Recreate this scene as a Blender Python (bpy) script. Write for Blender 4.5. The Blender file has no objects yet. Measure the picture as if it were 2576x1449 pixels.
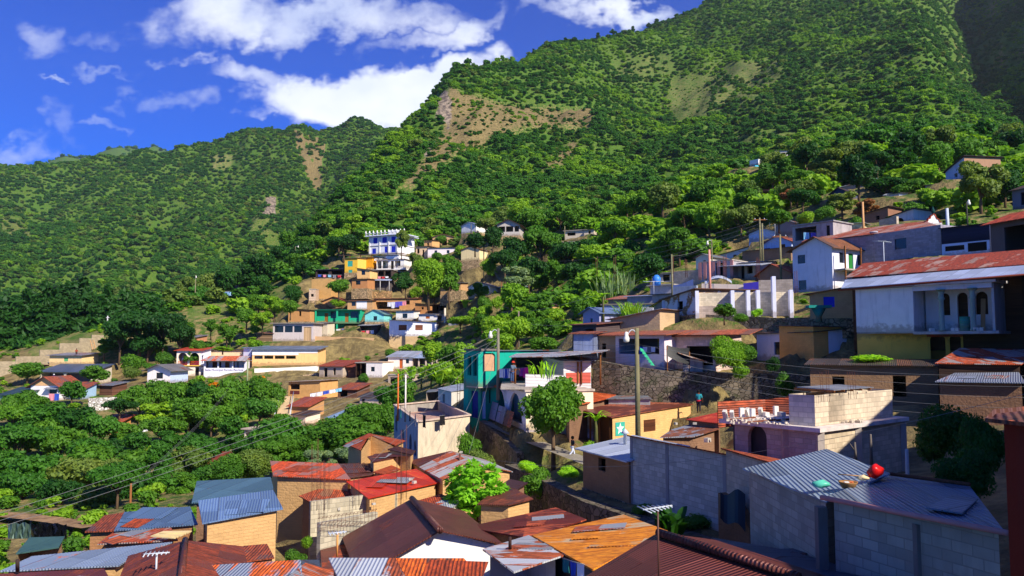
import bpy,math,random
import numpy as np
from mathutils import Vector,Matrix
from mathutils.geometry import tessellate_polygon
random.seed(7); RNG = np.random.default_rng(7)
S = bpy.context.scene; COL = S.collection
PI = math.pi; rad = math.radians
# ---------------------------------------------------------------- camera
F = 2000.0; CX,CY,HOR = 1288.0,724.5,870.0
TILT = math.atan((HOR-CY)/F)
cam_d = bpy.data.cameras.new('camera'); cam = bpy.data.objects.new('camera',cam_d); COL.objects.link(cam)
cam.rotation_euler = (PI/2+TILT,0,0); cam_d.sensor_width = 36; cam_d.lens = 36*F/2576
cam_d.clip_start = 0.2; cam_d.clip_end = 6000; S.camera = cam
# ---------------------------------------------------------------- light
SUN_EL,SUN_AZ = 38.0,41.0       # azimuth: degrees to the right of straight behind the camera
sd = Vector((math.sin(rad(SUN_AZ))*math.cos(rad(SUN_EL)),-math.cos(rad(SUN_AZ))*math.cos(rad(SUN_EL)),math.sin(rad(SUN_EL))))
sl = bpy.data.lights.new('sun','SUN'); sl.energy = 5.0; sl.angle = rad(0.5); sl.color = (1.0,0.93,0.80)
so = bpy.data.objects.new('sun',sl); COL.objects.link(so); so.rotation_euler = sd.to_track_quat('Z','Y').to_euler()
S.view_settings.view_transform = 'Standard'; S.view_settings.look = 'None'; S.view_settings.exposure = 0.5; S.view_settings.gamma = 1.0
S.view_settings.use_curve_mapping = False
S.cycles.max_bounces = 5; S.cycles.diffuse_bounces = 3; S.cycles.transparent_max_bounces = 4; S.cycles.glossy_bounces = 2; S.cycles.transmission_bounces = 2
W = bpy.data.worlds.new('World'); S.world = W; W.use_nodes = True
def lin(c):
    return tuple(((v/255)/12.92 if v/255 <= .04045 else (((v/255)+.055)/1.055)**2.4) for v in c[:3])
class NT:
    """small helper that writes node trees"""
    def __init__(s,t): s.t = t; s.n = t.nodes; s.l = t.links
    def add(s,typ,**k):
        nd = s.n.new(typ)
        for a,v in k.items(): setattr(nd,a,v)
        return nd
    def put(s,nd,i,v):
        if v is None: return
        if hasattr(v,'is_linked') or hasattr(v,'links'): s.l.new(v,nd.inputs[i])
        else:
            if isinstance(v,tuple) and len(v) == 3 and nd.inputs[i].type == 'RGBA': v = v+(1,)
            nd.inputs[i].default_value = v
    def m(s,op,a,b=None,c=None,clamp=False):
        nd = s.add('ShaderNodeMath',operation=op,use_clamp=clamp)
        for i,v in enumerate((a,b,c)): s.put(nd,i,v)
        return nd.outputs[0]
    def vm(s,op,a,b=None):
        nd = s.add('ShaderNodeVectorMath',operation=op); s.put(nd,0,a); s.put(nd,1,b); return nd.outputs[0]
    def mix(s,f,a,b,typ='MIX'):
        nd = s.add('ShaderNodeMix',data_type='RGBA',blend_type=typ); s.put(nd,0,f); s.put(nd,6,a); s.put(nd,7,b); return nd.outputs[2]
    def sep(s,v): nd = s.add('ShaderNodeSeparateXYZ'); s.put(nd,0,v); return nd.outputs
    def comb(s,x=0.,y=0.,z=0.): nd = s.add('ShaderNodeCombineXYZ'); s.put(nd,0,x); s.put(nd,1,y); s.put(nd,2,z); return nd.outputs[0]
    def noise(s,v,scale,det=3.,rough=.55,dist=0.): 
        nd = s.add('ShaderNodeTexNoise'); s.put(nd,'Vector',v); s.put(nd,'Scale',scale); s.put(nd,'Detail',det); s.put(nd,'Roughness',rough); s.put(nd,'Distortion',dist); return nd.outputs[0]
    def step(s,v,a,b): 
        nd = s.add('ShaderNodeMapRange',interpolation_type='SMOOTHSTEP'); s.put(nd,0,v); s.put(nd,1,a); s.put(nd,2,b); return nd.outputs[0]
    def wn(s,v): nd = s.add('ShaderNodeTexWhiteNoise',noise_dimensions='3D'); s.put(nd,0,v); return nd.outputs
def world():
    t = NT(W.node_tree); t.n.clear()
    sky = t.add('ShaderNodeTexSky',sky_type='NISHITA',sun_disc=False,sun_elevation=rad(SUN_EL),altitude=1600.,air_density=1.0,dust_density=0.3,ozone_density=3.0)
    sky.sun_rotation = math.atan2(sd.x,sd.y)
    hs = t.add('ShaderNodeHueSaturation'); hs.inputs['Saturation'].default_value = 1.35; t.put(hs,'Color',sky.outputs[0])
    base = t.mix(1.0,hs.outputs[0],(0.05,0.36,0.96),'MULTIPLY')
    tc = t.add('ShaderNodeTexCoord'); x,y,z = t.sep(tc.outputs['Generated'])
    ys = t.m('MAXIMUM',y,.05)
    u = t.m('DIVIDE',x,ys); v = t.m('DIVIDE',z,ys)
    P = t.comb(u,t.m('MULTIPLY',v,1.25),0.)
    n1 = t.noise(P,3.2,7.,.58,.35); n2 = t.noise(t.vm('ADD',P,(3.1,7.7,1.)),9.,6.,.6)
    wx = t.noise(P,4.5,5.,.6); wy = t.noise(t.vm('ADD',P,(9.1,2.3,4.)),5.5,5.,.6); wb = t.noise(t.vm('ADD',P,(5.,5.,2.)),17.,4.,.6)
    u0,v0 = u,v; u = t.m('ADD',u,t.m('ADD',t.m('MULTIPLY',t.m('SUBTRACT',wx,.5),.34),t.m('MULTIPLY',t.m('SUBTRACT',wb,.5),.07))); v = t.m('ADD',v,t.m('ADD',t.m('MULTIPLY',t.m('SUBTRACT',wy,.5),.17),t.m('MULTIPLY',t.m('SUBTRACT',wb,.5),-.05)))
    def blob(cx,cy,rx,ry,ang,w):
        a = (cx-CX)/F; b = (HOR-cy)/F
        du = t.m('SUBTRACT',u,a); dv = t.m('SUBTRACT',v,b); c,s_ = math.cos(rad(ang)),math.sin(rad(ang))
        p = t.m('MULTIPLY',t.m('ADD',t.m('MULTIPLY',du,c),t.m('MULTIPLY',dv,s_)),F/rx)
        q = t.m('MULTIPLY',t.m('SUBTRACT',t.m('MULTIPLY',dv,c),t.m('MULTIPLY',du,s_)),F/ry)
        r = t.m('ADD',t.m('MULTIPLY',p,p),t.m('MULTIPLY',q,q))
        return t.m('MULTIPLY',t.m('SUBTRACT',1.0,r),w)
    B = [(560,25,260,75,4,1.1),(840,20,330,62,6,.9),(1080,45,210,42,16,.75),(640,175,210,48,-14,.9),(860,250,300,108,-4,1.8),(1060,215,200,105,26,2.0),
         (1000,270,190,50,8,1.2),(650,290,80,22,-6,.7),(1540,0,230,38,4,.95),(105,85,95,32,-26,.3),(250,82,70,34,10,.34),(312,168,75,16,3,.34),
         (490,250,60,40,-18,.42),(395,210,32,40,40,.26),(375,270,36,24,0,.26),(180,195,50,6,-12,.35),(190,320,36,60,25,.16),(40,380,90,30,0,.3),(1560,70,60,14,0,.3),(420,115,70,16,4,.45),(700,90,40,24,30,.4),(330,330,90,12,4,.2)]
    acc = None
    for b in B:
        o = blob(*b); acc = o if acc is None else t.m('MAXIMUM',acc,o)
    # clouds elsewhere in the dome, outside the part the photograph shows
    far = t.m('MULTIPLY',t.m('SUBTRACT',t.noise(tc.outputs['Generated'],2.4,5.),.58),3.)
    back = t.m('GREATER_THAN',.12,y); acc = t.m('ADD',t.m('MULTIPLY',acc,t.m('SUBTRACT',1.,back)),t.m('MULTIPLY',far,back))
    d = t.m('ADD',t.m('ADD',acc,t.m('MULTIPLY',t.m('SUBTRACT',n1,.5),2.1)),t.m('MULTIPLY',t.m('SUBTRACT',n2,.5),1.1))
    dens = t.step(d,-.08,1.15)
    shade = t.step(t.noise(t.vm('ADD',P,(.03,-.05,0.)),5.,4.),.3,.75)
    cc = t.mix(shade,(7.4,7.6,8.0),(4.6,5.3,6.8))
    dens = t.m('MULTIPLY',dens,.95)
    colr = t.mix(dens,base,cc)
    bg = t.add('ShaderNodeBackground'); t.put(bg,'Color',colr); bg.inputs['Strength'].default_value = 0.125
    out = t.add('ShaderNodeOutputWorld'); t.l.new(bg.outputs[0],out.inputs[0])
world()
# ---------------------------------------------------------------- geometry helpers
ct,st = math.cos(TILT),math.sin(TILT)
def at(px,py,Y):
    """the point that lies Y metres ahead of the camera, in the direction of a spot of the 2576 x 1449 photograph"""
    dx = px-CX; dy = F*ct-(CY-py)*st; dz = F*st+(CY-py)*ct
    k = Y/dy; return Vector((dx*k,Y,dz*k))
def atz(px,py,z):
    dy = F*ct-(CY-py)*st; dz = F*st+(CY-py)*ct
    return at(px,py,z*dy/dz)
def proj(P):
    y = P[1]*ct+P[2]*st; z = -P[1]*st+P[2]*ct
    return CX+F*P[0]/y,CY-F*z/y
def fbm(x,y,octv=5,seed=0,gain=.5):
    tot = np.zeros_like(x,dtype=float); a = 1.; 
    for o in range(octv):
        r = np.random.default_rng(seed+o*17); tab = r.random((256,256))*2-1
        xi = np.floor(x).astype(int); yi = np.floor(y).astype(int); fx = x-xi; fy = y-yi
        fx = fx*fx*(3-2*fx); fy = fy*fy*(3-2*fy)
        g = lambda i,j: tab[(xi+i) % 256,(yi+j) % 256]
        tot += a*((g(0,0)*(1-fx)+g(1,0)*fx)*(1-fy)+(g(0,1)*(1-fx)+g(1,1)*fx)*fy)
        x = x*2.03+13.7; y = y*2.03+5.1; a *= gain
    return tot
ALL = {}
def prop(o,label=None,cat=None,group=None,kind=None):
    if label: o['label'] = label
    if cat: o['category'] = cat
    if group: o['group'] = group
    if kind: o['kind'] = kind
    return o
def empty(name,loc,rz=0.,label=None,cat=None,group=None):
    o = bpy.data.objects.new(name,None); COL.objects.link(o); o.location = loc; o.rotation_euler = (0,0,rz); o.empty_display_size = .1
    return prop(o,label,cat,group)
def rootM(o): return Matrix.Translation(o.location) @ o.rotation_euler.to_matrix().to_4x4() @ Matrix.Diagonal((*o.scale,1))
class MB:
    def __init__(s): s.v = []; s.f = []; s.mi = []; s.sm = []
    def add(s,vs,fs,mi=0,sm=False):
        b = len(s.v); s.v += [tuple(p) for p in vs]
        for f in fs: s.f.append(tuple(b+i for i in f)); s.mi.append(mi); s.sm.append(sm)
    def quad(s,a,b,c,d,mi=0): s.add([a,b,c,d],[(0,1,2,3)],mi)
    def box(s,x0,x1,y0,y1,z0,z1,mi=0,M=None):
        v = [Vector((x,y,z)) for z in (z0,z1) for y in (y0,y1) for x in (x0,x1)]
        if M is not None: v = [M @ p for p in v]
        s.add(v,[(0,2,3,1),(4,5,7,6),(0,1,5,4),(2,6,7,3),(0,4,6,2),(1,3,7,5)],mi)
    def beam(s,a,b,w,h=None,mi=0):
        a = Vector(a); b = Vector(b); d = (b-a); L = d.length
        if L < 1e-6: return
        M = Matrix.Translation(a) @ d.to_track_quat('X','Z').to_matrix().to_4x4(); h = h or w
        s.box(0,L,-w/2,w/2,-h/2,h/2,mi,M)
    def tube(s,pts,rs,n=8,mi=0,sm=True,caps=True):
        pts = [Vector(p) for p in pts]
        if not hasattr(rs,'__len__'): rs = [rs]*len(pts)
        vs = []; up = Vector((0,0,1))
        for i,p in enumerate(pts):
            d = (pts[min(i+1,len(pts)-1)]-pts[max(i-1,0)]).normalized()
            a = d.cross(up if abs(d.z) < .9 else Vector((1,0,0))).normalized(); b = d.cross(a)
            for k in range(n):
                t = 2*PI*k/n; vs.append(p+(a*math.cos(t)+b*math.sin(t))*rs[i])
        fs = [(i*n+k,i*n+(k+1) % n,(i+1)*n+(k+1) % n,(i+1)*n+k) for i in range(len(pts)-1) for k in range(n)]
        if caps: fs += [tuple(range(n-1,-1,-1)),tuple((len(pts)-1)*n+k for k in range(n))]
        s.add(vs,fs,mi,sm)
    def lathe(s,prof,c=(0,0,0),n=16,mi=0,sm=True):
        vs = [(c[0]+r*math.cos(2*PI*k/n),c[1]+r*math.sin(2*PI*k/n),c[2]+z) for r,z in prof for k in range(n)]
        fs = [(i*n+k,i*n+(k+1) % n,(i+1)*n+(k+1) % n,(i+1)*n+k) for i in range(len(prof)-1) for k in range(n)]
        fs += [tuple(range(n-1,-1,-1)),tuple((len(prof)-1)*n+k for k in range(n))]
        s.add(vs,fs,mi,sm)
    def slab(s,poly,th,mi=0,mside=None):
        """a thin plate: the polygon and its copy th lower"""
        n = len(poly); top = [Vector(p) for p in poly]
        nz = (top[1]-top[0]).cross(top[2]-top[0])
        if nz.z < 0: top = top[::-1]
        bot = [p-Vector((0,0,th)) for p in top]
        s.add(top+bot,[tuple(range(n)),tuple(range(2*n-1,n-1,-1))]+[(i,n+i,n+(i+1) % n,(i+1) % n) for i in range(n)],mi)
    def holed(s,outer,holes,fn,rev=None,mi=0):
        """a polygon with holes in a plane; fn maps (a,b,depth) to a point; rev is the depth of the reveals"""
        loops = [[Vector((a,b,0)) for a,b in outer]]+[[Vector((a,b,0)) for a,b in h] for h in holes]
        tris = tessellate_polygon(loops); flat = [p for l in loops for p in l]
        s.add([fn(p.x,p.y,0) for p in flat],[t for t in tris],mi)
        if rev:
            for h in holes:
                n = len(h); vs = [fn(a,b,0) for a,b in h]+[fn(a,b,rev) for a,b in h]
                s.add(vs,[(i,(i+1) % n,n+(i+1) % n,n+i) for i in range(n)],mi)
    def build(s,name,mats,parent=None,loc=None,label=None,local=False):
        """links everything collected as ONE mesh object; coordinates are local to parent when local, else world"""
        if not s.v: return None
        me = bpy.data.meshes.new(name); V = [Vector(p) for p in s.v]
        inv = rootM(parent).inverted() if (parent is not None and not local) else None
        o = bpy.data.objects.new(name,me); COL.objects.link(o)
        off = Vector((0,0,0))
        if parent is None:
            off = Vector(loc) if loc is not None else Vector((sum(p.x for p in V)/len(V),sum(p.y for p in V)/len(V),min(p.z for p in V)))
            o.location = off; V = [p-off for p in V]
        else:
            o.parent = parent
            if inv is not None: V = [inv @ p for p in V]
        me.from_pydata([tuple(p) for p in V],[],s.f)
        if not isinstance(mats,list): mats = [mats]
        for m in mats: me.materials.append(MAT(m))
        me.polygons.foreach_set('material_index',s.mi); me.polygons.foreach_set('use_smooth',s.sm)
        uv = me.uv_layers.new(name='UVMap').data; me.update()
        buf = np.zeros(len(uv)*2)
        for p in me.polygons:
            nx,ny,nz = p.normal
            h = math.hypot(nx,ny)
            if h < .02: tx,ty,bx,by,bz = 1.,0.,0.,1.,0.
            else:
                tx,ty = -ny/h,nx/h
                # b = n x t
                bx = ny*0-nz*ty; by = nz*tx-nx*0; bz = nx*ty-ny*tx
            for li in p.loop_indices:
                c = me.vertices[me.loops[li].vertex_index].co
                buf[2*li] = c.x*tx+c.y*ty; buf[2*li+1] = c.x*bx+c.y*by+c.z*bz
        uv.foreach_set('uv',buf)
        if label: o['label'] = label
        return o
# ---------------------------------------------------------------- materials
MC = {}
C = dict(white=(236,232,226),offwhite=(222,214,200),cream=(232,205,160),peach=(236,178,110),yellow=(240,190,60),ochre=(214,160,60),mint=(30,170,125),teal=(14,165,140),aqua=(95,205,195),
         blue=(30,50,190),violet=(60,50,165),lblue=(190,205,232),lilac=(205,200,225),pink=(205,140,130),red=(200,50,30),dkred=(120,30,18),green=(40,120,50),grey=(150,146,140),dgrey=(80,78,76),
         concrete=(168,158,146),brown=(95,52,28),wood=(150,95,50),lwood=(200,150,95),dark=(22,20,20),black=(10,10,12),tan=(190,150,100),orange=(220,95,30),cyan=(70,190,215),
         navy=(20,26,60),steel=(120,130,140),purple=(150,30,140),dblue=(25,40,120),rust=(130,60,35),skin=(120,72,48),plank=(170,130,85),dgreen=(10,60,55),silver=(190,195,200),pole=(118,112,70))
def MAT(key):
    if key in MC: return MC[key]
    kind,args = (key,()) if isinstance(key,str) else (key[0],key[1:])
    m = bpy.data.materials.new('_'.join(str(k) for k in ([kind]+[a for a in args])).replace(' ','').replace(',','_')[:50]); m.use_nodes = True; MC[key] = m
    t = NT(m.node_tree); t.n.clear()
    bs = t.add('ShaderNodeBsdfPrincipled'); out = t.add('ShaderNodeOutputMaterial'); t.l.new(bs.outputs[0],out.inputs[0])
    bs.inputs['Specular IOR Level'].default_value = .25; bs.inputs['Roughness'].default_value = .85
    uvn = t.add('ShaderNodeUVMap'); UV = uvn.outputs[0]; ob = t.add('ShaderNodeTexCoord').outputs['Object']
    oi = t.add('ShaderNodeObjectInfo'); rnd = oi.outputs['Random']
    UVo = t.vm('ADD',UV,t.comb(t.m('MULTIPLY',rnd,57.),t.m('MULTIPLY',rnd,31.),0.))
    u,v,_ = t.sep(UV)
    def bump(h,d,st=.6):
        b = t.add('ShaderNodeBump'); t.put(b,'Height',h); b.inputs['Distance'].default_value = d; b.inputs['Strength'].default_value = st; t.l.new(b.outputs[0],bs.inputs['Normal'])
    def col(c): t.put(bs,'Base Color',c)
    def cc(i=0,d='white'): 
        a = args[i] if len(args) > i else d
        return lin(C[a] if isinstance(a,str) else a)
    if kind == 'paint':       # plastered and painted wall with rain streaks and dirt
        c = cc(); n = t.noise(UVo,1.3,5.); st_ = t.noise(t.vm('MULTIPLY',UVo,(3.2,.35,1.)),1.,5.,.6)
        f = t.step(st_,.52,.78); a = t.mix(t.m('MULTIPLY',f,.5),c,tuple(x*.42+.02 for x in c))
        a = t.mix(t.m('MULTIPLY',t.step(n,.35,.75),.3),a,tuple(min(1,x*.72) for x in c))
        sp = t.step(t.noise(UVo,4.5,4.,.7),.66,.74); a = t.mix(t.m('MULTIPLY',sp,.35),a,(.24,.17,.11))
        a = t.mix(t.m('MULTIPLY',t.step(t.m('SUBTRACT',t.m('MULTIPLY',t.noise(UVo,2.2,5.,.65),1.5),t.m('ABSOLUTE',v)),.15,.6),.55),a,lin((120,96,70))); col(a); bump(t.noise(UVo,14.,4.),.02)
    elif kind == 'peel':      # whitewash peeling off mud brick
        n = t.noise(UVo,.75,6.,.65); br = t.add('ShaderNodeTexBrick'); t.put(br,'Vector',UV); br.inputs['Scale'].default_value = 1.
        br.inputs['Brick Width'].default_value = .42; br.inputs['Row Height'].default_value = .16; br.inputs['Mortar Size'].default_value = .018
        t.put(br,'Color1',lin((150,108,72))); t.put(br,'Color2',lin((175,132,90))); t.put(br,'Mortar',lin((110,85,60)))
        col(t.mix(t.step(n,.46,.53),br.outputs[0],lin((214,208,205)))); bump(n,.06)
    elif kind == 'adobe':     # unfired mud brick
        c = cc(0,(196,152,104)); br = t.add('ShaderNodeTexBrick'); wob = t.vm('ADD',UV,t.comb(0.,t.m('MULTIPLY',t.noise(UVo,1.5,3.),.06),0.))
        t.put(br,'Vector',wob); br.inputs['Scale'].default_value = 1.; br.inputs['Brick Width'].default_value = .4; br.inputs['Row Height'].default_value = .13; br.inputs['Mortar Size'].default_value = .012; br.inputs['Mortar Smooth'].default_value = .5
        t.put(br,'Color1',c); t.put(br,'Color2',tuple(x*.93 for x in c)); t.put(br,'Mortar',tuple(x*.86 for x in c))
        n = t.noise(UVo,.9,6.,.62); a = t.mix(t.m('MULTIPLY',t.step(n,.42,.72),.45),br.outputs[0],tuple(x*.58 for x in c))
        a = t.mix(t.m('MULTIPLY',t.step(t.noise(UVo,2.7,5.),.55,.7),.3),a,tuple(min(1,x*1.25) for x in c))
        col(a); bump(t.m('ADD',t.noise(UVo,7.,5.),t.m('MULTIPLY',br.outputs[1],-.2)),.06)
    elif kind == 'block':     # concrete block
        c = cc(0,(176,164,150)); br = t.add('ShaderNodeTexBrick'); t.put(br,'Vector',UV); br.inputs['Scale'].default_value = 1.; br.inputs['Brick Width'].default_value = .4; br.inputs['Row Height'].default_value = .2
        br.inputs['Mortar Size'].default_value = .011; br.inputs['Mortar Smooth'].default_value = .3
        t.put(br,'Color1',c); t.put(br,'Color2',tuple(x*.68 for x in c)); t.put(br,'Mortar',tuple(x*.62 for x in c))
        n = t.noise(t.vm('MULTIPLY',UVo,(1.5,.5,1.)),1.,6.,.66); col(t.mix(t.m('MULTIPLY',t.step(n,.42,.7),.6),br.outputs[0],tuple(x*.55 for x in c)))
        bump(t.m('ADD',t.m('MULTIPLY',br.outputs[1],-1.),t.m('MULTIPLY',t.noise(UVo,20.,3.),.3)),.02)
    elif kind == 'stone':     # rubble masonry
        c = cc(0,(150,130,100)); vo = t.add('ShaderNodeTexVoronoi',feature='F1'); t.put(vo,'Vector',t.vm('MULTIPLY',UVo,(1.,1.35,1.))); vo.inputs['Scale'].default_value = 2.7
        ve = t.add('ShaderNodeTexVoronoi',feature='DISTANCE_TO_EDGE'); t.put(ve,'Vector',t.vm('MULTIPLY',UVo,(1.,1.35,1.))); ve.inputs['Scale'].default_value = 2.7
        e = t.step(ve.outputs[0],.015,.07); a = t.mix(t.sep(vo.outputs['Color'])[0],tuple(x*.55 for x in c),tuple(min(1,x*1.25) for x in c))
        a = t.mix(e,tuple(x*.28 for x in c) if not (len(args) > 1) else lin(C[args[1]]),a)
        a = t.mix(t.m('MULTIPLY',t.step(t.noise(UVo,1.1,5.),.5,.65),.5),a,lin((58,74,30)))
        col(a); bump(e,.08,1.)
    elif kind == 'plain':     # even paint, plastic, cloth
        c = cc(); n = t.noise(ob,3.,4.); col(t.mix(t.m('MULTIPLY',t.step(n,.4,.7),.28),c,tuple(x*.55 for x in c)))
        if len(args) > 1: bs.inputs['Roughness'].default_value = args[1]
    elif kind == 'conc':      # poured concrete
        c = cc(0,'concrete'); n = t.noise(t.vm('MULTIPLY',UVo,(1.6,.5,1.)),1.,7.,.65); a = t.mix(t.m('MULTIPLY',t.step(n,.4,.72),.6),c,tuple(x*.4 for x in c)); col(a); bump(t.noise(UVo,9.,5.),.03)
    elif kind == 'wood':
        c = cc(0,'wood'); pl = t.wn(t.comb(t.m('FLOOR',t.m('MULTIPLY',u,6.)),rnd,0.))[0]; g = t.noise(t.vm('MULTIPLY',UVo,(12.,.8,1.)),1.,5.)
        a = t.mix(pl,c,tuple(x*.55 for x in c)); col(t.mix(t.m('MULTIPLY',t.step(g,.45,.7),.5),a,tuple(x*.4 for x in c)))
        fr = t.m('FRACT',t.m('MULTIPLY',u,6.)); bump(t.step(fr,0.,.12),.02)
    elif kind == 'hwood':     # boards lying one over another
        c = cc(0,'wood'); pl = t.wn(t.comb(t.m('FLOOR',t.m('MULTIPLY',v,4.5)),rnd,0.))[0]; g = t.noise(t.vm('MULTIPLY',UVo,(.8,12.,1.)),1.,5.)
        a = t.mix(pl,c,tuple(x*.5 for x in c)); col(t.mix(t.m('MULTIPLY',t.step(g,.45,.7),.5),a,tuple(x*.4 for x in c))); bump(t.step(t.m('FRACT',t.m('MULTIPLY',v,4.5)),0.,.14),.03)
    elif kind == 'zinc':      # corrugated sheet: ('zinc', metal colour, rust colour, rust amount, horizontal?)
        c1 = cc(0,'steel'); c2 = cc(1,'rust'); amt = args[2] if len(args) > 2 else .3; hz = len(args) > 3 and args[3]
        a_,b_ = (v,u) if hz else (u,v)
        su = t.m('FLOOR',t.m('DIVIDE',a_,.82)); sv = t.m('FLOOR',t.m('DIVIDE',b_,2.7)); w = t.wn(t.comb(su,sv,rnd)); r1 = w[0]; r2 = t.sep(w[1])[1]
        pt = t.comb(t.m('MULTIPLY',a_,1.5),t.m('MULTIPLY',b_,.6),t.m('MULTIPLY',r1,9.))
        n = t.noise(t.vm('ADD',pt,t.comb(t.m('MULTIPLY',rnd,91.),0.,0.)),1.3,6.,.66,.4)
        lap = t.m('ADD',t.step(t.m('ABSOLUTE',t.m('SUBTRACT',t.m('FRACT',t.m('DIVIDE',a_,.82)),.5)),.38,.5),t.m('MULTIPLY',t.step(t.m('ABSOLUTE',t.m('SUBTRACT',t.m('FRACT',t.m('DIVIDE',b_,2.7)),.5)),.42,.5),.6))
        d = t.m('ADD',t.m('ADD',n,t.m('MULTIPLY',t.m('SUBTRACT',r1,.5),.42)),t.m('MULTIPLY',lap,.10))
        f = t.step(d,.93-amt*.85,1.06-amt*.85)
        fine = t.noise(t.comb(t.m('MULTIPLY',a_,6.),t.m('MULTIPLY',b_,1.5),rnd),1.6,6.,.7)
        rc = t.mix(t.step(fine,.35,.68),tuple(x*.55 for x in c2),(min(1,c2[0]*1.8),min(1,c2[1]*1.6),c2[2]*1.2)); mc_ = t.mix(r2,tuple(x*.72 for x in c1),tuple(min(1,x*1.08) for x in c1))
        mc_ = t.mix(t.m('MULTIPLY',t.step(fine,.5,.75),.35),mc_,tuple(x*.55 for x in c1))
        sc = t.m('SINE',t.m('MULTIPLY',a_,2*PI/.105))
        a = t.mix(f,mc_,rc); a = t.mix(t.m('MULTIPLY',t.step(sc,-.2,-1.),.34),a,t.mix(1.,a,(.45,.42,.4),'MULTIPLY'))  # troughs of the corrugation also darkened in colour, as painted shade
        seam = t.m('GREATER_THAN',t.m('ABSOLUTE',t.m('SUBTRACT',t.m('FRACT',t.m('DIVIDE',a_,.82)),.5)),.485); a = t.mix(t.m('MULTIPLY',seam,.6),a,(.05,.03,.02)); col(a)
        t.put(bs,'Roughness',t.mix(f,(.42,)*3,(.85,)*3)); t.put(bs,'Metallic',t.m('MULTIPLY',t.m('SUBTRACT',1.,f),.25)); bs.inputs['Specular IOR Level'].default_value = .4
        bump(t.m('ADD',sc,t.m('MULTIPLY',lap,1.2)),.016,.85)
    elif kind == 'tile':      # clay roof tile
        c = cc(0,(170,80,45)); su = t.m('FLOOR',t.m('DIVIDE',u,.22)); sv = t.m('FLOOR',t.m('DIVIDE',v,.36)); r = t.wn(t.comb(su,sv,rnd))[0]
        a = t.mix(r,tuple(x*.5 for x in c),tuple(min(1,x*1.3) for x in c)); a = t.mix(t.m('MULTIPLY',t.step(t.noise(UVo,2.,5.),.5,.7),.5),a,(.09,.06,.04)); col(a)
        bump(t.m('ADD',t.m('ABSOLUTE',t.m('SINE',t.m('MULTIPLY',u,PI/.22))),t.m('MULTIPLY',t.m('FRACT',t.m('DIVIDE',v,.36)),-.6)),.06,1.)
    elif kind == 'glass': col((.012,.016,.022)); bs.inputs['Roughness'].default_value = .12; bs.inputs['Specular IOR Level'].default_value = .6
    elif kind == 'bark': c = cc(0,(120,96,70)); n = t.noise(t.vm('MULTIPLY',ob,(6.,6.,1.2)),2.,5.); col(t.mix(n,tuple(x*.35 for x in c),c)); bump(n,.05)
    elif kind == 'leaf':      # ('leaf', colour a, colour b, translucency)
        ca = lin(args[0]); cb = lin(args[1]); pos = t.add('ShaderNodeNewGeometry').outputs['Position']
        n = t.noise(pos,.035,3.); n2 = t.noise(pos,1.1,3.)
        f = t.m('ADD',t.m('MULTIPLY',rnd,.5),t.m('MULTIPLY',t.step(n,.35,.65),.5)); a = t.mix(f,tuple(x*1.5 for x in ca),tuple(x*1.5 for x in cb))
        a = t.mix(t.step(n2,.45,.75),a,t.mix(1.,a,(1.5,1.28,.8),'MULTIPLY'))
        col(a); bs.inputs['Roughness'].default_value = .6; bs.inputs['Specular IOR Level'].default_value = .3
        tr = t.add('ShaderNodeBsdfTranslucent'); t.put(tr,'Color',t.mix(1.,a,(1.5,1.5,.5),'MULTIPLY')); mx = t.add('ShaderNodeMixShader'); mx.inputs[0].default_value = .36
        t.l.new(bs.outputs[0],mx.inputs[1]); t.l.new(tr.outputs[0],mx.inputs[2]); t.l.new(mx.outputs[0],out.inputs[0])
    elif kind == 'hill':      # ground of the slopes: soil, scree and grass by place
        pos = t.add('ShaderNodeNewGeometry'); p = pos.outputs['Position']; nz = t.sep(pos.outputs['Normal'])[2]
        at_ = t.add('ShaderNodeAttribute',attribute_name='soil').outputs['Fac']; rk = t.add('ShaderNodeAttribute',attribute_name='rock').outputs['Fac']; lg = t.add('ShaderNodeAttribute',attribute_name='field').outputs['Fac']
        n1 = t.noise(p,.06,7.,.65); n2 = t.noise(p,.7,6.,.65); n3 = t.noise(p,3.2,5.,.6)
        g = t.mix(t.step(n2,.35,.65),lin((54,80,20)),lin((98,122,36))); g = t.mix(t.step(n1,.4,.62),g,lin((70,104,24)))
        s_ = t.mix(t.step(n2,.38,.66),lin((104,90,56)),lin((146,128,80))); s_ = t.mix(t.m('MULTIPLY',t.step(n3,.5,.7),.5),s_,lin((96,72,48)))
        fl = t.mix(t.step(t.noise(t.vm('MULTIPLY',p,(1.,1.,3.)),.22,7.,.7),.38,.6),lin((74,104,34)),lin((142,128,80))); fl = t.mix(t.m('MULTIPLY',t.step(n3,.45,.65),.45),fl,lin((60,78,28)))
        f = t.m('ADD',at_,t.m('MULTIPLY',t.m('SUBTRACT',n2,.5),1.3)); a = t.mix(t.step(f,.38,.6),g,s_)
        a = t.mix(t.m('MULTIPLY',lg,.9),a,fl)
        rc = t.mix(t.step(t.noise(t.vm('MULTIPLY',p,(1.,1.,.4)),.35,7.,.7),.4,.62),lin((84,74,66)),lin((158,140,118))); a = t.mix(t.step(t.m('ADD',rk,t.m('MULTIPLY',t.m('SUBTRACT',n1,.5),1.)),.45,.6),a,rc)
        col(a); bump(t.m('ADD',n2,t.m('MULTIPLY',n3,.4)),.6,.8)
    elif kind == 'air':
        t.n.remove(bs); pv = t.add('ShaderNodeVolumePrincipled'); pv.inputs['Color'].default_value = (.82,.9,1.,1.); pv.inputs['Density'].default_value = .00006; pv.inputs['Anisotropy'].default_value = .3; t.l.new(pv.outputs[0],out.inputs['Volume'])
    elif kind == 'dirt':
        n = t.noise(ob,1.2,6.,.65); col(t.mix(t.step(n,.4,.65),lin((120,92,62)),lin((160,128,90)))); bump(t.noise(ob,6.,5.),.05)
    return m
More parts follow.
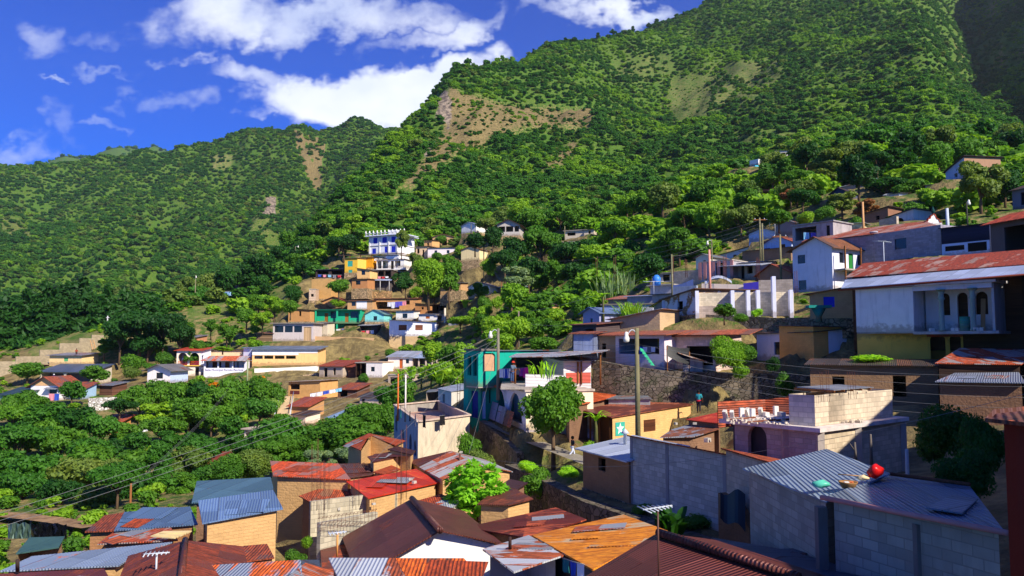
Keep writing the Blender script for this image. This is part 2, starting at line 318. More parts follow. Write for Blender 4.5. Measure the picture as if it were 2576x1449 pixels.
# ---------------------------------------------------------------- lie of the land
# columns: across the view; each holds ground heights near the camera (at 6, 20, 35, 50 m) and, farther on, (distance, photograph row)
COLS = {
 -900: ([-9,-12,-13,-14],[(62,1300),(100,1100),(130,1030),(160,950),(200,900),(260,960),(350,1100),(600,1200),(1600,1300)]),
 -500: ([-9,-11,-12.5,-13],[(62,1290),(100,1080),(130,1010),(160,930),(180,880),(200,870),(260,930),(350,1000),(600,1100),(1600,1200)]),
 0:    ([-8,-10,-12,-13],[(62,1310),(100,1130),(125,1015),(145,965),(160,925),(185,880),(210,860),(260,920),(350,1000),(600,1100),(1600,1200)]),
 250:  ([-8,-10,-11.5,-12.5],[(62,1300),(90,1190),(115,1080),(130,1010),(145,960),(160,905),(175,855),(200,835),(240,860),(350,960),(600,1100),(1600,1200)]),
 450:  ([-8,-9.5,-11,-12],[(60,1290),(80,1200),(100,1110),(120,1060),(140,960),(150,945),(170,880),(190,815),(205,785),(220,765),(245,760),(300,820),(400,900),(1600,1100)]),
 620:  ([-8,-9.5,-10.5,-11.5],[(60,1280),(85,1150),(100,1110),(130,1020),(150,955),(165,900),(180,860),(200,785),(215,765),(230,748),(260,720),(280,740),(350,820),(500,900),(1600,1100)]),
 750:  ([-8,-9.5,-10.5,-11],[(60,1240),(90,1130),(110,1080),(130,1030),(150,960),(165,900),(175,850),(190,790),(200,750),(210,730),(225,705),(250,665),(280,625),(300,605),(330,620),(450,720),(700,800),(1600,900)]),
 850:  ([-8,-9,-10.5,-10.8],[(60,1230),(80,1150),(110,1080),(130,1020),(148,960),(160,925),(172,850),(185,780),(195,745),(210,700),(222,670),(250,625),(290,570),(350,500),(380,490),(450,550),(700,700),(1600,850)]),
 950:  ([-8,-9,-10.5,-10.5],[(60,1220),(80,1140),(120,1030),(140,960),(155,900),(168,850),(180,790),(195,745),(205,720),(215,700),(225,665),(250,625),(300,555),(360,462),(430,385),(460,375),(520,400),(700,560),(1600,750)]),
 1030: ([-8,-9,-10.5,-10.3],[(60,1200),(80,1110),(120,990),(140,940),(160,870),(170,840),(190,770),(210,720),(222,680),(240,640),(300,565),(400,415),(500,302),(540,286),(600,312),(800,480),(1600,700)]),
 1130: ([-8,-9,-10.5,-9.5],[(60,1170),(70,1080),(90,1010),(120,960),(140,900),(165,850),(190,755),(210,700),(230,655),(260,620),(320,520),(420,380),(520,264),(600,194),(640,189),(720,232),(1000,400),(1600,600)]),
 1250: ([-8,-9,-10,-8.5],[(60,1130),(75,1010),(90,960),(120,900),(150,850),(180,780),(200,725),(225,675),(240,640),(280,595),(350,505),(450,392),(550,270),(650,172),(720,146),(850,162),(1200,300),(1600,450)]),
 1400: ([-8,-9,-10,-8],[(60,1120),(70,1060),(90,950),(120,880),(150,820),(190,735),(220,665),(250,625),(300,565),(400,462),(500,360),(650,215),(780,128),(850,122),(1000,140),(1600,300)]),
 1550: ([-8,-8.5,-8,-7],[(62,1010),(75,960),(90,900),(110,830),(140,770),(180,715),(220,665),(260,615),(330,540),(450,438),(600,300),(750,202),(900,107),(960,100),(1100,115),(1600,220)]),
 1700: ([-8,-8,-7.3,-6.5],[(62,990),(75,930),(85,870),(100,770),(120,710),(150,655),(180,620),(230,580),(300,528),(420,438),(560,338),(720,240),(900,120),(1050,42),(1150,45),(1600,120)]),
 1850: ([-8,-8,-6.5,-5.5],[(62,985),(70,870),(85,800),(100,740),(120,690),(150,630),(200,580),(260,528),(350,446),(450,375),(600,285),(800,178),(1000,60),(1250,-50),(1600,-20)]),
 2000: ([-8,-7.5,-5.2,-4.6],[(62,985),(68,850),(80,790),(95,700),(110,655),(140,600),(180,548),(240,478),(320,408),(420,345),(560,266),(750,158),(950,40),(1200,-110),(1600,-130)]),
 2200: ([-8,-7,-4.8,-3.2],[(55,960),(62,850),(75,770),(90,665),(110,605),(140,550),(180,485),(240,425),(320,365),(420,305),(560,216),(750,96),(950,-40),(1200,-190),(1600,-210)]),
 2350: ([-7,-6.5,-4.5,-2.2],[(55,910),(62,850),(75,700),(90,640),(110,570),(140,515),(180,455),(240,395),(320,335),(420,265),(560,166),(680,90),(780,30),(1000,-40),(1600,-250)]),
 2480: ([-7,-6,-4,-1.6],[(55,900),(62,830),(75,690),(90,620),(110,560),(140,505),(180,450),(240,400),(320,350),(420,300),(500,268),(640,290),(800,240),(1100,50),(1600,-200)]),
 2620: ([-7,-5.5,-3.5,-1],[(60,820),(75,680),(90,610),(110,550),(140,500),(180,450),(240,410),(320,385),(420,370),(520,330),(700,200),(900,20),(1200,-200),(1600,-400)]),
 2800: ([-6,-4.5,-2.5,0],[(60,780),(90,600),(140,490),(200,430),(300,330),(450,180),(600,0),(800,-200),(1100,-400),(1600,-600)]),
 3300: ([-5,-3,-.5,2],[(60,740),(90,590),(140,470),(200,390),(300,200),(450,-100),(600,-350),(800,-560),(1100,-800),(1600,-900)]),
}
def colz(c,Y):
    near,far = COLS[c]
    L = np.log(np.array([3.,6.,20.,35.,50.]+[a for a,b in far])); 
    k = np.array([near[0]]+list(near)+[0]*len(far),float)
    t0 = [at(CX,b,a).z for a,b in far]; k[5:] = t0
    return np.interp(np.log(Y),L,k/np.exp(L))*Y
CK = np.array(sorted(COLS)); CU = (CK-CX)/F
NY,NU = 470,470
YR = np.exp(np.linspace(math.log(3.),math.log(1600.),NY)); UR = np.linspace(CU[0],CU[-1],NU)
tab = np.array([colz(c,YR) for c in CK]); 
base = np.zeros((NY,NU))
for j in range(NY): base[j] = np.interp(UR,CU,tab[:,j]/YR[j])*YR[j]
def smooth(a,k,ax):
    w = np.hanning(k+2)[1:-1]; w /= w.sum(); p = k//2
    pad = [(p,p) if i == ax else (0,0) for i in range(2)]; b = np.pad(a,pad,mode='edge')
    return np.apply_along_axis(lambda r: np.convolve(r,w,mode='valid'),ax,b)
base = smooth(smooth(base/YR[:,None],11,1),9,0)*YR[:,None]
XX = UR[None,:]*YR[:,None]; YY = np.repeat(YR[:,None],NU,1)
amp = np.clip((YY-200)/400,0,1)
rid = 1-np.abs(fbm(XX/130.,YY/200.,5,3)); rid2 = 1-np.abs(fbm(XX/46.,YY/60.,4,9))
ZG = base + (rid-.75)*amp*26 + (rid2-.7)*amp*9 + fbm(XX/22.,YY/22.,5,5)*(0.25+1.6*np.clip((YY-90)/250,0,1))+fbm(XX/3.,YY/3.,4,6)*.12
STAMPS = []
def stamp(pts,z,r=None,dz=0.):
    """level the ground under a footprint"""
    STAMPS.append(([(p[0],p[1]) for p in pts],z+dz,r))
def zat(x,y):
    y = min(max(y,3.01),1590.); j = (math.log(y)-math.log(3.))/(math.log(1600.)-math.log(3.))*(NY-1); i = (x/y-UR[0])/(UR[-1]-UR[0])*(NU-1)
    i = min(max(i,0),NU-1.001); j = min(max(j,0),NY-1.001); a = int(i); b = int(j); fx = i-a; fy = j-b
    return (ZG[b,a]*(1-fx)+ZG[b,a+1]*fx)*(1-fy)+(ZG[b+1,a]*(1-fx)+ZG[b+1,a+1]*fx)*fy
def zat_v(x,y):
    y = np.clip(y,3.01,1590.); j = (np.log(y)-math.log(3.))/(math.log(1600.)-math.log(3.))*(NY-1); i = (x/y-UR[0])/(UR[-1]-UR[0])*(NU-1)
    i = np.clip(i,0,NU-1.001); j = np.clip(j,0,NY-1.001); a = i.astype(int); b = j.astype(int); fx = i-a; fy = j-b
    return (ZG[b,a]*(1-fx)+ZG[b,a+1]*fx)*(1-fy)+(ZG[b+1,a]*(1-fx)+ZG[b+1,a+1]*fx)*fy
YS = np.exp(np.linspace(math.log(18.),math.log(1500.),1500))
def hit(px,py,y0=18.):
    """first ground the sight line meets"""
    d = at(px,py,1.); z = d.z*YS; g = zat_v(d.x*YS,YS); k = np.nonzero((g >= z) & (YS >= y0))[0]
    if not len(k): return None
    Y = YS[k[0]]; return Vector((d.x*Y,Y,zat(d.x*Y,Y)))
def apply_stamps():
    global ZG
    # first bend the whole slope gently towards the house platforms, then cut each platform
    for rad_,lo in ((.16,70),(.07,55)):
        N = np.zeros_like(ZG); D = np.zeros_like(ZG)
        for pts,z,r in STAMPS:
            P = np.array(pts); cx,cy = P.mean(0)
            if cy < lo: continue
            res = (z-zat(cx,cy))/cy; g = np.exp(-(((XX-cx)/(rad_*cy))**2+((YY-cy)/(rad_*1.1*cy))**2)); N += g*res; D += g
        k = 1-np.exp(-D*2.5); ZG = ZG+np.where(D > 1e-6,N/np.maximum(D,1e-9),0)*k*YY
    W_ = np.zeros_like(ZG); Z_ = np.zeros_like(ZG)
    for pts,z,r in STAMPS:
        P = np.array(pts); cx,cy = P.mean(0); rr = r or max(1.2,.022*cy)
        ext = np.abs(P-[cx,cy]).max()+rr*3
        j0,j1 = np.searchsorted(YR,[cy-ext,cy+ext]); j0 = max(j0-1,0); j1 = min(j1+1,NY)
        us = [(cx-ext)/max(cy-ext,3),(cx+ext)/max(cy-ext,3),(cx-ext)/(cy+ext),(cx+ext)/(cy+ext)]
        i0,i1 = np.searchsorted(UR,[min(us),max(us)]); i0 = max(i0-1,0); i1 = min(i1+1,NU)
        if i0 >= i1 or j0 >= j1: continue
        x = XX[j0:j1,i0:i1]; y = YY[j0:j1,i0:i1]
        # distance to the convex footprint
        n = len(P); A = .5*sum(P[i][0]*P[(i+1) % n][1]-P[(i+1) % n][0]*P[i][1] for i in range(n)); Q = P if A > 0 else P[::-1]
        ins = np.full(x.shape,-1e9); seg = np.full(x.shape,1e9)
        for i in range(n):
            a = Q[i]; b = Q[(i+1) % n]; d = b-a; L = math.hypot(*d)+1e-9; ins = np.maximum(ins,-((x-a[0])*(-d[1])+(y-a[1])*d[0])/L)
            tt = np.clip(((x-a[0])*d[0]+(y-a[1])*d[1])/L**2,0,1); seg = np.minimum(seg,np.hypot(x-a[0]-tt*d[0],y-a[1]-tt*d[1]))
        dist = np.where(ins < 0,0,seg); w = np.clip(1-dist/(rr*2.2),0,1); w = w*w*(3-2*w); w = np.where(dist <= 0,1.,w*.98)**1.5*np.where(dist <= 0,6.,1.)
        W_[j0:j1,i0:i1] += w; Z_[j0:j1,i0:i1] += w*(z-.06)
    k = np.clip(W_,0,1); ZG = ZG*(1-k)+np.where(W_ > 0,Z_/np.maximum(W_,1e-9),0)*k
def inpoly(px,py,poly):
    r = np.zeros(px.shape,bool); n = len(poly)
    for i in range(n):
        x0,y0 = poly[i]; x1,y1 = poly[(i+1) % n]
        if y0 == y1: continue
        c = ((y0 > py) != (y1 > py)) & (px < (x1-x0)*(py-y0)/(y1-y0)+x0); r ^= c
    return r
def proj_v(x,y,z):
    yy = y*ct+z*st; zz = -y*st+z*ct; return CX+F*x/yy,CY-F*zz/yy
# bare soil, rock and farmed fields, as they lie on the slopes
SOIL = [([(1120,215),(1170,230),(1230,250),(1300,262),(1400,262),(1500,275),(1490,325),(1340,330),(1240,350),(1210,380),(1150,395),(1100,430),(1050,470),(1000,510),(960,540),(985,490),(1040,430),(1080,380),(1110,330),(1120,280)],250,900),
        ([(1380,395),(1440,350),(1460,350),(1450,400),(1390,430),(1340,450)],250,900),([(1690,190),(1770,190),(1790,240),(1780,300),(1700,300),(1680,250)],300,1100),
        ([(820,850),(960,850),(965,915),(880,925),(820,905)],120,200),([(270,930),(460,900),(470,960),(300,1010),(250,960)],120,170),([(560,470),(540,390),(590,390),(580,420)],300,900),
        ([(700,880),(1000,840),(1010,960),(860,1060),(700,1080)],95,180),([(780,700),(900,690),(960,760),(820,780),(760,760)],150,230),([(960,700),(1080,740),(1240,760),(1240,800),(1040,800)],150,230),
        ([(0,900),(60,890),(130,860),(130,900),(60,960),(0,960)],110,200),([(1190,640),(1215,640),(1215,720),(1170,720)],150,240),([(1820,160),(1900,150),(1920,190),(1830,200)],300,1200)]
ROCK = [([(1110,215),(1135,225),(1140,320),(1125,340),(1095,300),(1085,400),(1060,400),(1080,330)],300,900),([(1270,135),(1310,135),(1305,165),(1275,160)],400,900),([(820,470),(850,470),(845,520),(825,520)],250,500)]
FIELD = [([(1560,150),(1680,140),(1690,190),(1580,195),(1530,180)],400,1200),([(1770,165),(1960,150),(1960,220),(1890,250),(1800,250)],300,1200),([(1830,335),(2000,330),(2000,365),(1850,365)],250,800),
         ([(1700,190),(1860,200),(1880,260),(1720,310),(1660,280)],300,1100),([(60,890),(190,820),(250,850),(230,870),(120,900)],140,200),([(470,780),(590,735),(730,710),(730,740),(560,790),(480,800)],160,260),([(1290,1150),(1490,1150),(1490,1210),(1290,1210)],35,62),
         ([(0,440),(30,440),(30,500),(0,560)],250,600)]
def masks(x,y,z):
    px,py = proj_v(x,y,z); out = []
    for L in (SOIL,ROCK,FIELD):
        m = np.zeros(x.shape)
        for poly,a,b in L: m = np.maximum(m,(inpoly(px,py,poly) & (y > a) & (y < b))*(.74 if a >= 250 else 1.))
        out.append(m)
    return out
def sheet(name,X,Y,Z,mats,attrs,kind='structure'):
    ny,nx = X.shape; me = bpy.data.meshes.new(name); n = nx*ny
    co = np.stack([X,Y,Z],-1).reshape(-1); me.vertices.add(n); me.vertices.foreach_set('co',co)
    i = np.arange(ny-1)[:,None]*nx+np.arange(nx-1)[None,:]; q = np.stack([i,i+1,i+nx+1,i+nx],-1).reshape(-1,4)
    me.loops.add(q.size); me.loops.foreach_set('vertex_index',q.reshape(-1)); me.polygons.add(len(q)); me.polygons.foreach_set('loop_start',np.arange(len(q))*4)
    me.polygons.foreach_set('use_smooth',np.ones(len(q),bool)); me.update(calc_edges=True)
    for k,a in attrs.items():
        at_ = me.attributes.new(k,'FLOAT','POINT'); at_.data.foreach_set('value',a.reshape(-1).astype(np.float32))
    me.materials.append(MAT(mats)); o = bpy.data.objects.new(name,me); COL.objects.link(o); o['kind'] = kind; return o
def build_ground():
    so_,ro,fi = masks(XX,YY,ZG)
    gy,gx = np.gradient(ZG); dy = np.gradient(YR)[:,None]; dx = (UR[1]-UR[0])*YR[:,None]
    slope = np.hypot(gx/dx,gy/dy); near = (YY < 240)
    so_ = np.clip(smooth(smooth(so_,5,0),5,1)*.9+np.where(near,np.clip((slope-.75)*.55,0,.6),np.clip((slope-1.3)*.5,0,.5))+np.where(YY < 62,.72,np.where(near,.5,.04)),0,1)
    so_ = np.where(fi > 0,so_*.3,so_)
    sheet('ground',XX,YY,ZG,'hill',dict(soil=so_,rock=smooth(smooth(ro,3,0),3,1),field=smooth(smooth(fi,5,0),5,1)))
# left mountain across the valley
LX = np.linspace(-900,1300,300); LY = np.linspace(260,1250,260)
sil = np.interp(LX,[-900,-600,0,60,150,250,300,400,500,560,640,700,740,790,830,870,905,930,960,1010,1100,1300],[520,450,412,412,420,405,392,372,350,345,332,328,325,332,322,305,303,312,325,322,360,420])
def mount():
    Yk = [260,330,430,560,700,840,900,1000,1250]; fr = [1.25,1.02,.80,.52,.26,.05,0.,.06,.5]
    U = (LX-CX)/F; X = U[None,:]*LY[:,None]; Y = np.repeat(LY[:,None],len(LX),1); f = np.interp(LY,Yk,fr)[:,None]
    py = sil[None,:]+(880-sil[None,:])*f
    Z = np.array([[0.]])*X; yy = (HOR-py)/F; Z = yy*Y
    # the side valley that runs down behind the slide
    path = np.interp(LY,[260,430,560,700,840,900],[640,700,740,800,850,960])[:,None]
    crease = np.exp(-((LX[None,:]-path)/55.)**2)*np.interp(LY,[260,400,800,900],[30,42,26,0])[:,None]
    a = np.interp(LY,[260,500,860,930,1250],[.5,1.,.8,.4,1.])[:,None]
    Z = Z-crease+((1-np.abs(fbm(X/150.+3,Y/260.,5,21)))-.75)*44*a+((1-np.abs(fbm(X/52.,Y/80.,4,23)))-.7)*15*a+fbm(X/20.,Y/20.,4,29)*2.2
    px,pyy = proj_v(X,Y,Z)
    so_ = np.maximum(inpoly(px,pyy,[(738,325),(762,335),(775,390),(800,440),(806,475),(786,475),(765,420),(745,370)])*1.,inpoly(px,pyy,[(765,335),(822,352),(818,380),(806,430),(806,470),(795,440),(780,380)])*.75)
    so_ = np.maximum(so_,inpoly(px,pyy,[(640,500),(700,490),(720,560),(700,640),(640,640),(620,560)])*.3)
    so_ = np.maximum(so_,inpoly(px,pyy,[(0,500),(120,520),(170,560),(60,600),(0,590)])*.18)
    fi = inpoly(px,pyy,[(538,388),(590,392),(578,425),(535,425)])*1.+inpoly(px,pyy,[(0,540),(60,560),(80,600),(0,600)])*.6
    ro = np.maximum(inpoly(px,pyy,[(668,495),(690,500),(692,545),(665,545)])*1.,inpoly(px,pyy,[(625,470),(700,480),(700,650),(640,640)])*.3)
    return X,Y,Z,so_,ro,fi
MX,MY,MZ,mso,mro,mfi = mount(); KM = 1.6
def build_mount():
    sheet('mountain',MX*KM,MY*KM,MZ*KM,'hill',dict(soil=mso+.1,rock=mro,field=mfi))
    RXp = np.linspace(-400,900,160); RY = np.linspace(1500,2500,40); s2 = np.interp(RXp,[-400,60,130,200,260,320,370,420,460,560,900],[470,404,392,382,365,358,366,380,390,420,470])
    f = np.interp(RY,[1500,2000,2500],[1.,0.,1.])[:,None]; py = s2[None,:]+(700-s2[None,:])*f
    X = ((RXp-CX)/F)[None,:]*RY[:,None]; Y = np.repeat(RY[:,None],len(RXp),1); Z = (HOR-py)/F*Y+fbm(X/60.,Y/60.,5,41)*16
    X = X*KM; Y = Y*KM; Z = Z*KM; z0 = np.zeros_like(X); sheet('distant_hill',X,Y,Z,'hill',dict(soil=z0,rock=z0,field=z0)); return X,Y,Z
# ---------------------------------------------------------------- building kit
REFS = []; PROT = []; RL = random.Random(12)
def arch(a0,a1,b0,b1,n=7,r=None):
    r = min((a1-a0)/2,b1-b0) if r is None else r; cx0 = a0+r; cx1 = a1-r; zz = b1-r
    return [(a0,b0),(a1,b0)]+[(cx1+r*math.cos(t),zz+r*math.sin(t)) for t in [PI/2*i/n for i in range(n+1)]]+[(cx0+r*math.cos(t),zz+r*math.sin(t)) for t in [PI/2+PI/2*i/n for i in range(n+1)]]
def wallside(root,mb,outline,L,H,fn,ops,Yd,mi=0):
    """one wall with its openings; window and door parts go straight to the root"""
    holes = []
    for op in ops:
        k,u0,u1,v0,v1 = op[:5]; m = op[5] if len(op) > 5 else None
        a0,a1,b0,b1 = u0*L,u1*L,v0*H,v1*H
        if k in ('a','aw','ab'): holes.append(arch(a0,a1,b0,b1))
        elif k == 'r': holes.append(arch(a0,a1,b0,b1,4,min(.35,(a1-a0)*.25)))
        elif k == 'x': # panel standing proud of the wall (a painted sign, a cloth)
            p = MB(); p.slab([fn(a0,b0,-.02),fn(a1,b0,-.02),fn(a1,b1,-.02),fn(a0,b1,-.02)],.0,0) if False else p.holed([(a0,b0),(a1,b0),(a1,b1),(a0,b1)],[],lambda a,b,d: fn(a,b,-.02)); p.build('painted_panel',m,root); continue
        else: holes.append([(a0,b0),(a1,b0),(a1,b1),(a0,b1)])
        if k in ('h','a','r'): continue
        dd = .10; name = 'door' if k == 'd' else 'window'
        p = MB()
        if k == 'd':
            p.holed([(a0,b0),(a1,b0),(a1,b1),(a0,b1)],[],lambda a,b,d: fn(a,b,dd)); p.build('door',m or ('wood','wood'),root); continue
        if k in ('b','ab'):
            p.holed(holes[-1],[],lambda a,b,d: fn(a,b,.05)); w_ = p.build('window',m or ('plain','blue'),root)
            if Yd < 130:
                q = MB(); t = .05; cx = (a0+a1)/2
                for (x0,x1,y0,y1) in ((a0,a1,b0,b0+t),(a0,a1,b1-t,b1),(a0,a0+t,b0,b1),(a1-t,a1,b0,b1),(cx-t/2,cx+t/2,b0,b1)):
                    q.holed([(x0,y0),(x1,y0),(x1,y1),(x0,y1)],[],lambda a,b,d: fn(a,b,.03))
                q.build('frame',('plain','brown'),w_)
            continue
        p.holed(holes[-1],[],lambda a,b,d: fn(a,b,dd)); w_ = p.build('window','glass',root)
        t = .05 if Yd < 130 else .09; q = MB(); cx = (a0+a1)/2; cy = (b0+b1)/2
        for (x0,x1,y0,y1) in ((a0,a1,b0,b0+t),(a0,a1,b1-t,b1),(a0,a0+t,b0,b1),(a1-t,a1,b0,b1),(cx-t/2,cx+t/2,b0,b1),(a0,a1,cy-t/2,cy+t/2)):
            q.holed([(x0,y0),(x1,y0),(x1,y1),(x0,y1)],[],lambda a,b,d: fn(a,b,.06))
        q.build('frame',m or ('plain','wood'),w_)
    mb.holed(outline,holes,fn,.18,mi)
class V3:
    pass
def volume(root,P,ex,w,d,h,wall,roof,ops=None,o=.35,found=None,fdep=2.2,side=None,apex=.5,th=.06,floors=(),Yd=100,parapet=None,nowalls=(),roofmat=None,rname='roof'):
    ey = Vector((-ex.y,ex.x,0)); ops = ops or {}; pt = lambda x,y,z: P+ex*x+ey*y+Vector((0,0,z))
    kind,dz,rm = roof
    A = apex*w if kind == 'gabley' else apex*d
    def H(x,y):
        if kind == 'shed': return h+dz*y/d
        if kind == 'shedx': return h+dz*x/w
        if kind == 'gablex': return h+dz*(y/A if y <= A else (d-y)/(d-A))
        if kind == 'gabley': return h+dz*(x/A if x <= A else (w-x)/(w-A))
        return h
    T = .03
    side = side or {}
    mats = [wall]; idx = {}
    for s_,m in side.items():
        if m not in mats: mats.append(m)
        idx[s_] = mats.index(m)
    mb = MB()
    top = lambda f,L,k: [(L,f(L))]+([(A,f(A))] if k else [])+[(0,f(0))]
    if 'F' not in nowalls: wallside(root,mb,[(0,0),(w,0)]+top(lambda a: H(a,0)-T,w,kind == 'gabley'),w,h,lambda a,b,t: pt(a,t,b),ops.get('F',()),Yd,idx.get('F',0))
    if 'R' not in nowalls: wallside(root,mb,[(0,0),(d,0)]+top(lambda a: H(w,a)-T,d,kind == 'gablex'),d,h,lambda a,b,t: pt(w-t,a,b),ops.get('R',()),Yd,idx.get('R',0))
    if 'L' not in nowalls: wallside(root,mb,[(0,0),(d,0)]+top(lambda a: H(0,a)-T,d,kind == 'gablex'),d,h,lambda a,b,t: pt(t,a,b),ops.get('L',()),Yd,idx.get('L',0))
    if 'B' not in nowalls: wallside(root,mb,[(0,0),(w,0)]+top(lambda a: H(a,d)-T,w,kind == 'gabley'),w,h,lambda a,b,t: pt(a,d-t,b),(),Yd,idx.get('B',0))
    mb.build('wall',mats,root)
    fl = MB(); fl.box(.02,w-.02,.02,d-.02,-.1,.01,0,Matrix(((ex.x,ey.x,0,P.x),(ex.y,ey.y,0,P.y),(0,0,1,P.z),(0,0,0,1))))
    for z in floors: fl.box(-.12,w+.12,-.12,d+.05,z-.14,z,0,Matrix(((ex.x,ey.x,0,P.x),(ex.y,ey.y,0,P.y),(0,0,1,P.z),(0,0,0,1))))
    fl.build('floor','conc',root)
    if fdep > 0:
        fb = MB(); e = .004 if found is None else .05
        for (a,b) in ((pt(-e,-e,0),pt(w+e,-e,0)),(pt(w+e,-e,0),pt(w+e,d+e,0)),(pt(w+e,d+e,0),pt(-e,d+e,0)),(pt(-e,d+e,0),pt(-e,-e,0))):
            dn = Vector((0,0,-fdep)); fb.quad(a,b,b+dn,a+dn)
        if found: 
            fb.quad(pt(-e,-e,0),pt(w+e,-e,0),pt(w+e,d+e,0),pt(-e,d+e,0))
        fb.build('foundation',found or wall,root)
    rb = MB(); rm = rm or ('zinc','steel','rust',.3)
    q = lambda *c: rb.slab([pt(x,y,z) for x,y,z in c],th)
    if kind == 'shed': s_ = dz/d; q((-o,-o,h-s_*o),(w+o,-o,h-s_*o),(w+o,d+o,h+dz+s_*o),(-o,d+o,h+dz+s_*o))
    elif kind == 'shedx': s_ = dz/w; q((-o,-o,h-s_*o),(w+o,-o,h+dz+s_*o),(w+o,d+o,h+dz+s_*o),(-o,d+o,h-s_*o))
    elif kind == 'gablex':
        s1 = dz/A; s2 = dz/(d-A); q((-o,-o,h-s1*o),(w+o,-o,h-s1*o),(w+o,A,h+dz),(-o,A,h+dz)); q((-o,A,h+dz),(w+o,A,h+dz),(w+o,d+o,h-s2*o),(-o,d+o,h-s2*o))
    elif kind == 'gabley':
        s1 = dz/A; s2 = dz/(w-A); q((-o,-o,h-s1*o),(A,-o,h+dz),(A,d+o,h+dz),(-o,d+o,h-s1*o)); q((A,-o,h+dz),(w+o,-o,h-s2*o),(w+o,d+o,h-s2*o),(A,d+o,h+dz))
    elif kind == 'flat':
        rb.slab([pt(-o,-o,h+.14),pt(w+o,-o,h+.14),pt(w+o,d+o,h+.14),pt(-o,d+o,h+.14)],.15)
    if kind != 'none': 
        ro = rb.build(rname,rm,root)
        if kind in ('gablex','gabley') and Yd < 60:
            c = MB(); a,b = (pt(-o,A,h+dz),pt(w+o,A,h+dz)) if kind == 'gablex' else (pt(A,-o,h+dz),pt(A,d+o,h+dz)); c.tube([a,b],.07,6); c.build('ridge_cap',rm,ro)
    if parapet:
        pb = MB(); ph = parapet[0]; M = Matrix(((ex.x,ey.x,0,P.x),(ex.y,ey.y,0,P.y),(0,0,1,P.z),(0,0,0,1))); z = h+.14
        pb.box(-o,w+o,-o,-o+.12,z,z+ph,0,M); pb.box(-o,-o+.12,-o+.12,d+o-.12,z,z+ph,0,M); pb.box(w+o-.12,w+o,-o+.12,d+o-.12,z,z+ph,0,M); pb.box(-o,w+o,d+o-.12,d+o,z,z+ph,0,M); pb.build('parapet',parapet[1],root)
    v = V3(); v.P = P; v.ex = ex; v.ey = ey; v.w = w; v.d = d; v.h = h; v.pt = pt; v.H = H; v.root = root
    v.M = Matrix(((ex.x,ey.x,0,P.x),(ex.y,ey.y,0,P.y),(0,0,1,P.z),(0,0,0,1)))
    return v
def house(ref,label,pl,pr,bot,top,dep,wall,roof,name='house',root=None,group=None,st_=True,**k):
    """a house from its front wall: pl, pr = (photograph column, distance) of the left and right ends; bot, top = rows of the left end"""
    P = at(pl[0],bot,pl[1]); Q = at(pr[0],bot,pr[1]); h = at(pl[0],top,pl[1]).z-P.z
    e = Vector((Q.x-P.x,Q.y-P.y,0)); w = e.length; ex = e.normalized()
    new = root is None
    if new:
        root = empty(name,P,math.atan2(ex.y,ex.x),label,'house' if name in ('house','shack','hut') else name.replace('_',' '),group)
        if name in ('shack','hut'): root['category'] = name
        REFS.append(((pl[0]+pr[0])/2,(top+bot)/2,ref,pl[1]))
    k.setdefault('Yd',pl[1]); v = volume(root,P,ex,w,dep,h,wall,roof,**k)
    if st_: f_ = 2.2 if pl[1] > 100 else .6; stamp([v.pt(0,-f_,0),v.pt(w,-f_,0),v.pt(w,dep,0),v.pt(0,dep,0)],P.z)
    return v
def C3(c):
    px,py,z = c
    return atz(px,py,z) if z < 0 else at(px,py,z)
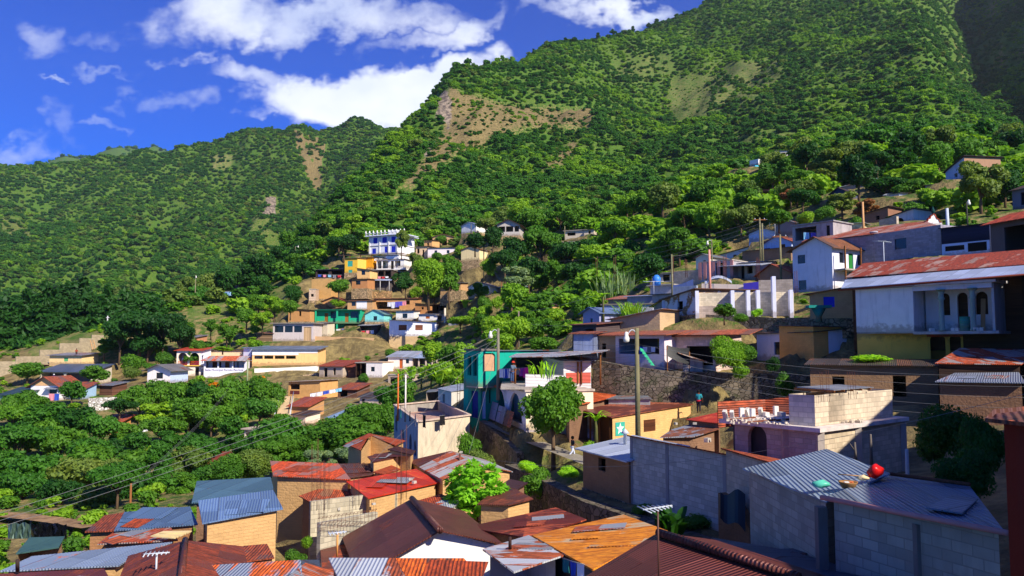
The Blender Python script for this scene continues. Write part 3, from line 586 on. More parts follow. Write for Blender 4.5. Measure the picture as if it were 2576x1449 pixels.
def sheds(ref,label,corners,base,wall,roof,planes=None,ops=None,inset=.3,name='house',root=None,side=None,th=.05,nowall=(),fdep=1.5,st_=True,Yd=30,roofs=None,loc=None,rname='roof'):
    """a house from the corners of its roof: each (column, row, height) or (column, row, distance)"""
    Pn = [C3(c) for c in corners]; cen = sum(Pn,Vector())/len(Pn)
    if root is None:
        root = empty(name,(cen.x,cen.y,base),0.,label,name if name in ('shack','hut','shed') else 'house'); px,py = proj(cen); REFS.append((px,py,ref,cen.y))
    planes = planes or [tuple(range(len(Pn)))]
    for i,pl in enumerate(planes):
        rb = MB(); rb.slab([Pn[j] for j in pl],th); rb.build(rname,(roofs[i] if roofs else roof),root)
    if 20 < Yd < 46 and roofs is None and name in ('house','shack'):
        for pl in planes:
            if len(pl) != 4: continue
            q = [Pn[j] for j in pl]; nn = (q[1]-q[0]).cross(q[3]-q[0]).normalized(); nn = nn if nn.z > 0 else -nn
            if max((q[1]-q[0]).length,(q[2]-q[1]).length) < 2.5: continue
            g = Vector((nn.x,nn.y,0)); g = (Vector((0,0,-1))+nn*nn.z).normalized() if g.length > .05 else Vector((0,-1,0)); s_ = g.cross(nn).normalized()
            for i in range(RL.choice((1,2,3))):
                a,c = RL.uniform(.2,.8),RL.uniform(.25,.75); m = q[0]*(1-a)*(1-c)+q[1]*a*(1-c)+q[2]*a*c+q[3]*(1-a)*c+nn*(.014+.012*i); t = RL.uniform(-.12,.12); g2 = g*math.cos(t)+s_*math.sin(t); s2 = g2.cross(nn); L_ = RL.uniform(.5,.95); w_ = RL.choice((.41,.41,.8))
                b = MB(); b.slab([m-g2*L_-s2*w_,m+g2*L_-s2*w_+nn*.01,m+g2*L_+s2*w_+nn*.01,m-g2*L_+s2*w_],.012); b.build('loose_sheet',RL.choice((roof,RUSTZ,MIXZ,roof)),root)
    pr_ = [proj(p) for p in Pn]; PROT.append((min(a for a,b in pr_),max(a for a,b in pr_),min(b for a,b in pr_),max(b for a,b in pr_)+20,max(p.y for p in Pn)))
    if wall is None: return root
    I = []
    for p in Pn:
        d = Vector((cen.x-p.x,cen.y-p.y,0)); L = d.length; q = p+d.normalized()*min(inset,L*.4); q.z = p.z-th-.01-inset*.05; I.append(q)
    mb = MB(); mats = [wall]; side = side or {}; ops = ops or {}
    for i in range(len(I)):
        if i in nowall: continue
        a,b = I[i],I[(i+1) % len(I)]; L = math.hypot(b.x-a.x,b.y-a.y)
        if L < .05: continue
        e = Vector((b.x-a.x,b.y-a.y,0))/L; nin = Vector((cen.x-a.x,cen.y-a.y,0)); nin = (nin-e*nin.dot(e)).normalized()
        mi = 0
        if i in side:
            if side[i] not in mats: mats.append(side[i])
            mi = mats.index(side[i])
        z0 = base-fdep; 
        fn = lambda s_,t,d,a=a,e=e,nin=nin: Vector((a.x,a.y,0))+e*s_+nin*d+Vector((0,0,base+t))
        hh = min(a.z,b.z)-base
        wallside(root,mb,[(0,-fdep),(L,-fdep),(L,b.z-base),(0,a.z-base)],L,hh,fn,ops.get(i,()),Yd,mi)
    mb.build('wall',mats,root)
    fl = MB(); fl.add([Vector((p.x,p.y,base)) for p in I],[tuple(range(len(I)))]); fl.build('floor','conc',root)
    if st_: stamp(I,base,1.)
    return root
def posts(root,pts,z0f,mat='wood',r=.07,name='post'):
    for a,zt in pts:
        b = MB(); b.tube([(a.x,a.y,z0f),(a.x,a.y,zt)],r,7); b.build(name,mat,root)
def slabon(root,name,v,x0,x1,y0,y1,z0,z1,mat):
    b = MB(); b.box(x0,x1,y0,y1,z0,z1,0,v.M); return b.build(name,mat,root)
def porch(v,x0,x1,dep,z0,z1,mat,n=3,pm=('plain','white'),zb=0.,pr=.08,floor=True,rail=None):
    """a roof leaning on posts in front of a wall"""
    b = MB(); b.slab([v.pt(x0,-dep,z0),v.pt(x1,-dep,z0),v.pt(x1,0.02,z1),v.pt(x0,0.02,z1)],.05); b.build('porch_roof',mat,v.root)
    for i in range(n):
        x = x0+.2+(x1-x0-.4)*i/max(n-1,1); b = MB(); b.box(x-pr,x+pr,-dep+.15-pr,-dep+.15+pr,zb,z0-.04,0,v.M); b.build('post',pm,v.root)
    if floor: slabon(v.root,'porch_floor',v,x0,x1,-dep,-.01,zb-.5,zb-.01,'conc')
    if rail: slabon(v.root,'porch_wall',v,x0,x1,-dep,-dep+.12,zb,zb+rail[0],rail[1])
def freewall(label,pts,h,mat,name='wall',th=.3,down=1.5,ref=None,cap=None,step=False,group=None,st_=False,low=0):
    """a wall that follows points (column, row of its top, distance)"""
    P = [C3(p) for p in pts]; root = empty(name,(P[0].x,P[0].y,P[0].z-h),0,label,name.replace('_',' '),group); mb = MB(); cb = MB()
    for a,b in zip(P,P[1:]):
        e = Vector((b.x-a.x,b.y-a.y,0)); L = e.length; e /= L; n = Vector((-e.y,e.x,0)); nseg = max(1,int(L/2.4)) if step else 1
        if low: stamp([a-n*.2,b-n*.2,b-n*low,a-n*low],(a.z+b.z)/2-h,.6)
        for i in range(nseg):
            f0,f1 = i/nseg,(i+1)/nseg; z0 = a.z+(b.z-a.z)*f0; z1 = a.z+(b.z-a.z)*f1
            if step: z0 = z1 = (z0+z1)/2
            p = a+(b-a)*f0; q = a+(b-a)*f1; v = []
            for off in (0,th):
                v += [Vector((p.x,p.y,0))+n*off+Vector((0,0,z0-h-down)),Vector((q.x,q.y,0))+n*off+Vector((0,0,z1-h-down)),Vector((q.x,q.y,0))+n*off+Vector((0,0,z1)),Vector((p.x,p.y,0))+n*off+Vector((0,0,z0))]
            mb.add(v,[(0,1,2,3),(5,4,7,6),(3,2,6,7),(0,3,7,4),(1,5,6,2)])
            if cap:
                M = Matrix(((e.x,n.x,0,q.x),(e.y,n.y,0,q.y),(0,0,1,0),(0,0,0,1))); cb.box(-.12,.12,-.06,th+.06,z1-h-down,max(z0,z1)+.03,0,M)
    mb.build('masonry',mat,root)
    if cap: cb.build('pillars',cap,root) if False else cb.build('pillar_row',cap,root)
    if ref: px,py = proj(P[len(P)//2]); REFS.append((px,py,ref,P[0].y))
    return root
def text(root,s,v,x,z,size,mat,y=-.03,name='painted_lettering'):
    """flat lettering painted on the front wall of a volume"""
    cu = bpy.data.curves.new(name,'FONT'); cu.body = s; cu.size = size; cu.extrude = .004; tmp = bpy.data.objects.new('lettering_source',cu); COL.objects.link(tmp)
    me = bpy.data.meshes.new_from_object(tmp.evaluated_get(bpy.context.evaluated_depsgraph_get())); bpy.data.objects.remove(tmp); me.materials.clear(); me.materials.append(MAT(mat)); o = bpy.data.objects.new(name,me); COL.objects.link(o)
    M = Matrix.Translation(v.pt(x,y,z)) @ Matrix(((v.ex.x,0,-v.ey.x,0),(v.ex.y,0,-v.ey.y,0),(0,1,0,0),(0,0,0,1)))
    o.parent = root; o.matrix_local = rootM(root).inverted() @ M; return o
Z = lambda a='steel',b='rust',c=.3,hz=False: ('zinc',a,b,c) if not hz else ('zinc',a,b,c,True)
NEWZ = ('zinc',(112,135,160),'rust',.12); PALEZ = ('zinc',(196,200,206),'rust',.2); RUSTZ = ('zinc',(150,120,105),(150,62,28),.78); BROWNZ = ('zinc',(100,52,42),(92,40,28),.7)
ORANGEZ = ('zinc',(190,170,150),(215,105,30),.62); REDZ = ('zinc',(188,60,34),(170,70,40),.4); MIXZ = ('zinc',(170,172,176),(160,78,45),.5); DARKZ = ('zinc',(70,66,66),(70,45,38),.5); MIDZ = ('zinc',(132,136,142),(130,80,55),.35)
# ================================================================ THE TOWN: nearest roofs first
A_ = 'adobe'; AO = ('adobe',(208,164,108)); AB = ('adobe',(165,118,78)); AD = ('adobe',(140,105,80)); BL = 'block'; BLW = ('block',(196,190,186)); BLP = ('block',(205,185,160)); CO = 'conc'; STN = 'stone'
WH = ('paint','white'); OW = ('paint','offwhite'); LB = ('paint','lblue'); LI = ('paint','lilac'); CR = ('paint','cream'); P = lambda *c: ('plain',)+c
# 1 hall with the brown gable roof
r = sheds('brown gable roof','large brown painted gable roof over a bright white end wall, centre foreground',[(861,1351,-7.65),(899,1454,-7.65),(1107,1334,-6.26),(1266,1368,-6.9),(1165,1284,-6.9),(1036,1254,-6.26)],-9.6,WH,BROWNZ,planes=[(0,1,2,5),(5,2,3,4)],inset=.35,
          roofs=[('zinc',(112,62,52),(100,48,36),.25)]*2)
b = MB(); b.tube([atz(1036,1254,-6.2),atz(1107,1334,-6.2)],.12,8); b.build('ridge_cap',('zinc',(100,55,48),(92,40,28),.4),r)
sheds('white striped low roof','low roof of white sheets crossed by brown rust stripes at the bottom edge',[(827,1403,-5.85),(994,1403.5,-5.85),(1080,1560,-6.2),(900,1560,-6.2)],-8.5,AB,('zinc',(214,218,224),(140,70,45),.36),inset=.3)
sheds('orange rust low roof','low roof of sheets rusted bright orange beside the white striped one',[(995,1404,-5.86),(1167,1404,-5.86),(1300,1560,-6.2),(1082,1560,-6.2)],-8.5,AB,('zinc',(150,90,60),(205,92,30),.85),inset=.3)
sheds('brown lean-to','brown rusty lean-to roof on the left side of the brown gable',[(799,1321,-7.9),(897,1312,-7.95),(905,1400,-7.8),(852,1470,-7.9),(815,1470,-7.9)],-10,OW,('zinc',(120,58,42),(150,70,40),.5),inset=.15,side={4: OW})
sheds('white rust-blotched roof','white corrugated roof with rust blotches over a dark open wash yard',[(1214,1381,-6.35),(1330,1346,-6.3),(1418,1396,-6.05),(1293,1438,-6.1)],-8.6,LB,('zinc',(220,220,222),(165,85,50),.52),inset=.3,nowall=(2,3))
sheds('bright orange rusted roof','wide flat roof rusted vivid orange with white metal showing through',[(1338,1346,-6.25),(1568,1294,-5.9),(1680,1335,-5.6),(1491,1432,-5.85)],-8.6,P('dgrey'),('zinc',(224,196,150),(240,128,30),.8),inset=.25)
sheds('dark red long roof','long dark red sheet roof behind the vivid orange one',[(1170,1326,-6.9),(1398,1276,-6.5),(1475,1306,-6.35),(1330,1353,-6.6)],-9,AB,('zinc',(120,48,38),(170,80,50),.4),inset=.3)
r = sheds('maroon bottom roof','big plain maroon roof at the bottom right with one rolled ridge',[(1656,1339,-4.1),(1468,1452,-4.9),(1640,1700,-4.9),(2010,1452,-4.05),(2120,1462,-4.5),(1800,1358,-4.5)],-7.5,AB,BROWNZ,planes=[(0,1,2,3),(0,3,4,5)],inset=.3,roofs=[('zinc',(124,64,52),(110,52,40),.22)]*2)
b = MB(); b.tube([atz(1656,1339,-4.04),atz(2010,1452,-4.0)],.09,8); b.build('ridge_cap',('zinc',(104,52,44),(92,40,28),.4),r)
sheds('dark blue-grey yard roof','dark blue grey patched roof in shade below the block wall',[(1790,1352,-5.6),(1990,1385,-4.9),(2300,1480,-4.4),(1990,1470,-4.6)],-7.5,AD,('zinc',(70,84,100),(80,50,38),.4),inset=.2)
# 2 grey block building with corrugated roofs, lower right
P0 = atz(1880,1190,-3.45); P1 = atz(2076,1252,-3.3); P2 = atz(2527,1338,-3.15)
r = sheds('grey block house with the red bag','long grey block building with blue corrugated roofs and a red bag on top',[(1868,1178,-3.55),(2079,1262,-3.38),(2239,1190,-3.02),(2079,1129,-3.1)],-7.2,('block',(182,172,154)),('zinc',(146,162,182),(90,80,75),.1,True),inset=.25,th=.04,Yd=18)
r2 = sheds('','',[(2074,1250,-3.12),(2527,1336,-3.02),(2439,1222,-3.2),(2225,1192,-3.25)],-7.2,('block',(182,172,154)),('zinc',(136,150,168),(90,80,75),.12),inset=.22,root=r,th=.04,Yd=18)
b = MB(); b.tube([atz(2066,1251,-3.05),atz(2300,1297,-3.02),atz(2535,1341,-3.0)],.05,8); b.build('gutter',P('pink'),r)
for px,py,z in ((2079,1264,-3.3),(2328,1306,-3.2)):
    b = MB(); p = atz(px,py,z); q = p+Vector((-.13,-.02,0)); b.box(q.x-.1,q.x+.1,q.y-.1,q.y+.1,-8,p.z-.08); b.build('pillar',('conc',(120,112,105)),r)
b = MB(); b.slab([atz(2330,1276,-2.98),atz(2420,1290,-2.98),atz(2460,1254,-3.05),atz(2395,1245,-3.05)],.03); b.build('loose_sheet',('zinc',(150,155,165),'rust',.1),r)
# 3 red house, extreme right
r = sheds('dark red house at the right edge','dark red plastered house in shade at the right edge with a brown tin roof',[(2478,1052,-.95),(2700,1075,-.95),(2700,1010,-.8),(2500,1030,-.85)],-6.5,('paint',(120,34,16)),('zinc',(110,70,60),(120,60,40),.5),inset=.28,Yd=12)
# 4 block wall house and small mud house
v = house('pale block wall house','tall windowless pale block wall with broken clay tiles along its top',(1590,36),(1829,30),1262,1096,3.2,('block',(204,194,176)),('shed',-.7,'tile'),o=.14,fdep=1.2,Yd=36)
for f in (0.0,.42,.985):
    slabon(v.root,'pillar',v,v.w*f-.1,v.w*f+.1,-.02,.15,-.6,v.h-.05,('conc',(150,142,138)))
v2 = house('','',(1830,29.8),(1962,26),1345,1129,3,BLP,('shed',-.6,'tile'),o=.14,root=v.root,fdep=.5)
v = house('small mud house with the white tin roof','small brown mud brick house under a new white tin roof beside the block wall',(1467,40),(1582,36),1226,1126,2.8,('adobe',(168,120,78)),('shed',.42,('zinc',(198,206,220),'rust',.05)),o=.3,found=STN,fdep=1.3,Yd=38,ops={'F': [('h',.36,.52,.55,.86)]})
b = MB(); b.beam(v.pt(v.w*.28,-.25,v.h*.93),v.pt(v.w*.82,-.2,v.h*.97),.1,.05); b.build('lintel_board',P('plank'),v.root)
b = MB(); p = v.pt(v.w*.32,1.6,v.h+.2); b.lathe([(.09,0),(.09,.55),(.22,.58),(.02,.8)],p,10); b.build('chimney',P('silver'),v.root)
r = freewall('crumbling low mud wall below the pale block wall, draped with black plastic',[(1806,1240,29),(1845,1262,28.3),(1875,1312,27.5),(1885,1330,27.2)],1.6,('adobe',(140,105,72)),name='mud_wall',th=.35)
b = MB(); pts = [[at(1812+i*9,1238+8*math.sin(i)+j*13+i*2.5*j*.35,28.6-.16*i-.1*j) for j in range(6)] for i in range(8)]
for i in range(7):
    for j in range(5): b.quad(pts[i][j],pts[i+1][j],pts[i+1][j+1],pts[i][j+1])
b.build('plastic_sheet',P('black',.3),r)
# 5 stone terrace wall and the other retaining walls
freewall('long shaded rubble retaining wall stepping down from the footpath tree to the block wall',[(1270,1168,50),(1330,1192,45.5),(1467,1262,36.6),(1577,1298,33.4),(1700,1340,30.5),(1905,1400,26.4)],2.6,('stone',(112,100,84)),name='retaining_wall',th=.7,low=1.5,ref='rubble terrace wall')
freewall('rubble wall under the footpath beside the teal house',[(1200,1053,66),(1262,1100,59),(1300,1140,54.5)],2.3,('stone',(140,122,98)),name='retaining_wall',th=.5,low=1.5)
freewall('high dark mossy stone wall behind the person in the red belt',[(1490,905,64),(1560,918,62.5),(1680,934,61),(1860,938,60),(2046,944,58)],2.9,('stone',(120,108,92)),name='retaining_wall',th=.6,low=3.2,ref='mossy stone wall')
freewall('stone ledge wall below the whitewashed brick house',[(1640,806,77),(1752,790,71.5),(1885,796,68),(1960,800,66),(2050,798,62),(2150,800,61)],2.0,('stone',(150,132,105)),name='retaining_wall',th=.6,down=1.5)
# 6 grey concrete building with the laundry deck
L = atz(992,1020,-5.2); Cn = atz(1052,1062,-5.25); R = atz(1182,1046,-5.25); Bk = L+R-Cn
r = empty('concrete_building',(Cn.x,Cn.y,-9),0,'bare grey concrete building with clothes drying on its flat roof','building'); REFS.append((1080,1085,'concrete building with the laundry roof',58))
def cwall(a,b,ops,cen,mat,z0=-9.5):
    L_ = math.hypot(b.x-a.x,b.y-a.y); e = Vector((b.x-a.x,b.y-a.y,0))/L_; n = Vector((cen.x-a.x,cen.y-a.y,0)); n = (n-e*n.dot(e)).normalized(); H_ = a.z-z0
    m = MB(); wallside(r,m,[(0,0),(L_,0),(L_,b.z-z0),(0,H_)],L_,H_,lambda s_,t,d: Vector((a.x,a.y,0))+e*s_+n*d+Vector((0,0,z0+t)),ops,40); return m.build('wall',mat,r)
cen_ = (L+R)/2
cwall(L,Cn,[('aw',.05,.17,.52,.84,P('white')),('aw',.38,.48,.42,.68,P('dgrey')),('aw',.68,.78,.42,.7,P('dgrey')),('aw',.86,.94,.4,.66,P('dgrey'))],cen_,('conc',(172,172,182)))  # shade and sun in the concrete colours: left wall bluish, front right warm
cwall(Cn,R,[],cen_,('conc',(214,196,168))); cwall(R,Bk,[],cen_,'conc'); cwall(Bk,L,[],cen_,'conc')
b = MB(); dn = Vector((0,0,-.75)); b.add([L+dn,Cn+dn,R+dn,Bk+dn],[(0,1,2,3)]); b.build('deck',('conc',(190,150,130)),r)
b = MB(); up = Vector((0,0,.06)); 
for a,c in ((L,Cn),(Cn,R),(R,Bk),(Bk,L)): b.beam(a+up,c+up,.22,.1)
b.build('parapet',('conc',(205,180,160)),r); stamp([L,Cn,R,Bk],-8.6)
CB = (L,Cn,R,Bk)
sheds('small house with the pale tin roof','small white walled house with a pale tin roof just behind the laundry roof',[(1135,985,-4.6),(1194,975,-4.6),(1175,961,-4.5),(1099,977,-4.5)],-6.9,OW,('zinc',(170,176,196),'rust',.06),inset=.25,Yd=82,ops={3: [('d',.35,.5,0,.85,P('dgrey'))]})
sheds('open wash shelter','low open shelter with a dark interior left of the small tin roofed house',[(1072,986,-4.9),(1106,984,-4.9),(1104,978,-4.8),(1078,980,-4.8)],-6.8,('conc',(200,180,160)),MIDZ,inset=.1,nowall=(0,),name='shelter')
# 7 brown gable and mud houses of the middle foreground
sheds('small gabled mud house','small mud brick house with a rusty gable roof in front of the green trees',[(868,1116,-5.9),(906,1132,-5.95),(929,1093,-5.4),(995,1120,-5.9),(1020,1108,-5.95),(927,1090,-5.35)],-7.8,AO,RUSTZ,planes=[(0,1,2,5),(5,2,3,4)],inset=.2)
sheds('brown shed roof house','mud wall house with a flat plain brown roof below the concrete building',[(924,1148,-6.25),(937,1162,-6.3),(1041,1140,-6.3),(1000,1132,-6.15)],-8.6,AO,('zinc',(104,54,44),(92,40,28),.4),inset=.18)
sheds('dark brown roof strip','narrow dark brown roof at the foot of the concrete building',[(975,1130,-6.0),(1035,1143,-6.1),(1046,1134,-6.1),(1000,1122,-5.9)],-8.3,AO,('zinc',(80,40,36),(70,34,28),.4),inset=.15)
sheds('rusted patch roof','low rusted roof weighted with stones behind the bright red roof',[(937,1187,-6.75),(965,1192,-6.8),(1008,1180,-6.85),(985,1170,-6.7)],-8.6,AO,RUSTZ,inset=.15)
sheds('tall ochre mud house','tall ochre mud house with an orange striped rusty roof',[(679,1159,-6.5),(687,1196,-6.75),(883,1206,-6.75),(852,1166,-6.5)],-10.5,AO,('zinc',(196,130,110),(200,78,36),.66),inset=.25)
sheds('dark corrugated lean-to','dark brown corrugated lean-to joined to the right of the tall ochre mud house',[(852,1167,-6.75),(880,1201,-6.95),(941,1192,-6.95),(917,1164,-6.75)],-9.4,AO,('zinc',(110,78,68),(92,44,34),.6),inset=.2)
sheds('bright red roof','bright red painted tin roof on a mud house, centre foreground',[(871,1211,-6.85),(926,1253,-7.0),(1106,1213,-7.0),(1047,1179,-6.75)],-9.3,AO,('zinc',(232,66,34),(214,90,50),.3),inset=.22)
sheds('white and rust striped gable','gable roof chequered with white and rust beside the bright red roof',[(1026,1159,-6.7),(1054,1175,-6.7),(1112,1206,-6.75),(1192,1166,-6.1),(1290,1186,-6.6),(1220,1156,-6.5),(1134,1134,-6.05)],-9,AO,
      MIXZ,planes=[(0,1,6),(1,2,3,6),(6,3,4,5)],inset=.2,roofs=[('zinc',(100,52,42),(92,40,28),.5),('zinc',(214,206,196),(176,86,52),.55),('zinc',(190,190,188),(150,90,60),.42)])
sheds('low rust patchwork roof','low patchwork roof of rusted sheets left of the rebar frames',[(752,1247,-7.5),(780,1263,-7.6),(930,1257,-7.6),(908,1229,-7.3),(800,1230,-7.3)],-9.4,AB,('zinc',(170,120,90),(160,76,46),.7),inset=.2)
sheds('blue grey patch roof','two blue grey sheets laid behind the unfinished block wall',[(840,1280,-7.7),(935,1272,-7.7),(925,1252,-7.6),(860,1256,-7.6)],-9.4,AO,('zinc',(140,160,184),'rust',.12),inset=.15)
sheds('brown eave right of red roof','small brown rusty roof between the red roof and the broad leaved tree',[(1040,1262,-7.2),(1085,1273,-7.2),(1145,1258,-7.2),(1110,1242,-7.1)],-9,AO,RUSTZ,inset=.15)
sheds('white sheet roof','pale new roof sheet tucked behind the brown gable ridge',[(1075,1274,-7.25),(1120,1288,-7.3),(1160,1262,-7.2),(1130,1250,-7.1)],-9,OW,PALEZ,inset=.15)
sheds('mud house right of the broad leaved tree','ochre mud house with a dark rusty roof right of the broad leaved tree',[(1200,1268,-7.0),(1280,1270,-6.9),(1342,1254,-6.8),(1300,1232,-6.7),(1235,1240,-6.8)],-8.9,AO,('zinc',(110,60,48),(110,54,38),.6),inset=.2)
sheds('purple brown side roof','plain purple brown roof by the stone wall right of the broad leaved tree',[(1246,1228,-6.9),(1290,1240,-6.9),(1328,1214,-6.7),(1282,1205,-6.7)],-8.6,AD,('zinc',(84,50,48),(80,40,34),.4),inset=.2)
sheds('adobe house with the blue tin roof','mud brick house with a clean blue grey tin roof, lower left',[(498,1259,-6.35),(509,1316,-6.75),(712,1279,-6.6),(687,1232,-6.2)],-9.6,AO,('zinc',(118,146,184),'rust',.06),inset=.28,Yd=32)
r = sheds('long greenish tin roof','greenish blue corrugated roof behind the house with the blue tin roof',[(495,1210,-6.6),(482,1264,-6.95),(672,1255,-6.8),(688,1228,-6.6),(681,1200,-6.45)],-9.6,AD,('zinc',(92,126,142),'rust',.1),inset=.25)
sheds('long blue roof lower left','long low blue grey roof with a rusty left end, lower left',[(313,1288,-7.0),(287,1334,-7.3),(498,1318,-7.1),(478,1274,-6.85)],-9.8,AB,('zinc',(100,126,156),'rust',.1),inset=.25)
sheds('brown roof end','rusty brown roof joined to the left of the long low blue roof',[(262,1297,-7.1),(214,1337,-7.35),(286,1334.5,-7.35),(312,1289,-7.05)],-9.8,AB,('zinc',(120,80,66),(124,58,38),.75),inset=.25)
sheds('row of rusty sheets','row of rust red and silver sheets below the long low blue roof',[(245,1368,-7.55),(448,1358,-7.35),(427,1321,-7.2),(290,1334.8,-7.4)],-9.8,AB,('zinc',(180,160,150),(158,70,42),.68),inset=.25)
sheds('big pale zinc roof','big pale grey corrugated roof with rust patches at the lower left',[(0,1436,-7.6),(80,1399,-7.5),(433,1363,-7.25),(335,1398,-7.4),(300,1422,-7.5)],-9.8,AO,('zinc',(150,166,186),(180,92,56),.3),inset=.25)
sheds('brown roof bottom left','plain brown roof cut by the bottom left of the picture',[(-60,1446,-7.55),(262,1430,-7.4),(300,1500,-7.6),(-60,1520,-7.8)],-9.8,AB,('zinc',(124,60,48),(110,50,36),.4),inset=.25)
r = sheds('brown gable lower left','brown rusty gable roof with a rolled ridge and a television aerial, lower left',[(322,1398,-6.95),(290,1480,-7.1),(455,1470,-6.3),(630,1450,-6.9),(612,1374,-6.75),(466,1359,-6.2)],-9.4,AO,RUSTZ,planes=[(0,1,2,5),(5,2,3,4)],inset=.3,roofs=[('zinc',(132,66,50),(128,56,36),.55)]*2)
b = MB(); b.tube([atz(466,1358,-6.14),atz(455,1470,-6.24)],.1,8); b.build('ridge_cap',('zinc',(110,58,46),(110,50,36),.6),r)
sheds('orange and silver striped roof','low roof of alternating silver and orange rusted sheets at the bottom',[(470,1425,-6.55),(455,1500,-6.8),(640,1500,-6.8),(765,1500,-6.8),(757,1408,-6.4)],-9,AB,('zinc',(168,176,190),(190,88,34),.6),inset=.2)
sheds('dark corrugated strip','dark shaded corrugated strip right of the orange striped roof',[(758,1408,-6.45),(768,1500,-6.8),(820,1500,-6.9),(803,1408,-6.55)],-9,AD,('zinc',(84,92,110),(70,50,45),.3),inset=.1)
sheds('small rusted fence roof','small brown sheet roof beside the ochre wall, lower left',[(612,1373,-6.9),(614,1412,-7.0),(690,1402,-7.0),(672,1368,-6.85)],-8.6,AD,('zinc',(140,100,84),(130,62,42),.7),inset=.1)
sheds('green tarpaulin shelter','shelter roofed with dull green plastic at the far lower left',[(40,1392,-8.6),(148,1376,-8.4),(163,1349,-8.3),(74,1352,-8.4)],-10.4,AD,('plain',(62,92,84),.5),inset=.1,name='shelter',nowall=(0,1))
r = empty('plastic_fence',atz(60,1350,-9),0,'sagging screen of green and black plastic sheeting along the footpath','plastic fence')
for (x0,x1,m) in ((20,78,('plain',(96,120,108),.5)),(78,168,P('black',.25))) if False else ((20,78,('plain',(96,120,108),.5)),(78,168,('plain',(22,24,30),.25))):
    b = MB(); n = 12
    g = [[at(x0+(x1-x0)*i/n,1316+j*13+(3*math.sin(i*1.3)*(j == 0))+(x0 > 70)*2,44+.25*math.sin(i*1.9+j)) for j in range(4)] for i in range(n+1)]
    for i in range(n):
        for j in range(3): b.quad(g[i][j],g[i+1][j],g[i+1][j+1],g[i][j+1])
    b.build('plastic_sheet',m,r)
# 8 unfinished block walls with rebar
r = freewall('unfinished low block wall with rebar frames behind the brown gable',[(782,1262,36.5),(1000,1236,39)],2.2,('block',(200,188,160)),name='block_wall',th=.2,ref='unfinished block wall')
freewall('second run of the unfinished block wall nearer the brown gable',[(806,1316,31.5),(950,1288,34)],1.6,('block',(190,180,156)),name='block_wall',th=.2)
# 9 teal house
T = house('teal house','bright teal two storey house with an overhanging corner room and arched windows',(1203,64),(1253,65),973,882,2.0,('paint','teal'),('flat',0,('conc',(120,110,100))),name='house',o=.12,fdep=0,Yd=64,st_=False,
      ops={'F': [('r',.22,.86,.42,.93)],'L': [('a',.12,.45,.3,.86),('a',.56,.88,.3,.86)]})
b = MB(); b.holed([(T.w*.24,T.h*.43),(T.w*.84,T.h*.43),(T.w*.84,T.h*.9),(T.w*.24,T.h*.9)],[],lambda a,c,d: T.pt(a,.13,c)); b.build('curtain',('plain',(196,152,116)),T.root)
t2 = house('','',(1209,65.2),(1252,66),1054,968,2.2,('paint',(10,140,118)),('none',0,None),root=T.root,fdep=1.6,ops={'F': [('d',.1,.32,.0,.8,('plain','lblue')),('w',.5,.78,.45,.85)],'L': [('d',.2,.75,0,.8,('plain','dblue'))]})
t3 = house('','',(1253,65.2),(1405,71),982,881,4,('paint','teal'),('shed',-.2,('zinc','steel','rust',.3)),root=T.root,fdep=2.5,o=.2,st_=False)
# 10 white arched house
v = house('white house with two arches','white house with two tall arches and a clay tile eave next to the teal house',(1237,68),(1323,56.5),1046,966,5.0,('paint',(232,222,228)),('flat',0,('conc',(196,178,160))),o=.1,fdep=1.0,Yd=62,
          ops={'F': [('a',.10,.44,.12,.9),('a',.54,.9,.12,.9)]},side={'R': ('paint',(246,226,190))})  # purplish front and cream right side: shade and sunlight put into the paint
slabon(v.root,'partition',v,.3,v.w-.3,1.5,1.6,0,v.h-.1,('paint',(190,190,205)))
slabon(v.root,'capital',v,v.w*.46,v.w*.52,-.06,-.005,v.h*.55,v.h*.6,('paint','white'))
b = MB(); b.slab([v.pt(-.3,-.5,v.h+.02),v.pt(v.w*.72,-.5,v.h+.02),v.pt(v.w*.72,.5,v.h+.3),v.pt(-.3,.5,v.h+.3)],.08); b.build('tile_eave',('tile',(176,74,48)),v.root)
AH = v
for i,(f,w_,m) in enumerate(((-.04,.22,('zinc',(120,70,60),(150,80,60),.7,True)),(.2,.2,('zinc',(168,160,176),(150,90,70),.3,True)),(.42,.22,('zinc',(172,165,180),(150,90,70),.25,True)),(.66,.2,('zinc',(130,80,66),(150,80,60),.6,True)))):
    b = MB(); x0 = v.w*f; x1 = x0+v.w*w_; hh = 1.5-.12*i; b.slab([v.pt(x0,-.75,.02),v.pt(x1,-.75,.02),v.pt(x1,-.45,hh),v.pt(x0,-.45,hh)],.02); tagd = b.build('leaning_sheet',m,None); prop(tagd,['red brown sheet leaning left of the first white arch','pale sheet leaning under the first white arch','pale sheet leaning between the two white arches','patchy brown sheet leaning under the second white arch'][i],'metal sheet','sheets leaning on the arched house')
# terrace shack above it
v = house('terrace shack','shack of white and red corrugated sheets on the terrace behind the mango tree',(1418,61),(1487,62),966,906,3.5,('zinc',(226,222,222),'rust',.12,True),('shed',.3,MIDZ),name='shack',o=.3,fdep=1.5,Yd=60)
b = MB(); b.holed([(.2,.05),(v.w-.05,.05),(v.w-.05,v.h*.47),(.2,v.h*.47)],[],lambda a,c,d: v.pt(a,-.03,c)); b.build('red_panel',('zinc',(196,84,66),(170,80,60),.3,True),v.root)
b = MB(); b.box(v.w*.5-.06,v.w*.5+.06,-.12,-.035,0,v.h,0,v.M); b.build('post','wood',v.root)
r = freewall('pale corrugated fence along the terrace above the arched house',[(1322,941,57),(1418,944,58.5)],1.0,('zinc',(232,226,228),'rust',.1,True),name='sheet_fence',th=.06,down=.4)
r = empty('canopy',at(1400,960,63),0,'long sagging tin canopy on posts over the laundry terrace','canopy'); REFS.append((1380,900,'tin canopy',64))
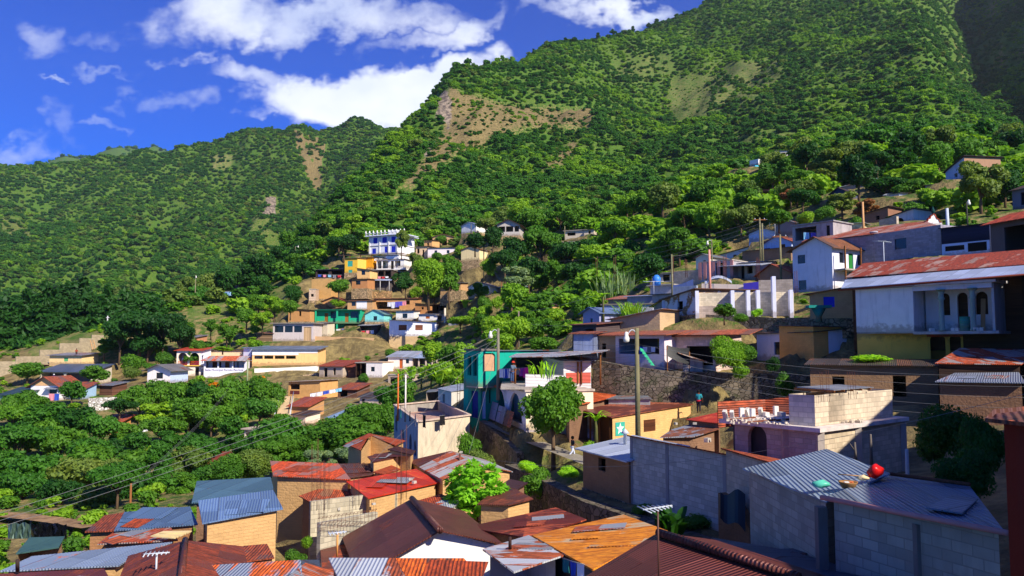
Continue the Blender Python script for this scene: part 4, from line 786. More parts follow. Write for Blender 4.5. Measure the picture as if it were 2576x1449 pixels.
b = MB(); b.slab([at(1280,897,60.5),at(1400,896,60),at(1512,885,60),at(1535,879,66),at(1300,889,67)],.06); b.build('canopy_roof',('zinc',(186,186,192),(140,90,70),.35),r)
for px,Y in ((1296,61),(1365,61),(1428,61.5),(1462,61.5),(1510,62)):
    a = at(px,897-(px-1296)*.05,Y); c = at(px,968,Y); b = MB(); b.tube([(a.x,a.y,c.z),a],.07,7); b.build('post','wood',r)
b = MB(); b.box(at(1262,970,62).x,at(1420,970,62).x,56.8,67,at(1300,964,62).z-.2,at(1300,964,62).z,0); b.build('deck','conc',r)
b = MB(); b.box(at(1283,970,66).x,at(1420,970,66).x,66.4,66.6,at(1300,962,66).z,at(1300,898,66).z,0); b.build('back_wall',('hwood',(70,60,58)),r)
# 11 ochre house with the painted star
PO = [(1461,1031,-4.55),(1538,1050,-4.7),(1746,1016,-4.3),(1600,1003,-4.25)]
r = sheds('ochre house with the star','ochre mud house with a white star painted on a teal square beside its porch',PO,-6.95,('adobe',(226,180,116)),('zinc',(128,66,50),(150,84,60),.55),inset=.28,Yd=50,nowall=(0,),ops={1: [('b',.37,.52,.46,.84,('hwood','brown')),('a',.93,.985,.15,.8)]})
a = C3(PO[1]); c = C3(PO[2]); e = Vector((c.x-a.x,c.y-a.y,0)); Ls = e.length; e /= Ls; nrm = Vector((e.y,-e.x,0)); cc_ = sum((C3(p) for p in PO),Vector())/4; dd = Vector((cc_.x-a.x,cc_.y-a.y,0)); q0 = a+dd.normalized()*.28
def onstar(s_,z,off=.03): return Vector((q0.x,q0.y,0))+e*s_+nrm*off+Vector((0,0,z))
def pz(py,s_): Y = onstar(s_,0).y; return at(1555,py,Y).z
x0s,x1s = .28,1.28; zt = pz(1062,.7); zb = pz(1096,.7)
b = MB(); b.add([onstar(x0s,zb),onstar(x1s,zb),onstar(x1s,zt),onstar(x0s,zt)],[(0,1,2,3)]); bd = b.build('painted_square',('plain',(60,172,150)),r)
b = MB(); cx = (x0s+x1s)/2; cz = (zb+zt)/2; pts = []
for i in range(10):
    rr = (.42,.17)[i % 2]; t_ = PI/2+i*PI/5; pts.append(onstar(cx+rr*math.cos(t_),cz+rr*math.sin(t_),.036))
b.add(pts+[onstar(cx,cz,.036)],[(i,(i+1) % 10,10) for i in range(10)]); b.build('painted_star',P('white'),r)
def strokes(r,L_,name='painted_letter'):
    b = MB()
    for (sa,za,sb,zb_) in L_:
        p = onstar(sa,za,.033); q = onstar(sb,zb_,.033); b.beam(p,q,.055,.012)
    return b.build(name,P('white'),r)
z1 = zb-.14; z0 = z1-.3
strokes(r,[(.3,z0,.3,z1),(.3,z1,.45,z1-.07),(.45,z1-.07,.45,z0+.07),(.45,z0+.07,.3,z0)]); strokes(r,[(1.2,z1,1.02,z1),(1.02,z1,1.02,z0),(1.02,z0,1.2,z0),(1.02,(z0+z1)/2,1.14,(z0+z1)/2)])
a = C3(PO[0]); c = C3(PO[1])
for f in (.12,.5,.9):
    p = a+(c-a)*f; p += (cc_-p).normalized()*.5; b = MB(); b.tube([(p.x,p.y,-8),(p.x,p.y,p.z-.1)],.07,7); b.build('post','wood',r)
b = MB(); p = a+(cc_-a)*.35; q = c+(cc_-c)*.3; b.add([Vector((p.x,p.y,-8)),Vector((q.x,q.y,-8)),Vector((q.x,q.y,q.z)),Vector((p.x,p.y,p.z))],[(0,1,2,3)]); b.build('porch_back_wall',('adobe',(120,88,58)),r)
r = sheds('orange roof behind the mango','bright orange roof sheets right of the mango tree',[(1400,975,-3.45),(1430,1024,-4.1),(1521,1004,-4.0),(1560,989,-3.75)],-6.4,AD,('zinc',(196,86,44),(205,96,50),.6),inset=.3,Yd=60)
sheds('pale lean-to','pale blocks and tin lean-to behind the ochre house with the star',[(1525,1003,-4.0),(1640,1003,-3.9),(1628,994,-3.8),(1556,990,-3.8)],-6.3,BLW,MIDZ,inset=.2,Yd=60)
sheds('small red roof','small bright red roof between the ochre house and the block terrace house',[(1724,1055,-4.4),(1810,1065,-4.4),(1812,1036,-4.2)],-6.4,AD,('zinc',(214,66,36),(200,80,50),.3),inset=.2)
sheds('scrap roof','sagging scrap roof of grey and brown sheets weighted with blocks below the small red roof',[(1660,1100,-5.0),(1745,1098,-5.0),(1810,1078,-4.7),(1740,1066,-4.7),(1690,1080,-4.9)],-6.6,AD,('zinc',(170,172,180),(120,70,50),.5),inset=.3,name='shack')
# 12 block house with the terrace
Cn = atz(2063,1078,-3.12); Lf = atz(1808,1054,-3.12); Rt = atz(2287,1049,-3.12); Bk = Lf+Rt-Cn
r = empty('block_house',(Cn.x,Cn.y,-5.4),0,'unfinished grey block house with a rubble strewn terrace and an arched opening','house'); REFS.append((2050,1090,'unfinished block terrace house',31)); cen_ = (Lf+Rt)/2
def ins(p,k=.35): d = cen_-p; d.z = 0; return p+d.normalized()*k
a,c,d_,e_ = ins(Lf,.7),ins(Cn),ins(Rt),ins(Bk)
cwall(a,c,[('a',.17,.40,.30,.94)],cen_,('block',(190,180,168)),-6.2); cwall(c,d_,[],cen_,('block',(212,190,158)),-6.2); cwall(d_,e_,[],cen_,BL,-6.2); cwall(e_,a,[],cen_,BL,-6.2)  # left wall darker, right wall lighter: shade and sun put into the colour
b = MB(); b.slab([Lf,Cn,Rt,Bk],.16); b.build('terrace_slab',('conc',(214,200,190)),r)
for p in (c,c+(d_-c)*.42,d_,a+(c-a)*.62):
    b = MB(); b.box(p.x-.13,p.x+.13,p.y-.13,p.y+.13,-6.2,p.z-.17); b.build('pillar',('conc',(172,160,148)),r)
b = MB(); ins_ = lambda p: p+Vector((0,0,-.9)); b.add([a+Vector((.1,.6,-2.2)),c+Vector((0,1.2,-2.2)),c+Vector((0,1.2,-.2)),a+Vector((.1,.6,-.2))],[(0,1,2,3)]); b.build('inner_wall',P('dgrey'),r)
# its upper room
ex = (Rt-Cn); ex.z = 0; lr = ex.length; ex.normalize(); ey = Vector((-ex.y,ex.x,0))
u0 = Cn+ex*.55+ey*.5; u0.z = -3.11
v = volume(r,u0,ex,lr-1.0,1.1,1.22,('block',(220,200,172)),('none',0,None),ops={'F': [('h',.16,.36,.06,.98)]},fdep=0,Yd=31,side={'L': ('block',(226,212,196))})
b = MB()
for k in range(5): b.beam(v.pt(1.2+k*.75,-.2,1.3),v.pt(1.1+k*.75,1.5,1.34),.06,.08)
b.build('roof_poles','wood',r); b = MB(); b.slab([v.pt(1.3,-.1,1.36),v.pt(4.7,-.1,1.36),v.pt(4.7,1.5,1.42),v.pt(1.3,1.5,1.42)],.03); b.build('roof_sheet',('zinc',(150,152,158),'rust',.2),r)
freewall('rust red corrugated fence at the back of the rubble strewn terrace',[(1806,1010,35.4),(1925,1005,37),(2050,990,36)],1.05,('zinc',(160,92,70),(150,72,48),.7,True),name='sheet_fence',th=.04,down=.1)
TB = (Lf,Cn,Rt,Bk); stamp([Lf,Cn,Rt,Bk],-5.4,2.)
# 13 long brown house and roofs at the right
v = house('long brown mud house','long dull brown mud house under a thin flat roof below the yellow wall',(2040,50),(2362,47),1012,915,4,('adobe',(150,116,84)),('shed',.25,('zinc',(96,84,78),(90,60,48),.5)),o=.3,fdep=2,Yd=48,ops={'F': [('h',.18,.28,.35,.68),('h',.66,.76,.2,.72)],'L': []})
sheds('pale rust roof at the right','pale roof fading to rust orange at the right below the columned house',[(2352,913,43),(2570,916,42),(2620,880,47),(2414,875,48)],-3.6,('hwood',(60,40,30)),('zinc',(196,184,176),(160,70,36),.62),inset=.3,Yd=45)
sheds('blue grey sheet roof','low blue grey roof of loose sheets in deep shade at the right',[(2352,959,40),(2580,962,38),(2560,932,43),(2418,931,44)],-4.2,AD,('zinc',(150,158,176),(140,84,60),.25),inset=.3,Yd=40,name='shack')
# 14 columned house
v = house('columned house','white upper storey with an open columned gallery over a yellow ground floor',(2155,54),(2300,51.2),836,728,5,('paint',(240,234,226)),('flat',0,('conc',(150,145,145))),o=.28,fdep=0,Yd=54,st_=False)
CH = v; g0 = v.w
slabon(v.root,'gallery_floor',v,g0+.0,g0+4.9,-.15,5,-.18,-.005,('conc',(190,180,170))); slabon(v.root,'gallery_roof',v,g0+.25,g0+4.9,-.35,5.3,v.h+.0,v.h+.15,('conc',(206,200,196)))
slabon(v.root,'gallery_beam',v,g0-.0,g0+4.6,-.1,.1,v.h-.32,v.h-.005,('paint',(216,210,214)))
wb = MB(); wallside(v.root,wb,[(0,0),(4.4,0),(4.4,v.h-.02),(0,v.h-.02)],4.4,v.h,lambda a,c,d: v.pt(g0+.1+a,1.7+d,c),[('a',.2,.34,.36,.85),('a',.44,.58,.0,.85),('a',.68,.84,.36,.85)],54); wb.build('gallery_wall',('paint',(232,216,208)),v.root)
slabon(v.root,'side_wall',v,g0+4.5,g0+4.65,.1,5,0,v.h-.01,('conc',(190,186,180)))
for x in (g0+1.7,g0+3.5):
    b = MB(); b.lathe([(.2,0),(.2,.12),(.15,.16),(.14,v.h*.66),(.22,v.h*.7),(.16,v.h*.74),(.16,v.h*.82),(.3,v.h*.9),(.3,v.h-.34)],v.pt(x,-.02,0),14); b.build('column',('conc',(150,168,150)),v.root)
w2 = house('','',(2158,53.8),(2425,51),912,838,5,('paint',(244,186,80)),('none',0,None),root=v.root,fdep=2,ops={'F': [('r',.70,.84,0,.88),('r',.88,.98,0,.88)]})
slabon(v.root,'inner_wall',w2,w2.w*.66,w2.w-.1,1.2,1.3,0,w2.h-.05,('paint',(200,140,60)))
slabon(v.root,'red_arch_band',w2,w2.w*.67,w2.w,-.04,-.004,w2.h*.86,w2.h,('paint',(196,60,40)))
# long rusty roof above it
r = sheds('long striped rusty roof','long rust red roof with silver stripes above the columned house',[(2126,698,57),(2700,656,46),(2700,617,51),(2172,662,61)],1.2,('hwood',(92,62,40)),('zinc',(186,150,130),(140,56,34),.78),inset=.45,Yd=55,st_=False)
b = MB(); b.slab([at(2116,725,54.8),at(2700,678,44),at(2700,657.5,45.8),at(2127,702,57.2)],.03); b.build('skirt_roof',('zinc',(190,200,222),'rust',.08),r)
b = MB(); b.tube([at(2108,730,54.6),at(2700,681,43.9)],.06,8); b.build('gutter',P('rust'),r)
v = house('dark timber house','dark plank walled house in deep shade under the long striped roof',(2494,53.5),(2760,40),900,700,5,('hwood',(70,46,30)),('none',0,None),fdep=2,Yd=50)
v = house('mud house with the blue window','mud house with a bright blue shuttered window under a lopsided roof',(2038,60.5),(2156,58.5),802,738,4,('adobe',(196,158,110)),('shedx',.45,('zinc',(80,66,60),(80,50,40),.5)),o=.4,fdep=1.5,Yd=60,ops={'F': [('b',.30,.54,.44,.84,P('blue'))]},found=STN)
v = house('white and ochre corner house','low house, white on the left and ochre on the lit right, below the stone ledge',(1905,66),(2047,58.5),905,838,4,('paint',(214,216,232)),('shed',.35,DARKZ),o=.25,fdep=2,Yd=62,ops={'F': [('w',.33,.52,.2,.66,P('brown'))]})
v2 = house('','',(2048,58.4),(2158,59.6),906,820,4,('adobe',(226,168,92)),('shed',.15,DARKZ),root=v.root,o=.3,fdep=2)
# 15 two storey grey white house and the upper right cluster
v = house('tall white two storey house','tall white two storey house with brown stains and a green door',(1996,82),(2096,78),736,629,5.6,('paint',(224,222,230)),('gabley',1.05,('zinc',(110,84,70),(120,76,50),.6)),apex=.62,o=.5,fdep=2,Yd=80,
          ops={'F': [('w',.13,.33,.66,.86,P('dgrey')),('w',.14,.34,.05,.27,P('dgrey'))],'R': [('w',.2,.34,.62,.86,P('dgrey')),('d',.46,.6,.42,.86,('plain','green')),('w',.72,.86,.6,.84,P('dgrey'))]})
slabon(v.root,'balcony',v,v.w+.02,v.w+1.3,.2,5.5,1.9,2.05,'conc')
for y in (.4,2.9,5.3): slabon(v.root,'post',v,v.w+1.1,v.w+1.22,y-.06,y+.06,0,v.h-.15,'wood')
r = sheds('rust roof beside the chapel gable','long rust and silver striped roof over a grey block wall, upper right',[(2016,609,88),(2087,601,83),(2200,588,79),(2369,570,73),(2327,556,84),(2052,588,96)],8.2,('block',(172,162,166)),('zinc',(196,150,130),(150,72,48),.62),inset=.25,Yd=80,ops={3: []},st_=False)
v = house('grey block wall with one window','plain grey block wall with one dark barred window, upper right',(2201,79),(2370,72.5),659,589,3,('block',(168,160,168)),('none',0,None),fdep=3,Yd=76,ops={'F': [('w',.32,.50,.35,.72,P('steel'))]})
v = house('dark boarded house','dark blue boarded house over a whitewashed base with two black openings',(2371,72.2),(2492,69),650,574,4,('hwood',(38,44,70)),('shed',.1,DARKZ),o=.2,fdep=2,Yd=70)
b = MB(); b.holed([(0,0),(v.w,0),(v.w,v.h*.46),(0,v.h*.46)],[[(v.w*.07,v.h*.22),(v.w*.48,v.h*.22),(v.w*.48,v.h*.38),(v.w*.07,v.h*.38)],[(v.w*.55,v.h*.14),(v.w*.94,v.h*.14),(v.w*.94,v.h*.42),(v.w*.55,v.h*.42)]],lambda a,c,d: v.pt(a,-.05+d,c),.04); b.build('whitewashed_base',('paint','lblue'),v.root)
b = MB(); b.box(0.1,v.w-.1,-.02,-.008,.1,v.h*.45,0,v.M); b.build('black_backing',P('black'),v.root)  # black sheet behind the openings, standing in for the shade inside
v = house('tiled house at the right edge','dark house with a red clay tile roof at the right edge',(2495,62),(2680,56),650,560,5,('paint',(110,90,84)),('gablex',.9,('tile',(176,72,46))),o=.5,fdep=2,Yd=60,ops={'F': [('h',.2,.8,.1,.8)]})
v = house('concrete frame with laundry','open fronted grey concrete room with washing hung inside, upper right',(1994,92),(2097,88),612,570,4,('conc',(170,162,158)),('flat',0,('conc',(150,146,140))),o=.15,fdep=2,Yd=90,ops={'F': [('h',.07,.6,.12,.86),('d',.84,.92,.05,.8,P('dark'))]})
# white scalloped gable with its green finial
r = empty('chapel_gable',at(2350,572,82),0,'small white stepped gable edged with red tiles and topped by a green finial','gable'); REFS.append((2350,555,'white stepped gable',82))
b = MB(); q = at(2326,570,82); x0 = q.x; prof = [(0,0),(2.0,0),(1.75,.42),(1.6,.42),(1.45,.75),(1.3,.75),(1.15,1.12),(1.0,1.3),(.85,1.12),(.7,1.12),(.62,.8),(.42,.8),(.34,.5),(.12,.5)]
for s_ in (0,.25): b.add([(x0+x,82+s_,q.z+z) for x,z in prof],[tuple(range(len(prof)))])
n = len(prof); b.add([(x0+x,82+s_,q.z+z) for s_ in (0,.25) for x,z in prof],[(i,(i+1) % n,n+(i+1) % n,n+i) for i in range(n)]); b.build('gable_wall',('paint','white'),r)
b = MB()
for (xa,za),(xb,zb_) in zip(prof[2:],prof[3:]): b.beam((x0+xa,82.12,q.z+za+.06),(x0+xb,82.12,q.z+zb_+.06),.34,.09)
b.build('tile_edge',('tile',(176,72,46)),r); b = MB(); b.lathe([(.05,0),(.12,.1),(.22,.3),(.12,.5),(.03,.8)],(x0+1.0,82.12,q.z+1.34),10); b.build('finial',P('dgreen'),r)
# ---------------------------------------------------------------- the upper right cluster
v = house('grey gable house','small grey gable fronted house with an aerial, above the concrete room',(1951,110),(2002,108),592,566,4,('paint',(150,140,134)),('gabley',.7,MIDZ),fdep=2,o=.3)
house('white gable strip house','bluish white house front behind the leaning poles, upper right',(1884,120),(1952,117),606,588,4,LB,('gabley',.7,DARKZ),fdep=2)
v = house('bluish gable house','bluish white gable fronted house with a blue shutter and rusty roof',(1921,106),(1992,103),644,613,5,('paint','lblue'),('gabley',.9,('zinc',(160,90,76),(150,72,48),.5)),fdep=2,o=.35,ops={'F': [('b',.02,.24,.1,.6,P('dblue')),('b',.62,.78,.3,.8,P('brown'))]})
house('long white sloped house','long white wall following the sloping street, bright at its right end',(1808,126),(1914,119),661,642,4,('paint',(220,216,224)),('shedx',1.0,DARKZ),fdep=2,ops={'F': [('b',.36,.44,.1,.8,P('brown'))]})
house('dark sloped roof house','dark roofed house with a bright tin eave, upper right',(1868,104),(1990,99),656,632,4,('adobe',(150,120,96)),('shed',.5,DARKZ),fdep=2)
house('white shed by the pink pole','small white washed shed left of the pink pole',(1751,118),(1788,116),684,648,4,OW,('gabley',.5,MIDZ),name='shed',fdep=2,ops={'F': [('b',.5,.68,.4,.75,P('rust'))]})
v = house('pink pillared house','unfinished house with dull pink pillars and grey infill walls',(1762,100),(1842,97),704,661,4,('block',(196,186,190)),('flat',0,'conc'),fdep=2,o=.1,ops={'F': [('h',.5,.74,.15,.9)]})
for f in (.0,.16,.42,.6,.78,1.): slabon(v.root,'pillar',v,v.w*f-.2,v.w*f+.2,-.12,-.01,0,v.h,('paint','pink'))
v = house('cream house with the curved wall','cream coloured house with a dark door and pale sloping tin roof',(1840,99),(1900,96),708,664,4,('paint',(226,196,176)),('shed',.3,PALEZ),o=.4,fdep=2,ops={'F': [('d',.42,.56,.1,.85,P('dark')),('h',.68,.9,.35,.8)]})
b = MB(); b.slab([v.pt(-.2,-2.2,v.h-.4),v.pt(v.w+2.6,-2.2,v.h-.75),v.pt(v.w+2.6,0,v.h-.35),v.pt(-.2,0,v.h)],.06); b.build('eave',PALEZ,v.root)
house('white unfinished block house','roofless pale block walls left of the pink pillars',(1694,104),(1763,101),720,683,4,BLP,('none',0,None),fdep=2)
freewall('blue painted sheet fence below the roofless pale blocks',[(1691,718,90),(1716,714,90),(1744,702,90)],1.1,('zinc',(80,100,160),'rust',.1),name='sheet_fence',th=.05)
freewall('low white parapet wall under the pale tin arch',[(1765,713,86),(1870,716,84)],1.3,('paint',(226,206,188)),name='parapet_wall',th=.3,down=2)
freewall('violet blue painted panel right of the low white parapet',[(1870,713,83.6),(1912,708,83)],1.1,('paint','violet'),name='painted_panel_wall',th=.2,down=1)
freewall('grey slab edge wall left of the low white parapet',[(1690,722,88),(1752,718,86)],1.0,('conc',(150,160,178)),name='parapet_wall',th=.3,down=2)
r = empty('tin_arch',at(1800,712,88),0,'bowed pale tin roof sheets lying behind the low white parapet','tin roof'); b = MB()
for i in range(10):
    a,c = i/10,(i+1)/10; f = lambda t: 698+14*(2*t-1)**2 if t > .12 else 712
    b.slab([at(1773+a*68,f(a),87),at(1773+c*68,f(c),87),at(1773+c*68,f(c)-5,91),at(1773+a*68,f(a)-5,91)],.05)
b.build('sheet',('zinc',(210,216,232),'rust',.05),r)
v = house('rust gable mud house','mud house with a rusty gable roof beside the tall grey pole',(1908,92),(1992,89),716,690,5,('adobe',(176,128,96)),('gabley',1.1,('zinc',(160,84,66),(150,72,48),.6)),apex=.42,fdep=2,o=.4)
freewall('grey block garden wall in front of the rust gable mud house',[(1908,705,80),(1994,702,79)],1.4,('block',(170,156,146)),name='block_wall',th=.2)
v = house('whitewashed brick house','mud brick house with whitewash peeling off and one small black window',(1668,78),(1752,72),806,753,6,'peel',('shedx',.62,('zinc',(120,90,74),(110,70,50),.5)),o=.35,fdep=1.5,Yd=75,found=STN,ops={'F': [('h',.46,.62,.44,.82)]})
slabon(v.root,'corner_pillar',v,-.1,.4,-.05,-.005,0,v.h*.96,('paint','lilac'))
house('grey shed beside the peeling house','narrow grey rendered shed at the left of the peeling mud brick house',(1645,80),(1668,79),800,768,5,('conc',(170,156,156)),('shedx',.5,('zinc',(120,80,64),(130,70,50),.6)),name='shed',fdep=1.5)
# roofless block walls with white pillars
v = house('roofless block walls','roofless block walls with a row of tall white concrete pillars',(1752,71.5),(1998,70),796,736,3,('block',(222,206,176)),('none',0,None),fdep=1.5,Yd=71,nowalls=('B',),found=STN)
slabon(v.root,'back_wall',v,0,v.w,3,3.2,0,v.h*.9,('block',(190,176,156)))
for i,f in enumerate((0.005,.37,.53,.63,.79,.96)):
    x = v.w*f; slabon(v.root,'pillar',v,x-.15,x+.15,-.9,.0,-.3,v.h+(1.3 if i == 4 else .1),('paint',(226,226,240)))
slabon(v.root,'front_ledge',v,0,v.w*.36,-.5,-.01,-.5,v.h*.42,('block',(186,166,150)))
# the dark roofs to the left
for (ref,lab,a,b_,bot,top,dp,wl,rf,kw) in [
  ('stubby roof house','low grey house with a dark flat roof left of the peeling house',(1641,92),(1706,89),762,741,5,('conc',(176,164,160)),('shed',.2,DARKZ),{}),
  ('blue white eave house','house with a long blue white eave above the reeds',(1578,96),(1646,94),768,745,5,('conc',(150,150,165)),('shed',.4,('zinc',(170,180,210),(150,110,100),.2)),{}),
  ('small grey house','small grey concrete house under the blue water tank',(1636,100),(1692,98),738,720,4,('conc',(176,166,160)),('flat',0,'conc'),{}),
  ('grey arch porch house','grey plastered house with rounded porch openings behind the reeds',(1515,86),(1642,84),812,768,4,('paint',(176,174,190)),('flat',0,('conc',(120,110,104))),dict(ops={'F': [('r',.1,.38,0,.86),('r',.5,.66,0,.86)]},o=.15)),
  ('teal and grey gable hut','tiny gabled house with a teal left side and grey front',(1467,80),(1508,78),826,786,3.5,('paint',(160,160,190)),('gabley',.5,('zinc',(120,140,180),'rust',.1)),dict(ops={'F': [('w',.45,.6,.2,.6)]},side={'L': ('paint','teal')})),
  ('low mud terrace house','low mud wall house under a long thin roof below the reeds',(1536,73),(1660,70),824,802,4,('adobe',(206,172,130)),('shedx',.75,('zinc',(150,140,136),(120,80,64),.5)),{}),
  ('dark plank shacks','jumble of dark plank and tin rooms left of the open white house',(1440,72),(1500,70),880,816,4,('hwood',(96,80,78)),('shed',.3,('zinc',(120,84,70),(130,74,54),.6)),dict(ops={'F': [('h',.1,.35,.1,.7),('h',.55,.9,.2,.8)]})),
  ('blue grey tin hut','blue grey tin sided hut left of the open white house',(1443,66),(1493,65.4),890,838,3,('zinc',(140,150,180),'rust',.1),('shed',.2,('zinc',(120,60,44),(130,74,54),.6)),dict(name='hut')),
  ('mud room left of the open house','tall narrow mud room joined to the left of the open white house',(1500,67),(1550,66),915,842,4,('adobe',(176,146,112)),('shed',.3,('zinc',(150,78,58),(150,84,60),.6)),dict(ops={'F': [('h',.3,.5,.2,.7)]}))]:
    house(ref,lab,a,b_,bot,top,dp,wl,rf,fdep=2,**kw)
v = house('open fronted white house','white house with a wide open front, laundry inside and a long rusty roof',(1549,66),(1672,62.5),928,842,4,('paint',(224,208,212)),('shed',.35,('zinc',(170,100,74),(150,84,60),.6)),o=.6,fdep=2,Yd=64,found=STN,ops={'F': [('h',.07,.9,.44,.88)]})
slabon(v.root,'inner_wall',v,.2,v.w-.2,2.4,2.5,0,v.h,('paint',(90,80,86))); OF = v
v = house('white block house under the vine','white block wall and dark porch half hidden by a spreading vine',(1682,64),(1800,61),925,845,4,('block',(226,196,182)),('shed',.3,('zinc',(150,90,66),(150,84,60),.6)),o=.5,fdep=2,Yd=63,ops={'F': [('h',.4,.95,.1,.68)]})
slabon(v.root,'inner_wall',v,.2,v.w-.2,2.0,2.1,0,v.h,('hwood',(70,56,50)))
b = MB(); b.slab([v.pt(-3.2,-.5,v.h+.08),v.pt(7.4,-.5,v.h+.05),v.pt(7.4,1.5,v.h+.5),v.pt(-3.2,1.5,v.h+.4)],.05); b.build('long_eave',('zinc',(170,110,80),(160,84,56),.6),v.root)
v = house('mustard doorway','narrow mustard doorway bay between the open house and the block wall',(1655,64.5),(1681,64.2),905,846,2,('paint',(196,140,50)),('shed',.2,DARKZ),name='doorway',fdep=1.5,ops={'F': [('h',.15,.85,.1,.95)]})
v = house('little grey hut','little grey hut with a rusty eave below the vine',(1718,61.6),(1768,61.2),936,890,2,('conc',(180,160,150)),('shedx',-.5,('zinc',(210,190,170),(160,90,60),.5)),name='hut',fdep=1.2)
r = empty('tarpaulin',at(1690,880,60),0,'black tarpaulin slung between posts in front of the mustard doorway','tarpaulin'); b = MB()
g = [[at(1678+i*8,868+j*9+i*(1.2+j*.7)+3*math.sin(i*.5),61.6-.1*j) for j in range(4)] for i in range(8)]
for i in range(7):
    for j in range(3): b.quad(g[i][j],g[i+1][j],g[i+1][j+1],g[i][j+1])
b.build('cloth',P('black',.5),r)
for px in (1678,1734): b = MB(); a = at(px,870 if px < 1700 else 885,61.5); c = at(px,935,61.5); b.tube([(a.x,a.y,c.z-1),a],.05,6); b.build('post','wood',r)
